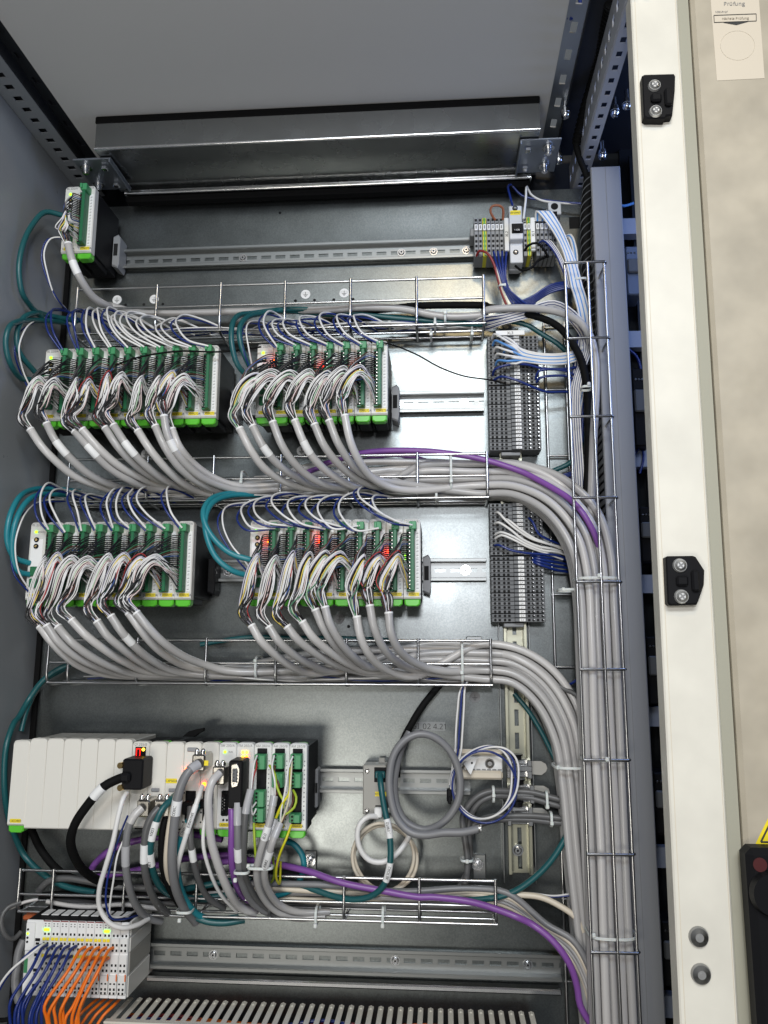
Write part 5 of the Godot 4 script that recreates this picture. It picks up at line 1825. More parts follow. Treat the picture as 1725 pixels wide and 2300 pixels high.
	var mr := [[v(-243, 1331.8, 128), v(-278.7, 1330.6, 138), v(-295.6, 1347.5, 130), v(-297.6, 1370.2, 104), v(-281.5, 1386.4, 72), v(-249, 1391.4, 34)], [v(-216.9, 1334, 128), v(-256.4, 1337, 138), v(-275.3, 1352.1, 130), v(-280.5, 1372, 104), v(-266.5, 1388.8, 72), v(-217.9, 1392.4, 34)], [v(-190.8, 1331.4, 128), v(-225.8, 1341.9, 138), v(-250.6, 1363.8, 130), v(-251.4, 1384.4, 104), v(-231.4, 1394.9, 72), v(-192.2, 1393.4, 34)], [v(-169.5, 1330, 128), v(-206.8, 1337.1, 138), v(-225.3, 1356.3, 130), v(-226.8, 1376.8, 104), v(-208.7, 1389.6, 72), v(-161.3, 1390.4, 34)], [v(-143.6, 1332.2, 128), v(-183.4, 1341.6, 138), v(-201.6, 1359.2, 130), v(-200, 1378.4, 104), v(-176.3, 1390.3, 72), v(-135.7, 1390.2, 34)], [v(-119, 1334.3, 128), v(-159.8, 1329.6, 138), v(-182.5, 1351.9, 130), v(-183, 1374.8, 104), v(-161.3, 1390.1, 72), v(-115.2, 1391.2, 34)], [v(-92, 1330.5, 128), v(-124.8, 1326.5, 138), v(-150.7, 1353.2, 130), v(-149.1, 1378.4, 104), v(-126.6, 1393.7, 72), v(-84.7, 1392.2, 34)], [v(-67.5, 1339.8, 128), v(-94.8, 1353.6, 138), v(-119.1, 1371.9, 130), v(-125.6, 1389.5, 108), v(-113.8, 1401.3, 76), v(-74.5, 1393.3, 34)], [v(-43.1, 1334.8, 128), v(-66.9, 1337, 138), v(-93.8, 1355, 130), v(-102.2, 1374.2, 108), v(-95.3, 1388, 76), v(-54.2, 1389.3, 34)]]
	for q in [["upper left", ul], ["upper right", ur], ["middle left", ml], ["middle right", mr]]:
		for i in q[1].size():
			var ca := "blue_wire"
			var cb := "white_wire"
			if q[0] == "upper left" and i > 1:
				ca = "white_wire" if i in [3, 5, 6, 7, 8] else "blue_wire"
			if q[0] == "upper left" and i < 2:
				cb = "blue_wire"
			var l: String = "wire pair looping above the %s bank, %s loop from the left" % [q[0], ORD[i]]
			if i == q[1].size() - 1:
				l = "wire pair looping above the %s bank, rightmost loop" % q[0]
			wire_pair(l, q[1][i], ca, cb)
	# bunches of thin wires along the tray floors
	for lvl in 3:
		var y0: float = [1673.0, 1391.0, 1110.0][lvl]
		var t := thing("wire_harness", "bunch of thin white and blue wires lying along the floor of the %s tray" % ["highest", "second", "third"][lvl], "wire harness", v(-200, y0, 30), "thin wire bunches on the tray floors")
		for k in [12, 7, 3][lvl]:
			var p := []
			var x0: float = -560.0 + 16 * k
			var i := 0
			while x0 + 70 * i < 60:
				p.append(v(x0 + 70 * i, y0 + rng.randf_range(0, 9), 10 + rng.randf_range(0, 46)))
				i += 1
			p.append(v(73, y0 + 2 + k * 0.9, 18 + 3 * k))
			if lvl == 0:
				p.append_array([v(103.1, 1674.3, 44) + v(0, k * 1.1, k), v(139.8, 1680.6, 50) + v(0, k * 1.2, k), v(182.2, 1689.8, 56) + v(0, k, k), v(207.7, 1664.2, 62) + v(k, k * 0.6, k), v(223.6, 1626.7, 66) + v(k, 0, k), v(205 + k, 1560, 60 + k), v(206 + k, 1400, 50 + k)])
			part(pipe(p, 0.0012, 6, 0.012), "white_wire" if k % 3 != 1 else "blue_wire", mats["white_wire" if k % 3 != 1 else "blue_wire"], t)


func build_network_cables() -> void:
	var set1 := [
		["teal cable looping widest left of the upper left bank", [v(-641.4, 1574.4, 110), v(-645.9, 1570.1, 130), v(-643.7, 1581.9, 168), v(-645.7, 1607.7, 180), v(-643.8, 1632.6, 178), v(-644.7, 1655, 150), v(-644.6, 1680.2, 95), v(-629.5, 1703.6, 30)], "teal"],
		["teal cable looping inside the wider one left of the upper left bank", [v(-635.9, 1587.5, 110), v(-644.2, 1608.3, 146), v(-646, 1634.6, 152), v(-645.7, 1665.5, 138), v(-644.6, 1688.6, 104), v(-644.4, 1700.8, 67), v(-614.7, 1707.8, 26)], "teal"],
		["teal cable looping left of the lone top module down to the highest tray", [v(-616.8, 1860.4, 100), v(-635.5, 1857.4, 116), v(-644.1, 1822.9, 138), v(-645.1, 1770.9, 160), v(-645.3, 1729.3, 162), v(-644, 1701, 150), v(-645.6, 1691.6, 116)], "teal"],
		["bright teal cable looping widest left of the middle left bank", [v(-618.9, 1284.9, 110), v(-634.5, 1291.7, 126), v(-640.3, 1316.5, 140), v(-639.7, 1350.3, 140), v(-639.4, 1383.3, 120), v(-642.1, 1403.9, 80), v(-633.1, 1413.5, 45), v(-589.1, 1411.8, 24)], "teal_blue"],
		["bright teal cable looping inside the wider one left of the middle left bank", [v(-617.5, 1267.9, 110), v(-628.4, 1271.5, 124), v(-633.9, 1302.6, 136), v(-631.6, 1346, 136), v(-628.7, 1382.6, 110), v(-624.6, 1399.2, 70), v(-604.5, 1404.3, 36)], "teal_blue"],
		["bright teal cable looping left of the middle right bank into its upper socket", [v(-263.4, 1283.3, 124), v(-278.7, 1286.7, 132), v(-305.2, 1295.3, 136), v(-327.5, 1314, 138), v(-343.2, 1337.1, 138), v(-348.8, 1357.2, 132), v(-346.1, 1379.4, 110), v(-332.8, 1393.8, 80), v(-290.9, 1402, 45), v(-251.3, 1403.8, 24)], "teal_blue"],
		["bright teal cable looping left of the middle right bank into its lower socket", [v(-278.6, 1264, 112), v(-302.9, 1270.4, 128), v(-325.6, 1288.9, 136), v(-340.1, 1319.3, 138), v(-344.9, 1347.3, 134), v(-340.9, 1374.6, 112), v(-321.2, 1392.7, 76), v(-279, 1399.2, 40)], "teal_blue"],
		["teal cable looping widest left of the upper right bank", [v(-292.5, 1568.9, 110), v(-306.7, 1584.7, 128), v(-314.1, 1612.6, 136), v(-316.3, 1645.4, 132), v(-313.5, 1672.9, 108), v(-295.6, 1690.9, 76), v(-249.5, 1709.1, 46), v(-170.8, 1708.3, 36), v(-91, 1696.7, 34), v(-6.7, 1686.4, 34), v(66.4, 1680.5, 34)], "teal"],
		["teal cable looping inside the wider one left of the upper right bank", [v(-287.8, 1579.2, 110), v(-300.6, 1610.8, 130), v(-304.6, 1638.6, 132), v(-299.5, 1668.4, 110), v(-282.4, 1690, 76), v(-254.8, 1707.5, 46), v(-198.5, 1706.8, 30), v(-118.4, 1703.3, 26), v(-25.2, 1695.2, 24)], "teal"],
	]
	for q in set1:
		cable("network_cable", q[0], "cable", q[1], 0.0043, mats[q[2]], "teal network cables")
	var p := [v(-645.6, 1691.6, 116), v(-643.9, 1688.9, 86)]
	p.append_array([v(-645.1, 1692.2, 96), v(-645, 1705.5, 50), v(-613.1, 1712.7, 18)])
	cable("network_cable", "short teal length slipping behind the highest tray's left end", "cable", p, 0.0043, mats.teal, "teal network cables")
	p = [v(-6.6, 1682.7, 40), v(74.1, 1679.7, 34)]
	p.append_array([v(72.7, 1684.2, 34), v(135.2, 1678.3, 34), v(165.7, 1659.2, 34), v(195.8, 1636.3, 34), v(219, 1600.5, 34), v(227.3, 1542.3, 34), v(224.4, 1491.5, 34), v(207.9, 1452, 30), v(178.1, 1436.6, 24), v(154.3, 1428.9, 18)])
	cable("network_cable", "teal cable curving right of the upper dark terminal bank", "cable", p, 0.0040, mats.teal, "teal network cables")
	p = [v(-381.2, 1165.1, 14), v(-304.6, 1176.6, 12), v(-238.2, 1175.5, 10), v(-151.6, 1175.1, 10), v(-75.8, 1172.1, 10)]
	cable("network_cable", "dark teal cable running behind the third tray's top wire", "cable", p, 0.0038, mats.teal, "teal network cables")
	p = [v(-580.2, 1137.1, 24), v(-605.1, 1124.6, 30), v(-625.3, 1107.4, 34), v(-642.8, 1080.4, 36), v(-645.5, 1053.2, 60)]
	p.append_array([v(-645.8, 1049, 68), v(-644.5, 1018.4, 88), v(-644.5, 977.3, 88), v(-644, 934.8, 78), v(-644, 893.7, 54), v(-631.4, 851, 36), v(-599.9, 827.6, 40), v(-562, 811.6, 44), v(-513.1, 805, 48)])
	cable("network_cable", "long teal cable falling along the left wall behind the controller row", "cable", p, 0.0045, mats.teal, "teal network cables")
	p = [v(-598.1, 1126.9, 18), v(-626.4, 1109.4, 22), v(-640.8, 1089.5, 24), v(-644.3, 1061.2, 40), v(-645.3, 1033, 48)]
	cable("network_cable", "second teal cable falling beside the long one at the left wall", "cable", p, 0.0040, mats.teal, "teal network cables")
	var wp := [["wire pair looping left of the lone top module into the highest tray", [v(-605.8, 1813.3, 112), v(-621.9, 1804, 124), v(-629.5, 1778.9, 126), v(-624.7, 1746.5, 120), v(-615.4, 1717.2, 100), v(-613.7, 1708.1, 70)]], ["wire pair looping left of the upper left bank with the teal cables", [v(-635.5, 1550.5, 110), v(-644.2, 1578.4, 132), v(-644.2, 1606.7, 150), v(-643.8, 1640.8, 140), v(-644.9, 1674.9, 104), v(-642.2, 1698.1, 60), v(-623.5, 1699.1, 30)]], ["wire pair looping left of the middle left bank with the teal cables", [v(-614.3, 1242, 112), v(-625.3, 1267.3, 130), v(-631.6, 1307.3, 136), v(-630.5, 1341.7, 132), v(-629.1, 1369.9, 104), v(-628.9, 1387.6, 70), v(-610.3, 1395.4, 34)]], ["wire pair looping left of the upper right bank with the teal cables", [v(-287.3, 1578.5, 112), v(-293, 1605.5, 130), v(-297.9, 1634.1, 130), v(-297, 1662.2, 104), v(-284.3, 1676.8, 66), v(-257.3, 1677.3, 30)]], ["wire pair looping left of the middle right bank with the teal cables", [v(-276.7, 1265.3, 116), v(-287.6, 1283.9, 132), v(-306.3, 1306.8, 138), v(-318.6, 1329.7, 138), v(-322.6, 1350.1, 130), v(-319.1, 1369.9, 104), v(-300.5, 1381.6, 66), v(-274.9, 1389.1, 34)]]]
	for q in wp:
		wire_pair(q[0], q[1], "blue_wire", "white_wire", 0.0013, 0.003)
	cable("thin_wire", "thin black wire sagging from the upper right bank to the dark terminals", "wire", [v(-109, 1621.3, 120), v(-75.2, 1617.7, 112), v(-36.4, 1606.1, 98), v(0.4, 1589.1, 84), v(37.9, 1579.1, 70), v(78.3, 1575.4, 60), v(104, 1571.7, 50)], 0.0012, mats.rubber)
	cable("thin_wire", "thin black wire crossing the faces of the upper left bank", "wire", [v(-498.9, 1581.1, 140), v(-460.3, 1595.8, 138), v(-398.7, 1605.3, 136), v(-333.6, 1606, 128), v(-272.4, 1613.7, 124)], 0.0014, mats.rubber)


func sleeve_on(t: Node3D, path: Array, from: float, to: float, r: float, m: Material, text := "") -> void:
	var s := stretch(path, from, to)
	if s.size() < 2:
		return
	var mb := Mb.new()
	mb.tube(s, r, 10)
	var o := part(mb, "label_sleeve", m, t)
	if text:
		var c: Vector3 = s[s.size() / 2]
		var d: Vector3 = (s[s.size() - 1] - s[0]).normalized()
		words(text, 0.0052, c + Vector3(0, 0, r + 0.0004), mats.ink, o, atan2(d.y, d.x) + (PI if d.y < 0 else 0.0))


func labelled(called: String, label: String, pts: Array, r: float, m: Material, sleeves: Array, group := "") -> void:
	var t := thing(called, label, "cable", pts[0], group)
	var path := spline(pts, 0.007)
	var mb := Mb.new()
	mb.tube(path, r, 10)
	part(mb, "sheath", m, t)
	for q in sleeves:
		sleeve_on(t, path, q[0], q[1], r * 1.12, mats[q[2]], q[3])


func build_controller_cables() -> void:
	var g := "cables hanging from the controller row"
	labelled("plug_cable", "thick black cable curving down from the large black plug", [v(-440.8, 984, 150), v(-450.8, 979.9, 158), v(-462.2, 973, 162), v(-483.1, 948.6, 162), v(-500.7, 922.6, 158), v(-510, 896.9, 146), v(-510.9, 865.5, 120), v(-508.3, 839.4, 85), v(-501, 820.2, 50), v(-469.5, 809.8, 30)], 0.0062, mats.rubber, [[0.025, 0.052, "label_white", ""]], g)
	labelled("plug_cable", "white cable hanging lowest in a loop below the black plug", [v(-437.1, 962.3, 140), v(-438, 956.6, 150), v(-441, 935.7, 156), v(-446.3, 902.5, 156), v(-457.2, 868, 150), v(-468.3, 834.3, 140), v(-469.9, 808.8, 130), v(-457.6, 788.8, 124), v(-442.3, 780.5, 116), v(-429.6, 778.1, 96), v(-423.2, 777.8, 70)], 0.0034, mats.white_wire, [], g)
	wire_pair("blue and white wire pair hanging in a narrow loop below the black plug", [v(-438.9, 929.4, 124), v(-438.2, 911.6, 140), v(-445.3, 883.7, 146), v(-453.7, 847.5, 142), v(-457.8, 816.4, 134), v(-455.9, 797.4, 124), v(-447.8, 789.3, 104), v(-440.2, 786, 70)], "blue_wire", "white_wire", 0.0014, 0.003)
	labelled("plug_cable", "grey cable with clear sleeve from the left low plug hood", [v(-411.3, 944.4, 150), v(-418.6, 936.1, 156), v(-425.5, 921.5, 156), v(-428.8, 902.4, 154), v(-430.9, 869.6, 146), v(-431.1, 838.5, 130), v(-430.7, 804.9, 100), v(-425.4, 776.9, 64), v(-413.1, 766.6, 44)], 0.0052, mats.sheath_grey, [[0.0, 0.026, "sheath_light", ""], [0.05, 0.085, "shrink_grey", ""]], g)
	labelled("plug_cable", "dark grey cable with white label from the right low plug hood", [v(-387.7, 944.8, 150), v(-395, 934.4, 156), v(-401.2, 917.8, 156), v(-403.8, 892.1, 152), v(-404.7, 868.1, 146), v(-404.3, 838.6, 128), v(-402.3, 806.5, 96), v(-398.7, 782.8, 60)], 0.0052, mats.sheath_dark, [[0.05, 0.082, "label_white", ""]], g)
	labelled("plug_cable", "teal cable with long white label curving left of the blue-grey cable", [v(-374.7, 956.2, 124), v(-375.9, 952.6, 140), v(-384.5, 940, 152), v(-392, 915.5, 154), v(-396.7, 891.8, 150), v(-397.4, 868.8, 140), v(-396.4, 835.9, 110), v(-387.2, 809.9, 70), v(-354.7, 798.7, 44), v(-303.5, 802.5, 30)], 0.0048, mats.teal, [[0.045, 0.075, "label_white", "1003"], [0.09, 0.116, "label_white", "XETOR"]], g)
	labelled("plug_cable", "thick blue-grey cable with white label from the highest plug hood", [v(-333.7, 1003, 154), v(-341.9, 997, 164), v(-348.9, 985, 168), v(-355.4, 964.2, 168), v(-360.9, 926, 162), v(-366, 882.2, 150), v(-368.4, 840.9, 126), v(-367.3, 800.1, 86), v(-359.8, 768.8, 50)], 0.0062, mats.sheath_grey, [[0.0, 0.018, "shrink_grey", ""], [0.052, 0.08, "label_white", "CON2"]], g)
	labelled("plug_cable", "cream cable hanging straight behind the blue-grey one", [v(-364.7, 982.6, 120), v(-365.3, 967.6, 140), v(-371.3, 934.5, 144), v(-376.6, 900.2, 140), v(-380, 866.6, 130), v(-382.5, 831.3, 100), v(-380.4, 796.3, 60)], 0.0040, mats.cream, [], g)
	labelled("plug_cable", "white printed network cable with grey label, falling from the orange lamp", [v(-336.3, 969.6, 124), v(-335.5, 959.6, 140), v(-340.9, 935.8, 148), v(-351.8, 901.6, 144), v(-362, 872.1, 134), v(-371.4, 838.5, 110), v(-375.1, 803.7, 70)], 0.0036, mats.white_wire, [[0.03, 0.075, "label_white", "Ethernet"]], g)
	labelled("plug_cable", "bright teal cable with grey label behind the white network cable", [v(-341.2, 946.7, 116), v(-347.6, 932.2, 130), v(-356.7, 911.8, 134), v(-365.4, 881, 128), v(-368.7, 842.8, 110), v(-363.6, 806, 84), v(-351.3, 780.8, 60), v(-333.3, 772.1, 48), v(-301.4, 771.8, 34)], 0.0046, mats.teal_blue, [[0.03, 0.052, "box_grey", "CON6"]], g)
	labelled("plug_cable", "thick pale grey cable from the metal hood left of the nine-pin plug", [v(-304.8, 991.5, 152), v(-311.3, 982.5, 162), v(-314.9, 966.2, 164), v(-315, 938.7, 160), v(-312.9, 903.7, 150), v(-306.5, 866.6, 132), v(-298.8, 828.1, 104), v(-291.6, 796, 66), v(-275.4, 781, 44)], 0.0058, mats.sheath_light, [], g)
	labelled("plug_cable", "purple cable hanging straight below the black nine-pin plug", [v(-289.4, 943.5, 140), v(-287.1, 923.5, 144), v(-288.6, 879.9, 134), v(-290.3, 834.4, 96), v(-286, 803.3, 54), v(-257.1, 787.2, 34)], 0.0048, mats.purple, [], g)
	labelled("plug_cable", "grey cable with clear sleeve and white label left of the AM cables", [v(-279.6, 953.2, 146), v(-278.3, 924.5, 148), v(-278.3, 881.1, 138), v(-279, 840.6, 110), v(-270.4, 802, 70), v(-250, 781.2, 44), v(-209.3, 775.7, 34)], 0.0050, mats.sheath_grey, [[0.0, 0.03, "shrink_grey", ""], [0.058, 0.085, "label_white", ""]], g)
	labelled("plug_cable", "dark grey cable with ragged clear sleeve beside the tall green terminal", [v(-262.5, 969.8, 144), v(-266.9, 945.4, 148), v(-269.7, 907.3, 144), v(-272.6, 868.9, 130), v(-271.9, 830.6, 96), v(-258.6, 797.1, 60), v(-231.8, 777.6, 40)], 0.0048, mats.sheath_dark, [[0.0, 0.036, "shrink_grey", ""]], g)
	labelled("plug_cable", "grey cable lettered 0.0, left of the other tied grey cables", [v(-230.8, 961.2, 140), v(-234.9, 929.4, 148), v(-241.9, 906.2, 146), v(-250.5, 881.1, 136), v(-256.8, 854.2, 120), v(-255.9, 820.9, 90), v(-242.1, 791.1, 60), v(-216.9, 776.4, 44), v(-173.9, 776.6, 34)], 0.0048, mats.sheath, [[0.0, 0.02, "shrink_grey", ""], [0.034, 0.062, "label_white", "0.0"]], g)
	labelled("plug_cable", "grey cable lettered AM280B, right of the tied grey cables", [v(-221.7, 925.9, 140), v(-227.7, 909, 148), v(-236, 884.9, 142), v(-244.4, 858.2, 126), v(-244.5, 827.1, 96), v(-232.6, 797.3, 62), v(-207.7, 783.8, 44), v(-166.9, 782.9, 34)], 0.0048, mats.sheath, [[0.0, 0.022, "shrink_grey", ""], [0.036, 0.066, "label_white", "AM280B"]], g)
	labelled("plug_cable", "grey cable between the two lettered tied cables", [v(-230.1, 930.4, 132), v(-234.3, 910.8, 138), v(-242.2, 884.9, 134), v(-252.1, 855.9, 118), v(-253.5, 822.5, 88), v(-240.3, 793.8, 58), v(-213, 778.8, 40), v(-172.2, 778.2, 30)], 0.0046, mats.sheath_grey, [[0.0, 0.03, "shrink_grey", ""]], g)
	labelled("plug_cable", "black cable behind the teal one with white labels", [v(-379.7, 938, 130), v(-383.4, 922.6, 138), v(-385.6, 895.4, 138), v(-387, 860.7, 124), v(-383.5, 823.8, 96), v(-377.7, 789.9, 60)], 0.0046, mats.rubber, [], g)
	labelled("plug_cable", "dark grey cable between the cream and the pale grey plug cables", [v(-351.6, 941.9, 126), v(-347.3, 921.2, 138), v(-343.8, 889.6, 136), v(-341.2, 851.3, 116), v(-334.9, 811.9, 80), v(-319.1, 788.3, 50)], 0.0044, mats.sheath_dark, [[0.05, 0.075, "label_white", ""]], g)
	labelled("plug_cable", "thin white cable beside the thick pale grey one from the metal hood", [v(-326.3, 947.6, 120), v(-326.8, 925.7, 138), v(-326.8, 897, 140), v(-321.5, 860.1, 124), v(-313.8, 819.5, 90), v(-299, 785.7, 54)], 0.0026, mats.white_wire, [], g)
	var pb := [[v(-364.4, 947.8, 124), v(-349.9, 930.9, 124), "black network plug behind the blue-grey plug cable"], [v(-340.5, 951, 122), v(-327.7, 939.4, 122), "small black network plug below the orange lamp"]]
	for q in pb:
		var mb := Mb.new()
		mb.span(q[0], q[1] - v(0, 0, 14), 0.0015)
		single(mb, "network_plug", mats.black, q[2], "plug")
	# thin cores into the green terminals
	var fine := [["white and red cores entering the AM 280/A module's top terminal", [[v(-259.5, 1011.9, 126), v(-260.5, 1002.8, 138), v(-260.8, 986.7, 144), v(-262, 969.8, 144)], [v(-260.7, 1007.6, 126), v(-257.4, 998.3, 136), v(-259.9, 986.4, 142), v(-262, 969.5, 142)]], ["core_white", "core_red"]],
		["brown and white cores entering the left AM 280/B module", [[v(-235.2, 1012.2, 126), v(-235.2, 998.8, 138), v(-229.8, 980.8, 144), v(-229.7, 961.2, 140)], [v(-234.2, 999.3, 126), v(-231.2, 985.9, 136), v(-224.5, 976, 140), v(-229.2, 959.1, 140)]], ["core_white", "core_brown"]],
		["white and brown cores entering the right AM 280/B module", [[v(-209.1, 1011.5, 126), v(-212.7, 997, 138), v(-213.8, 976.8, 144), v(-219.2, 945.8, 146), v(-221.7, 925.9, 140)], [v(-210.1, 1006.1, 126), v(-208.5, 982.6, 140), v(-210.2, 954.3, 146), v(-220.4, 926.4, 142)], [v(-207.6, 965.5, 126), v(-205.9, 952.5, 136), v(-211.1, 941, 142), v(-220, 926.4, 142)]], ["core_white", "core_cream", "core_brown"]],
		["white cores curling into the AM 280/A module's lower terminals", [[v(-259, 949.8, 126), v(-261.8, 944.9, 134), v(-264.2, 943.5, 138)], [v(-258.7, 941.3, 126), v(-261.1, 934.4, 134), v(-262.9, 952.3, 140)]], ["core_white", "core_white"]]]
	for q in fine:
		var t := thing("core_wires", q[0], "wire", q[1][0][0], "fine cores at the AM terminals")
		for i in q[1].size():
			part(pipe(q[1][i], 0.0013, 6, 0.006), "core_wire", mats[q[2][i]], t)
	var earth := [["yellow-green earth wire below the AM 280/A module", [v(-261.7, 921.9, 124), v(-258.4, 904.8, 132), v(-257.4, 885.2, 128), v(-257.3, 864.1, 118), v(-260.1, 844.1, 90)]], ["yellow-green earth wire looping between both AM 280/B modules", [v(-241.6, 999.2, 126), v(-230.4, 988.6, 140), v(-228.6, 978.4, 142), v(-222.3, 964.1, 144), v(-216.5, 953.8, 144), v(-222.1, 940.8, 142), v(-228.9, 932.7, 138)]], ["yellow-green earth wire crossing the right AM 280/B module", [v(-212.1, 996.4, 126), v(-208.9, 980.5, 140), v(-210.1, 964.3, 144), v(-217.2, 954.2, 146), v(-223.9, 941.2, 144), v(-227.2, 933.1, 140)]], ["yellow-green earth wire bulging beside the right AM terminal", [v(-207.6, 966.5, 126), v(-201.1, 958.9, 136), v(-202.8, 947, 140), v(-215.4, 936.8, 142), v(-220.5, 930.1, 140)]], ["bright yellow earth wire curving from the right AM 280/B module's foot", [v(-209.6, 920.7, 124), v(-213.6, 906.1, 134), v(-221.5, 888.5, 130), v(-229.6, 866.2, 116), v(-234.1, 844.1, 96), v(-233.3, 831.3, 76), v(-235.9, 840.9, 60), v(-237.6, 853.7, 50)]], ["yellow-green earth wire rising behind the tied grey cables", [v(-241.3, 870, 90), v(-240.2, 850.9, 82), v(-243.5, 835.3, 72), v(-249.7, 827.6, 60)]]]
	for q in earth:
		cable("earth_wire", q[0], "wire", q[1], 0.0018, mats.earth_wire if q[0].begins_with("bright") or q[0].contains("crossing") else mats.earth_mix, "yellow-green earth wires")


func build_loops() -> void:
	# purple cable along the lowest tray
	var p := [v(-332.3, 846.6, 30), v(-282.5, 851.4, 36), v(-236.7, 848.8, 48), v(-192.4, 843.1, 58), v(-147, 832, 66), v(-89.6, 822.6, 66), v(-35.1, 815, 66)]
	p.append_array([v(-20.2, 815.7, 66), v(36, 810.7, 66), v(69.4, 802.5, 66), v(102.1, 792.7, 70)])
	p.append_array([v(117.8, 788.5, 80), v(139.5, 775.1, 86), v(155.9, 758.8, 90), v(168.1, 738.6, 90), v(175.9, 711.9, 86), v(179.1, 690.4, 84)])
	p.append_array([v(205, 640, 84), v(208, 505, 84)])
	cable("bus_cable", "long purple cable along the lowest tray, bending down at the right", "cable", p, 0.0046, mats.purple)
	cable("bus_cable", "purple cable rising behind the white loop below the controller row", "cable", [v(-526.9, 829.3, 40), v(-517.5, 844, 44), v(-496.5, 862.5, 44), v(-469.3, 873.4, 40), v(-435, 879.5, 34), v(-376.2, 883.5, 26), v(-330.5, 878.4, 30)], 0.0048, mats.purple)
	cable("bus_cable", "dark purple cable deep behind the hanging cables", "cable", [v(-536.3, 818.5, 26), v(-497.6, 823.4, 24), v(-449.3, 833, 22), v(-388.8, 847.5, 20), v(-322.6, 853.4, 20), v(-277.4, 846.3, 24)], 0.0046, mats.purple)
	# teal cable to the grey box
	labelled("network_cable", "teal cable with two white labels from the grey network box", [v(-93.7, 978, 48), v(-92, 970.9, 60), v(-89.8, 958.5, 66), v(-84.8, 932.8, 70), v(-78.7, 907.5, 74), v(-75.7, 882.6, 78), v(-77.1, 857.4, 80), v(-85.3, 832.9, 76), v(-101.6, 817, 70), v(-127.2, 809.3, 64), v(-158.2, 810.5, 56), v(-194.5, 818.2, 48), v(-236.3, 823.8, 40)], 0.0044, mats.teal, [[0.066, 0.094, "label_white", "K6-EW12"], [0.125, 0.155, "label_white", "XETOR2"]], "teal network cables")
	var mb := Mb.new()
	mb.span([v(-100.6, 981.6, 50), v(-85.7, 971.6, 50)][0], [v(-100.6, 981.6, 50), v(-85.7, 971.6, 50)][1] - v(0, 0, 10), 0.0015)
	single(mb, "network_plug", mats.teal, "teal network plug in the grey box's upper socket", "plug")
	mb = Mb.new()
	mb.span(v(-101.4, 931.3, 52), v(-90.1, 917, 52) - v(0, 0, 10), 0.0015)
	single(mb, "network_plug", mats.label_white, "white network plug below the grey box", "plug")
	cable("network_cable", "teal cable curving from the lowest tray up to the grey bundle", "cable", [v(20.7, 803.3, 40), v(45.8, 808.2, 46), v(70.6, 812.6, 50), v(97.6, 822.4, 54), v(124.9, 840.7, 56), v(148, 862.5, 56), v(167.2, 888.3, 54), v(181.1, 913.7, 50), v(190.6, 937.2, 46)], 0.0044, mats.teal, "teal network cables")
	cable("network_cable", "teal cable showing under the edge of the grey cables from the third tray", "cable", [v(107.5, 1093.3, 20), v(128, 1067.7, 24), v(145.9, 1037.8, 26), v(161.1, 1005.9, 28), v(171.7, 981.2, 30), v(177.5, 956.8, 32)], 0.0036, mats.teal, "teal network cables")
	cable("network_cable", "blue cable making a ring under the controller row's right end", "cable", [v(-234.3, 880.2, 40), v(-221.6, 878, 44), v(-207.8, 864.3, 46), v(-203.9, 846.7, 46), v(-210.9, 826.3, 44), v(-225.2, 812.2, 42), v(-247.1, 804, 38), v(-272.2, 799.4, 32)], 0.0044, mats.teal_blue, "teal network cables")
	for i in 3:
		cable("network_cable", ["upper dull teal cable lying in the lowest tray", "middle dull teal cable lying in the lowest tray", "lower teal cable at the front of the lowest tray"][i], "cable", [[v(-393.8, 806.6, 36), v(-356.6, 815.2, 40), v(-317, 821.7, 36), v(-284.9, 823, 30)], [v(-378.5, 796, 44), v(-342.2, 801.8, 46), v(-301, 805.5, 40), v(-264.3, 809, 34)], [v(-382.2, 792.3, 54), v(-349.3, 774.9, 58), v(-319.7, 770, 54), v(-288.8, 772.6, 46)]][i], 0.0046, mats.teal, "teal network cables")
	# white cable and cream coil under the grey box
	cable("network_cable", "white cable looping below the grey network box", "cable", [v(-97, 918.3, 48), v(-109, 920.1, 58), v(-120.2, 911.9, 62), v(-124.7, 895.3, 62), v(-120.1, 875.3, 60), v(-107.5, 860.9, 58), v(-89.1, 858, 56), v(-70.8, 867.2, 54), v(-57, 881.9, 50), v(-50.3, 892.8, 44)], 0.0040, mats.white_wire)
	var coil := []
	for k in 34:
		var g := PI * 0.4 + TAU * k / 11.0
		var rad := 1.0 + 0.06 * sin(k * 0.9)
		var c := v(-88.1, 859.6, 38)
		coil.append(c + v(cos(g) * 45 * rad + 1.5 * sin(k), sin(g) * 46 * rad, 5 * sin(k * 0.37)))
	cable("network_cable", "cream cable wound in a loose coil below the grey network box", "cable", coil, 0.0027, mats.cream)
	# grey spare cable in a big loop
	cable("power_cable", "black cable falling from the third tray behind the grey spare loop", "cable", [v(10.8, 1121.6, 26), v(-6.4, 1103.7, 30), v(-32, 1073, 34), v(-50.1, 1044, 38), v(-59.6, 1025.5, 40), v(-66.7, 1000.3, 42), v(-69, 973.2, 44)], 0.0052, mats.rubber)
	var sp := [v(-49.7, 1038, 48), v(-59.5, 1020, 52), v(-68, 992.8, 54), v(-71.8, 961.5, 56), v(-67, 933, 58), v(-54.2, 913.8, 60), v(-31.1, 904.7, 62), v(-10.3, 909.9, 64), v(10.5, 928.1, 66), v(22.2, 953.9, 68), v(21.5, 987.3, 70), v(8, 1016.3, 72), v(-13.8, 1034.3, 74), v(-34.6, 1038.3, 76), v(-55.4, 1029.8, 78), v(-71.1, 1009.7, 80), v(-77.2, 978.9, 82), v(-74.7, 948.7, 84), v(-65.5, 923.2, 86), v(-48.4, 906.8, 88), v(-28.1, 903.3, 90), v(-1.2, 907.5, 92), v(25.5, 909, 94), v(48.8, 914.6, 96)]
	var t := thing("spare_cable", "dark grey spare cable hanging in a big loop, cut end to the right", "cable", sp[0])
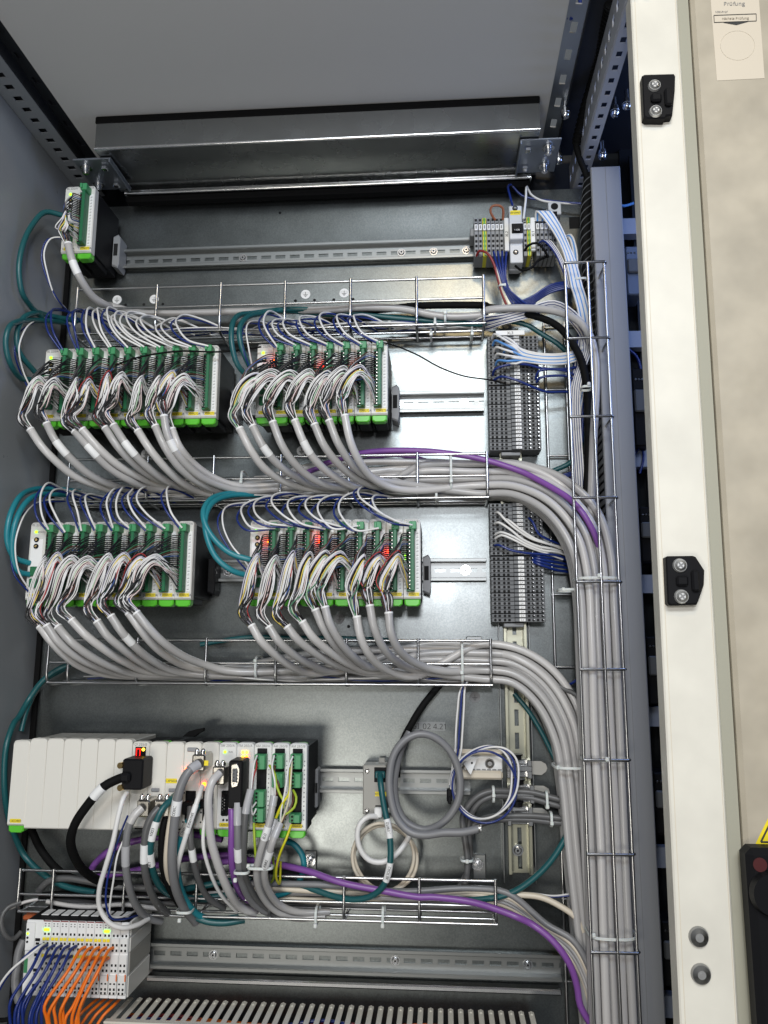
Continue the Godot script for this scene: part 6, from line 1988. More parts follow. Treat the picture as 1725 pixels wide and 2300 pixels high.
	part(pipe(sp, 0.0054, 12), "sheath", mats.sheath_grey, t)
	mb = Mb.new()
	var e: Vector3 = sp[sp.size() - 1]
	for k in 7:
		var g := TAU * k / 6.0
		var o := v(0, cos(g) * 3, sin(g) * 3) if k < 6 else Vector3.ZERO
		mb.tube([e + o - v(3, 0, 0), e + o + v(2.2, 0.7, 0)], 0.0014, 7)
	part(mb, "cut_cores", mats.core_white, t)
	mb = Mb.new()
	mb.tube([e - v(1.5, -0.3, 0), e + v(0.6, 0, 0)], 0.0057, 12)
	part(mb, "cut_edge", mats.hood, t)
	# blue and white wire coil
	var wc := [v(38.2, 1115.1, 40), v(29.5, 1101.2, 46), v(26.2, 1073.3, 48), v(23.3, 1038.7, 48), v(21.1, 1011, 46), v(16.2, 992.8, 46), v(13, 970.5, 48), v(14.4, 952.9, 50), v(22.3, 935.6, 52), v(40.5, 921.9, 54), v(61.1, 920.5, 56), v(81.7, 931.1, 58), v(96.9, 951.5, 60), v(102.1, 975.8, 60), v(100.6, 1000, 58), v(88.4, 1015.3, 56), v(70.1, 1019.8, 54), v(49.1, 1014.4, 52), v(27.9, 1000.6, 52), v(13.6, 982.6, 54), v(9.8, 962.4, 54)]
	t = thing("wire_loop", "blue and white wire pair wound in a ring over the cream terminal strip", "wire", wc[0])
	for k in 3:
		var q := []
		for i in wc.size():
			q.append(wc[i] + v((k - 1) * 2.6 * sin(i * 0.6) + (k - 1) * 2.2, (k - 1) * 3.0 * cos(i * 0.5), 2 * k))
		part(pipe(q, 0.0016, 8, 0.006), ["white_wire", "blue_wire", "white_wire"][k], mats[["white_wire", "blue_wire", "white_wire"][k]], t)
	var ring := []
	for k in 26:
		var g := TAU * k / 24.0 + 1.0
		ring.append(v(58.1, 964.5, 62) + v(cos(g) * 46, sin(g) * 50, 3 * sin(g)))
	part(pipe(ring, 0.0016, 8, 0.006), "blue_wire", mats.blue_wire, t)
	mb = Mb.new()
	mb.span(v(4, 959.7, 58), v(11.9, 942, 58) - v(0, 0, 12), 0.0015)
	mb.span(v(5.7, 950, 60), v(10.7, 939.5, 60) - v(0, 0, 12), 0.001)
	single(mb, "wire_connector", mats.black, "small black connector where the blue and white ring meets the grey loop", "connector")
	# dark cables through the clamps
	var dk := [["upper dark cable of the pair through the middle shield clamp", [v(16.3, 808.3, 34), v(29.2, 827.1, 38), v(33.1, 858.3, 40), v(29.4, 891.2, 40), v(27, 917.8, 40), v(36.6, 935.8, 40), v(50.8, 948.3, 40), v(69.7, 954.4, 38), v(98, 954.1, 34), v(128.3, 953, 34), v(155.7, 947, 36), v(184.9, 940.4, 40)]], ["lower dark cable of the pair through the middle shield clamp", [v(11.8, 806.4, 24), v(26, 826.5, 28), v(36.8, 855.8, 30), v(35.7, 891.7, 32), v(38.9, 919, 34), v(50.8, 937.5, 36), v(69.7, 946.8, 36), v(98, 947, 32), v(128.3, 944.3, 32), v(155.7, 937.7, 34), v(185.1, 931.2, 36)]],
		["upper dark cable of the pair through the lowest shield clamp", [v(34, 892.6, 26), v(39.9, 903.7, 30), v(55.2, 913.3, 32), v(73.9, 918.5, 34), v(97.2, 920, 34), v(127.4, 920.5, 34), v(155.1, 918.8, 34), v(186.9, 916.4, 36)]], ["lower dark cable of the pair through the lowest shield clamp", [v(38.8, 886.9, 20), v(43.6, 899.1, 24), v(57.7, 908, 28), v(74, 912.5, 30), v(97.2, 914.7, 32), v(127.4, 914.3, 32), v(155.1, 911.7, 32), v(187, 910, 34)]]]
	for q in dk:
		cable("shielded_cable", q[0], "cable", q[1], 0.0046, mats.sheath_dark, "dark cables through the shield clamps")


func build_lower_wiring() -> void:
	# greys along the lowest tray to the upright basket
	for i in 7:
		var y := 790.0 + 5.2 * i
		var p := [v(-420 + 24 * i, y - 4, 14 + 6 * i), v(-300, y, 20 + 5 * i), v(-180, y + rng.randf_range(-4, 4), 22 + 5 * i), v(-60, y + rng.randf_range(-4, 4), 20 + 5 * i), v(40, y + 2, 22 + 4 * i), v(90, y - 2, 30 + 4 * i), v(140, y - 26 - 2 * i, 44 + 3 * i), v(178, y - 70 + 2 * i, 56 + 3 * i), v(196 + 2 * i, y - 140, 62 + 3 * i), v(200 + 2 * i, 505, 62)]
		cable("control_cable_run", "%s cable bending down at the lowest tray's right end, %s of seven from below" % [["grey", "dark grey", "cream", "pale grey", "grey", "cream", "dark grey"][i], ORD[i]], "cable", p, 0.0044, [mats.sheath_grey, mats.sheath_dark, mats.cream, mats.sheath_light, mats.sheath, mats.cream, mats.sheath_grey][i], "cables along the lowest tray")
	cable("control_cable_run", "cream cable emerging above the purple one at the lowest tray's right end", "cable", [v(-67.5, 809.6, 30), v(-20.7, 815.1, 34), v(30.1, 814.7, 40), v(66.3, 811.9, 46), v(97.8, 816.6, 50), v(133.3, 815.9, 54), v(159.2, 806.5, 58), v(180.2, 793.2, 62), v(190.5, 774.8, 62)], 0.0042, mats.cream, "cables along the lowest tray")
	wire_pair("black and white wire pair running right from the lowest tray's end", [v(92.6, 813.3, 30), v(117.4, 812.9, 34), v(151.3, 812.6, 36), v(185.1, 817.8, 38), v(198.3, 819.8, 40)], "blue_wire", "white_wire", 0.0013, 0.003, "")
	# dark leads in the left half of the lowest tray
	for i in 5:
		cable("control_cable_run", ["black cable highest among those in the lowest tray's left half", "dark grey cable arching over the black ones at the lowest tray's left end", "black cable in the middle of the lowest tray's left half", "pale thin cable at the front of the lowest tray's left half", "dark cable lowest in the lowest tray's left half"][i], "cable", [[v(-627.7, 888.9, 30), v(-611, 864.7, 34), v(-589.7, 843.2, 38), v(-565, 826.2, 40), v(-524.8, 815.8, 40), v(-467.4, 813.8, 36)], [v(-602.9, 802.8, 40), v(-586.2, 818.3, 46), v(-560.9, 823.9, 48), v(-532.2, 820.7, 46), v(-490.1, 812.1, 40), v(-418.9, 807.6, 34)], [v(-604.8, 793.1, 30), v(-553.4, 797.8, 34), v(-503.8, 794.5, 34), v(-444.3, 799.2, 30), v(-395.9, 795.3, 28)], [v(-584.5, 791.6, 50), v(-551.4, 787.5, 52), v(-518.1, 785.5, 50), v(-470.8, 789.4, 48), v(-418.2, 784.6, 46)], [v(-596.9, 785.9, 20), v(-546.7, 784.8, 20), v(-472.1, 785.5, 20), v(-398.1, 784, 20)]][i], [0.0058, 0.0050, 0.0050, 0.0032, 0.0045][i], [mats.rubber, mats.sheath_dark, mats.rubber, mats.sheath_light, mats.sheath_dark][i], "cables along the lowest tray")
	# wires of the lower terminal block
	for i in 9:
		var x := 246 + 20.0 * i
		var s: Vector3 = v(-553.3, 751.2, 104).lerp(v(-511.5, 751.1, 104), i / 8.0)
		var low := i % 2 == 1
		if low:
			s += v(0, -13, 0)
		var e: Vector3 = v(-569.6, 670.1, 150).lerp(v(-534.6, 664.7, 140), i / 8.0)
		var p := [s, s + v(-2, 0, 10), s.lerp(e, 0.3) + v(3, 8, 22), s.lerp(e, 0.66) + v(-8 + 0.5 * i + rng.randf_range(-3, 3), 4, 18 + rng.randf_range(-6, 6)), e + v(-3 + rng.randf_range(-3, 3), 10, 4), e + v(5, -45, -8)]
		cable("block_wire", "dark blue wire from the lower terminal block, %s of nine from the left" % ORD[i], "wire", p, 0.0021, mats.blue_wire, "blue wires of the lower terminal block")
	for i in 9:
		var s: Vector3 = v(-498.8, 750.3, 104).lerp(v(-459.1, 750.2, 104), i / 8.0)
		if i % 2 == 1:
			s += v(0, -13, 0)
		var e: Vector3 = v(-521.4, 669.5, 150).lerp(v(-481.4, 665.4, 140), i / 8.0)
		var p := [s, s + v(-2, 0, 10), s.lerp(e, 0.3) + v(2, 8, 24), s.lerp(e, 0.68) + v(-9 + 0.6 * i + rng.randf_range(-3, 3), 2, 20 + rng.randf_range(-6, 6)), e + v(-2 + rng.randf_range(-3, 3), 10, 4), e + v(5, -45, -8)]
		cable("block_wire", "orange wire from the lower terminal block, %s of nine from the left" % ORD[i], "wire", p, 0.0022, mats.orange_wire, "orange wires of the lower terminal block")
	for i in 4:
		cable("block_wire", "orange wire passing below the lower terminal block into the duct, %s from the left" % ORD[i], "wire", [v(-509.5, 650.1, 104) + v(11 * i, 0, 0), v(-501.7, 662.8, 100) + v(11 * i, 0, 0), v(-493.6, 669.9, 88) + v(11 * i, 0, 0), v(-489.2, 670.9, 60) + v(10 * i, 0, 0)], 0.0021, mats.orange_wire, "orange wires below the terminal block")
	wire_pair("blue and white wire pair swinging out left from the coupler", [v(-557.3, 753, 104), v(-558.5, 754.6, 118), v(-568.7, 745.4, 130), v(-585, 730, 134), v(-596.8, 714.4, 134), v(-611.3, 687.9, 130)], "blue_wire", "white_wire", 0.0017, 0.0032, "")
	cable("hanging_cable", "dark cable looping at the far left beside the lower terminal block", "cable", [v(-618.9, 792.8, 60), v(-632.8, 787.8, 70), v(-637.4, 776.8, 76), v(-635.5, 761.8, 76), v(-629.2, 747.4, 70), v(-624.6, 742.9, 60), v(-620.6, 748.6, 50)], 0.0034, mats.sheath_dark)
	cable("hanging_cable", "pale thin cable at the far left, under the lowest tray's end", "cable", [v(-598.6, 794.2, 50), v(-614.2, 792.3, 58), v(-632.4, 784.7, 60), v(-640.6, 780.7, 60)], 0.0024, mats.sheath_light)
	cable("hanging_cable", "grey cable hanging left of the lower terminal block's side", "cable", [v(-620.6, 735, 40), v(-624.4, 720.9, 44), v(-623.8, 699.5, 48), v(-623.1, 677.7, 50), v(-615.5, 655.4, 50)], 0.0060, mats.sheath_grey)
	cable("hanging_cable", "black and white cable at the bottom left corner", "cable", [v(-609.3, 660.5, 120), v(-591.5, 664, 124), v(-582.7, 668.9, 124), v(-575.8, 671, 120)], 0.0030, mats.rubber)


func build_right_wiring() -> void:
	# white and blue wires of the top right terminals
	var g := "white and blue wires of the top right terminals"
	for i in 9:
		var f := i / 8.0
		var s: Vector3 = v(159, 1856.8, 50).lerp(v(180.2, 1856, 50), f)
		var p := [s + v(0, -8, 0), s + v(0, 2, 12), s.lerp(v(194.7, 1811.2, 64), 0.6) + v(5 * f, 6 * f, 4), v(196.6, 1787.4, 66) + v(12 * f, 0, 4), v(203.5, 1758.2, 66) + v(14 * f, 0, 4), v(209.1, 1718.8, 68) + v(16 * f, 0, 3), v(211.3, 1712.6, 70) + v(16 * f, 0, 0), v(219.5, 1675.1, 66) + v(16 * f, 0, 0), v(222.1, 1630, 58) + v(16 * f, 0, 0), v(208 + 10 * f, 1520, 46), v(208 + 10 * f, 1380, 40)]
		cable("terminal_wire", "%s wire arching from the top right terminals, %s of nine from the left" % ["white" if i % 3 != 1 else "pale blue", ORD[i]], "wire", p, 0.0018, mats.white_wire if i % 3 != 1 else mats.pale_blue, g)
	for i in 6:
		var f := i / 5.0
		var p := [v(161, 1809.3, 46) + v(9 * f, 0, 0), v(168.5, 1805.7, 58) + v(9 * f, 3, 0), v(184.5, 1781.4, 66) + v(6 * f, 3, 0), v(198.1, 1748.8, 66) + v(6 * f, 0, 0), v(203.3, 1726, 60) + v(8 * f, 0, 0), v(210.3, 1723.9, 60) + v(8 * f, 0, 0), v(221.3, 1676.2, 56) + v(8 * f, 0, 0), v(204 + 8 * f, 1560, 44)]
		cable("terminal_wire", "%s wire from the lower terminals right of the breaker, %s of six" % ["white" if i % 2 else "blue", ORD[i]], "wire", p, 0.0018, mats.white_wire if i % 2 else mats.blue_wire, g)
	for i in 3:
		cable("terminal_wire", "%s wire bowing right beside the braided sleeve, %s of three" % [["white", "pale blue", "white"][i], ORD[i]], "wire", [v(205.4, 1824.1, 40) + v(0, -2.0 * i, 0), v(213.6, 1819.3, 54) + v(-1.5 * i, -2.0 * i, 0), v(219.6, 1797.3, 58) + v(-2.5 * i, 0, 0), v(221.4, 1768.1, 58) + v(-2.5 * i, 0, 0), v(219.3, 1743.5, 56) + v(-2.5 * i, 0, 0), v(225.4, 1720.5, 50), v(228, 1717.7, 44)], 0.0019, [mats.white_wire, mats.pale_blue, mats.white_wire][i], g)
	cable("terminal_wire", "orange-brown wire looping above the left terminal group", "wire", [v(93.9, 1856.2, 44), v(86, 1866.5, 50), v(87.5, 1874.1, 54), v(97.4, 1875.1, 56), v(105.7, 1870.7, 54), v(106.4, 1855.7, 44)], 0.0021, mats.brown_wire)
	cable("terminal_wire", "dark red wire curving down from the left terminal group", "wire", [v(61.9, 1792.4, 46), v(66.1, 1795.9, 56), v(77.8, 1790, 60), v(88, 1771.8, 60), v(95.2, 1744.4, 56), v(101.2, 1724.5, 50), v(110.1, 1701.2, 44)], 0.0021, mats.red_wire)
	cable("terminal_wire", "cream wire beside the dark red one below the left terminal group", "wire", [v(75.7, 1795.9, 46), v(84, 1783.8, 56), v(93.8, 1756.4, 58), v(101.1, 1730, 52), v(107.2, 1713.3, 46), v(113.3, 1702, 42)], 0.0019, mats.cream)
	for i in 4:
		cable("terminal_wire", "dark blue wire falling below the left terminal group, %s from the left" % ORD[i], "wire", [v(89.5, 1798.7, 46) + v(7.0 * i, 0, 0), v(92.8, 1773.7, 56) + v(5.0 * i, 0, 0), v(101.2, 1744.2, 56) + v(2.0 * i, 0, 0), v(108.5, 1723.3, 52) + v(2.0 * i, 0, 2.0 * i), v(124.9, 1699.8, 46) + v(8.0 * i, 2, 0), v(147.3, 1706.9, 44) + v(4.0 * i, 0, 0)], 0.0020, mats.blue_wire, "dark blue wires at the top right terminals")
	cable("terminal_wire", "blue wire peaking above the breaker and running behind the sleeve", "wire", [v(122.5, 1879.1, 46), v(119, 1901.5, 40), v(117.6, 1925, 30), v(122.4, 1930, 26), v(141.1, 1911.7, 22), v(187.5, 1900.1, 22), v(244.5, 1887.1, 30)], 0.0019, mats.blue_wire)
	cable("terminal_wire", "white wire peaking right of the breaker and running behind the sleeve", "wire", [v(139.7, 1854.9, 46), v(145, 1893.6, 40), v(148.7, 1922.9, 30), v(155, 1913.3, 24), v(171.8, 1900.6, 24), v(205.7, 1894, 24), v(244.9, 1888.3, 28)], 0.0019, mats.white_wire)
	cable("terminal_wire", "black wire hooping from the breaker's right flank", "wire", [v(139.3, 1798.5, 46), v(145.1, 1801.7, 58), v(158.2, 1803, 62), v(168.5, 1793.2, 60), v(177, 1783.6, 50)], 0.0020, mats.rubber)
	cable("terminal_wire", "black wire from the breaker's foot swinging right", "wire", [v(125, 1775.9, 40), v(134.1, 1761.9, 52), v(148.7, 1763.6, 56), v(158, 1774.6, 56), v(174.3, 1786.4, 48)], 0.0020, mats.rubber)
	for i in 5:
		var f := i / 4.0
		cable("terminal_wire", "dark blue wire in the bunch rising right towards the basket, %s from below" % ORD[i], "wire", [v(113.5, 1693.1, 36) + v(0, 3.0 * i, 2.0 * i), v(147.3, 1706.9, 44) + v(0, 2.0 * i, 2.0 * i), v(178, 1723.1, 50) + v(0, 2.2 * i, 2.0 * i), v(208.4, 1728.5, 54) + v(0, 2.4 * i, 0), v(233.6, 1729.6, 50) + v(0, 2.4 * i, 0)], 0.0021, mats.blue_wire, "dark blue wires at the top right terminals")
	# wires on the upper dark bank
	for i in 10:
		var f := i / 9.0
		var yy := 365.0 + 0.0
		var s: Vector3 = v(83.8, 1648.9, 46).lerp(v(89.5, 1599.2, 46), f)
		if i % 2 == 1:
			s += v(14, 0, 0)
		var p := [s, s + v(3, 3, 12), s + v(16, -9 + 8 * f, 22), v(130.4, 1621.2, 66).lerp(v(130.3, 1603.5, 62), f), v(166.3, 1612.9, 66).lerp(v(166.3, 1598.5, 62), f), v(202.2, 1614.5, 66).lerp(v(202.3, 1600.1, 62), f), v(221.9, 1622, 66).lerp(v(226.7, 1612.3, 62), f), v(233.2, 1637.7, 62).lerp(v(240, 1635.1, 60), f), v(232.8, 1662.8, 56)]
		cable("terminal_wire", "%s wire sweeping right from the upper dark bank, %s from the top" % ["white" if i % 3 != 2 else "pale blue", ORD[i]], "wire", p, 0.0019, mats.white_wire if i % 3 != 2 else mats.pale_blue, "white wires of the upper dark bank")
	var bl := [[v(84.1, 1588, 46), v(86.5, 1593.2, 58), v(109.1, 1599.2, 62), v(136.5, 1599.3, 60), v(160.9, 1593.8, 56), v(203.3, 1593.5, 54), v(228.4, 1600.8, 50)], [v(85.5, 1579.9, 46), v(96.9, 1581.2, 58), v(123.7, 1572.5, 60), v(144.9, 1563.9, 56), v(166.5, 1557.5, 50), v(197.6, 1558.8, 44), v(222.3, 1556.4, 40)], [v(151.1, 1580, 46), v(154.7, 1589.1, 56), v(178.9, 1591.8, 56), v(203.1, 1587.1, 54), v(218.3, 1575.4, 50), v(222.1, 1538.6, 46), v(219.9, 1476.4, 44)], [v(152.4, 1575.1, 46), v(157.7, 1579.2, 54), v(178.9, 1581.9, 54), v(203.2, 1579.9, 52), v(216.7, 1563.4, 48), v(216.2, 1477.5, 40)]]
	var bn := ["highest, from the left column", "second, sagging towards the basket", "third, from the right column", "lowest, from the right column"]
	for i in 4:
		cable("terminal_wire", "dark blue wire of the upper dark bank, %s" % bn[i], "wire", bl[i], 0.0020, mats.blue_wire, "blue wires of the dark banks")
	# wires on the lower dark bank
	var lw := [[v(84.5, 1366.3, 46), v(87.7, 1364.6, 56), v(97.4, 1352.4, 60), v(114.5, 1337.3, 60), v(135, 1324.4, 56), v(158.8, 1317.6, 50), v(183.4, 1312.7, 40)], [v(97.1, 1356.2, 46), v(102.1, 1353, 56), v(120.6, 1337.6, 58), v(141.1, 1324.6, 54), v(165.2, 1316.6, 46)], [v(82.1, 1348.8, 46), v(87.2, 1349.2, 58), v(102.7, 1338.6, 62), v(122.7, 1322.1, 62), v(146.3, 1312.4, 56), v(170.7, 1309.1, 46)], [v(82.6, 1332.2, 46), v(89.8, 1334.3, 58), v(105.4, 1328.2, 62), v(128.5, 1315, 60), v(152.2, 1306.7, 54), v(176.4, 1304.6, 46)], [v(82.5, 1326.1, 46), v(91.2, 1329.5, 58), v(108.3, 1322.5, 60), v(131.5, 1310.8, 58), v(158.3, 1302.7, 50)], [v(81.4, 1315.6, 46), v(86.6, 1314.9, 56), v(105.2, 1306.5, 58), v(128.6, 1302.2, 56), v(152.2, 1301, 52), v(173.4, 1300.1, 46)], [v(134.1, 1357.4, 46), v(138.7, 1349.7, 56), v(147.1, 1332, 54), v(162.2, 1323.8, 48)]]
	var ln := ["highest white", "second white, from the inner column", "third white", "fourth white", "fifth white", "lowest dark blue", "short dark blue, from the right column"]
	for i in 7:
		var z: Vector3 = lw[i][lw[i].size() - 1]
		lw[i].append(z + v(26, -8, -12))
		cable("terminal_wire", "%s wire of the lower dark terminal bank" % ln[i], "wire", lw[i], 0.0019, mats.blue_wire if ln[i].contains("blue") else mats.white_wire, "wires of the lower dark bank")
	for i in 12:
		var f := i / 11.0
		cable("terminal_wire", "dark blue wire in the dense bunch behind the upright basket, %s from the top" % ORD[i], "wire", [v(160.1, 1425.2, 20) + v(0, -2.6 * i, 0), v(176.9, 1425.9, 30) + v(0, -2.5 * i, 1.5 * i), v(200.5, 1432.5, 34) + v(0, -2.6 * i, 1.0 * i), v(228.2, 1436.1, 30) + v(0, -2.6 * i, 0)], 0.0016, mats.blue_wire if i % 4 else mats.core_black, "blue wires bunched behind the basket")
	for i in 4:
		cable("terminal_wire", "dark blue wire bulging low at the lower dark bank's right side, %s from the top" % ORD[i], "wire", [v(136.1, 1303.2, 40) + v(0, -3.5 * i, 0), v(143.9, 1299.3, 48) + v(0, -4.0 * i, 0), v(158.7, 1297, 46) + v(0, -5.0 * i, 0), v(176.1, 1296, 36) + v(0, -6.0 * i, 0), v(197.3, 1294.4, 22) + v(0, -6.0 * i, 0)], 0.0022, mats.blue_wire, "blue wires of the dark banks")
	cable("terminal_wire", "dark blue wire crossing the left wires of the basket below the third tray", "wire", [v(167.1, 1096.2, 20), v(180.3, 1102.5, 30), v(193.4, 1111.5, 40), v(204, 1118.8, 46)], 0.0020, mats.blue_wire)
	# black sleeve along the duct's side and the conduit under the roof
	var t := thing("braided_sleeve", "black braided sleeve running down the wire duct's slotted side", "cable sleeve", v(236, 1300, 60))
	var bp := [v(245.1, 1920.5, 60), v(242.2, 1896, 62), v(237.2, 1855.3, 64), v(234.8, 1809.7, 64), v(234.5, 1765.6, 62), v(237.4, 1725.9, 58), v(238.4, 1691.9, 56)]
	bp.append_array([v(232, 1560, 50), v(230, 1400, 48), v(230, 1200, 46), v(234, 900, 44), v(236, 505, 44)])
	part(pipe(bp, 0.0080, 12), "sleeve", mats.rubber, t)
	var path := spline(bp, 0.004)
	for s in 3:
		var h := []
		for i in path.size():
			var a := i * 0.55 + TAU * s / 3
			h.append(path[i] + Vector3(cos(a), 0, sin(a)) * 0.0080)
		var mb := Mb.new()
		mb.tube(h, 0.0009, 5, false)
		part(mb, "braid_strand", mats.terminal_dark, t)
	var cd := [v(235.2, 2018.4, 300), v(239.4, 2024.3, 240), v(241.7, 2025.2, 180), v(237.3, 2012.5, 140), v(233.3, 2001.9, 120), v(228.9, 1984.5, 90), v(225.7, 1970.2, 70)]
	t = thing("corrugated_conduit", "black ribbed conduit tied along the perforated rail under the roof", "conduit", cd[0])
	var cp := spline(cd, 0.004)
	var mb := Mb.new()
	mb.tube(cp, 0.0075, 10)
	part(mb, "core_tube", mats.rubber, t)
	mb = Mb.new()
	for i in range(1, cp.size() - 1, 2):
		var d: Vector3 = (cp[i + 1] - cp[i - 1]).normalized() * 0.0012
		mb.tube([cp[i] - d, cp[i] + d], 0.0088, 10)
	part(mb, "ribs", mats.rubber, t)
	cable("power_cable", "black cable dropping from the conduit's end into the wire duct", "cable", [v(225.8, 1971.9, 70), v(225.2, 1963.8, 72), v(230.6, 1941.4, 70), v(238.1, 1923.6, 66), v(242.7, 1909.3, 62)], 0.0050, mats.rubber)
	var ub := [[v(179, 2000.3, 300), v(175.6, 2010.6, 300), v(177.3, 2022.1, 300), v(185.4, 2039.1, 300)], [v(180.2, 1998.7, 300), v(189.2, 2006.9, 300), v(194.8, 2021, 300), v(193, 2038.6, 300)], [v(179.3, 2000.6, 298), v(180.7, 2013.2, 300), v(184.5, 2022.7, 302), v(190, 2034, 302)]]
	for i in 3:
		cable("roof_wire", "dark blue wire tied to the slotted flange under the roof, %s from the left" % ORD[i], "wire", ub[i], 0.0028, mats.blue_wire, "blue wires under the roof")


func tie(c: Vector3, w: float, h: float, dep: float, label: String, across := false, head := Vector3.ZERO) -> void:
	var t := thing("cable_tie", label, "cable tie", c, "pale cable ties")
	w *= 0.001
	h *= 0.001
	dep *= 0.001
	var p := []
	for k in 25:
		var g := TAU * k / 24
		var sx := signf(cos(g)) * pow(absf(cos(g)), 0.6)
		var sz := signf(sin(g)) * pow(absf(sin(g)), 0.6)
		p.append(c + (Vector3(sx * w * 0.5, 0, sz * dep * 0.5) if across else Vector3(0, sx * h * 0.5, sz * dep * 0.5)))
	var mb := Mb.new()
	for o in [-0.0011, 0.0, 0.0011]:
		var q := []
		for k in p:
			q.append(k + (Vector3(0, o, 0) if across else Vector3(o, 0, 0)))
		mb.tube(q, 0.0008, 6, false)
	part(mb, "strap", mats.tie, t)
	mb = Mb.new()
	mb.box(c + head, v(5, 5.6, 4.4), 0.001)
	part(mb, "lock_head", mats.tie, t)


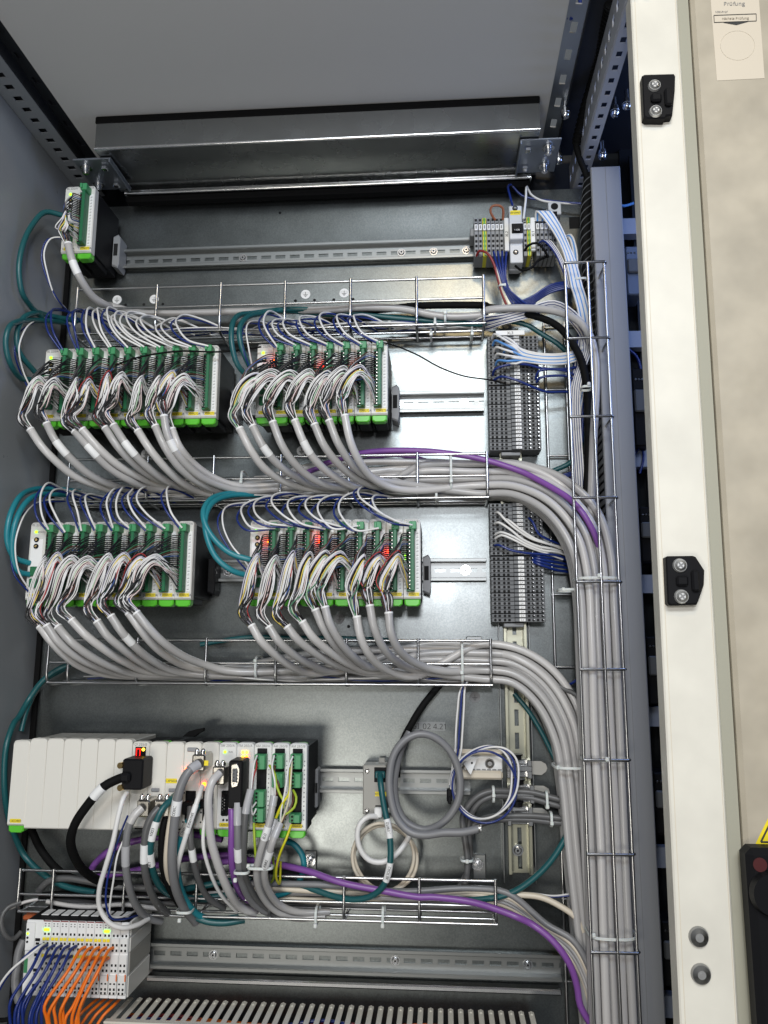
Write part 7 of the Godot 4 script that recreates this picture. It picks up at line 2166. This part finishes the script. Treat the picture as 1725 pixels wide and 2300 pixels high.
func build_marks() -> void:
	# ties round the upright bundle
	tie(v(219, 1545, 100), 16, 0, 20, "white cable tie on the single grey cable high in the basket", true, v(2, 3, 11))
	tie(v(219, 1258, 104), 60, 0, 58, "white cable tie round the grey bundle below the second tray's bend", true, v(0, 3, 30))
	tie(v(219, 1012, 104), 60, 0, 58, "white cable tie round the grey bundle level with the grey network loops", true, v(0, 2, 30))
	tie(v(219, 789, 104), 62, 0, 58, "white cable tie round the grey bundle level with the lowest tray", true, v(-26, 3, 24))
	tie(v(181.1, 994.9, 60), 50, 0, 54, "cream cable tie round the grey cables left of the basket", true, v(-20, 0, 20))
	tie(v(191.4, 1244.7, 75), 44, 0, 40, "cream cable tie round the curved cables near the lower dark bank", true, v(-16, 0, 18))
	# ties on the trays
	tie(v(-312, 1422.2, 40), 0, 30, 46, "cable tie on the second tray between both module banks", false, v(0, -6, 24))
	tie(v(15.9, 1429.1, 36), 0, 64, 56, "tall cable tie round the second tray's cables near its right end", false, v(0, -16, 29))
	tie(v(-280.7, 1131.2, 40), 0, 34, 46, "cable tie round the third tray's cables below the middle right bank's left end", false, v(0, 10, 24))
	tie(v(29.1, 1139.1, 36), 0, 62, 56, "tall cable tie round the third tray's cables near its right end", false, v(-1, -14, 29))
	tie(v(9.5, 1685, 40), 0, 22, 40, "cable tie hanging on the highest tray, fourth from its right end", false, v(0, 4, 21))
	tie(v(-6.7, 1675.8, 40), 0, 18, 40, "cable tie hanging on the highest tray beside the tallest one", false, v(0, -4, 21))
	tie(v(-13.5, 1663.6, 30), 0, 14, 30, "cable tie lowest on the highest tray near its right end", false, v(0, -4, 16))
	tie(v(52.4, 1663.2, 30), 0, 18, 36, "rightmost cable tie on the highest tray", false, v(0, -6, 19))
	tie(v(-80.4, 1679.1, 34), 0, 12, 30, "small cable tie on the highest tray above the upper right bank's end", false, v(0, 0, 16))
	tie(v(-7.1, 1392.5, 40), 0, 16, 36, "small cable tie under the second tray above the middle right bank's end", false, v(0, -4, 19))
	tie(v(-183.1, 783.4, 44), 0, 24, 40, "cable tie on the lowest tray under the grey network box's left", false, v(0, -10, 21))
	tie(v(-87.7, 785.8, 44), 0, 26, 40, "cable tie on the lowest tray below the cream coil", false, v(0, -10, 21))
	tie(v(-274.6, 860.6, 130), 20, 0, 20, "cable tie with long head round the two dark cables left of the AM cables", true, v(-6, -8, 12))
	tie(v(-250.1, 865.9, 126), 34, 0, 20, "cable tie round the lettered grey AM cables", true, v(-16, 2, 4))
	tie(v(-366.6, 794.1, 80), 22, 0, 26, "cable tie with long head at the foot of the blue-grey cable", true, v(-4, -10, 12))
	tie(v(72.1, 950.2, 36), 0, 22, 20, "dark-cable tie left of the middle shield clamp", false, v(0, 0, 11))
	tie(v(148.9, 943.2, 34), 0, 24, 20, "dark-cable tie right of the middle shield clamp", false, v(0, -8, 11))
	tie(v(154.5, 916.6, 34), 0, 20, 20, "dark-cable tie right of the lowest shield clamp", false, v(0, -4, 11))
	tie(v(32.3, 859.4, 36), 18, 0, 22, "dark-cable tie where the two dark cables drop to the lowest tray", true, v(0, 0, 12))
	tie(v(222.9, 1735.1, 60), 26, 0, 26, "cable tie round the white wires above the highest tray's level", true, v(10, 0, 10))
	tie(v(102.9, 1735.7, 50), 14, 0, 14, "cable tie round the red and blue wires below the left terminal group", true, v(4, 0, 6))
	# round earth stickers
	var st := [[v(-559.2, 1756.8, 0.4), true, "pale round earth sticker, leftmost above the upper left bank"], [v(-492.9, 1755.8, 0.4), true, "pale round earth sticker, second above the upper left bank"], [v(-227.6, 1756.4, 0.4), true, "pale round earth sticker above the upper right bank, left of its twin"], [v(-161.1, 1756.6, 0.4), true, "pale round earth sticker half behind a tray wire above the upper right bank"], [v(-228.8, 1481.1, 0.4), true, "pale round earth sticker below the upper right bank"], [v(-492.3, 1479.8, 0.4), true, "pale round earth sticker behind the cables below the upper left bank"], [v(-229.1, 1205.5, 0.4), false, "grey round earth sticker partly hidden by the middle right cables"], [v(-162.8, 1206, 0.4), false, "grey round earth sticker below the middle right bank"], [v(49.1, 1086.5, 0.4), false, "grey round earth sticker under the third tray's right end"]]
	var plain_grey := mat("sticker_grey", lin(0.20, 0.20, 0.20), 0.5)
	for q in st:
		var t := thing("earth_sticker", q[2], "sticker", q[0], "round earth stickers on the plate")
		var c: Vector3 = q[0]
		var mb := Mb.new()
		mb.cyl(c - v(0, 0, 0.3), c + v(0, 0, 0.1), 0.0082, 24)
		part(mb, "disc", mats.label_white if q[1] else plain_grey, t)
		mb = Mb.new()
		mb.box(c + v(0, 1.6, 0.25), v(0.7, 5.2, 0.2))
		mb.box(c + v(0, -1.0, 0.25), v(8, 0.8, 0.2))
		mb.box(c + v(0, -2.8, 0.25), v(5, 0.7, 0.2))
		mb.box(c + v(0, -4.4, 0.25), v(2.4, 0.7, 0.2))
		part(mb, "earth_symbol", mats.ink, t)
	# drilled holes
	var hp: Node3D = get_node("mounting_plate")
	for c in [v(-275.9, 1909.9, 0.2), v(-543.3, 1747, 0.2), v(-510.8, 1746.7, 0.2), v(-477.1, 1746.4, 0.2), v(-244.9, 1745.3, 0.2), v(-212.1, 1745.2, 0.2), v(-178.9, 1745, 0.2), v(-145.8, 1744.8, 0.2), v(-147.8, 1193.9, 0.2)]:
		var mb := Mb.new()
		mb.cyl(c - v(0, 0, 0.15), c + v(0, 0, 0.1), 0.0026, 16)
		part(mb, "drilled_hole", mats.hole, hp)
	var mb := Mb.new()
	mb.span(v(221.3, 1881.7, 0.4), v(239.3, 1860.5, 0), 0.0)
	part(mb, "slot_opening", mats.hole, hp)
	# plate label
	var t := thing("plate_label", "clear printed label on the plate left of the blue and white wires", "label", v(-24.5, 1035.8, 0.4))
	mb = Mb.new()
	mb.span(v(-55.3, 1048.7, 0.4), v(3.1, 1035.6, 0), 0.0)
	part(mb, "film", mat("film_grey", lin(0.22, 0.23, 0.23), 0.35), t)
	words("_GI_02 4.21", 0.0115, v(-23.2, 1042.1, 0.7), mats.ink, t, -0.006)
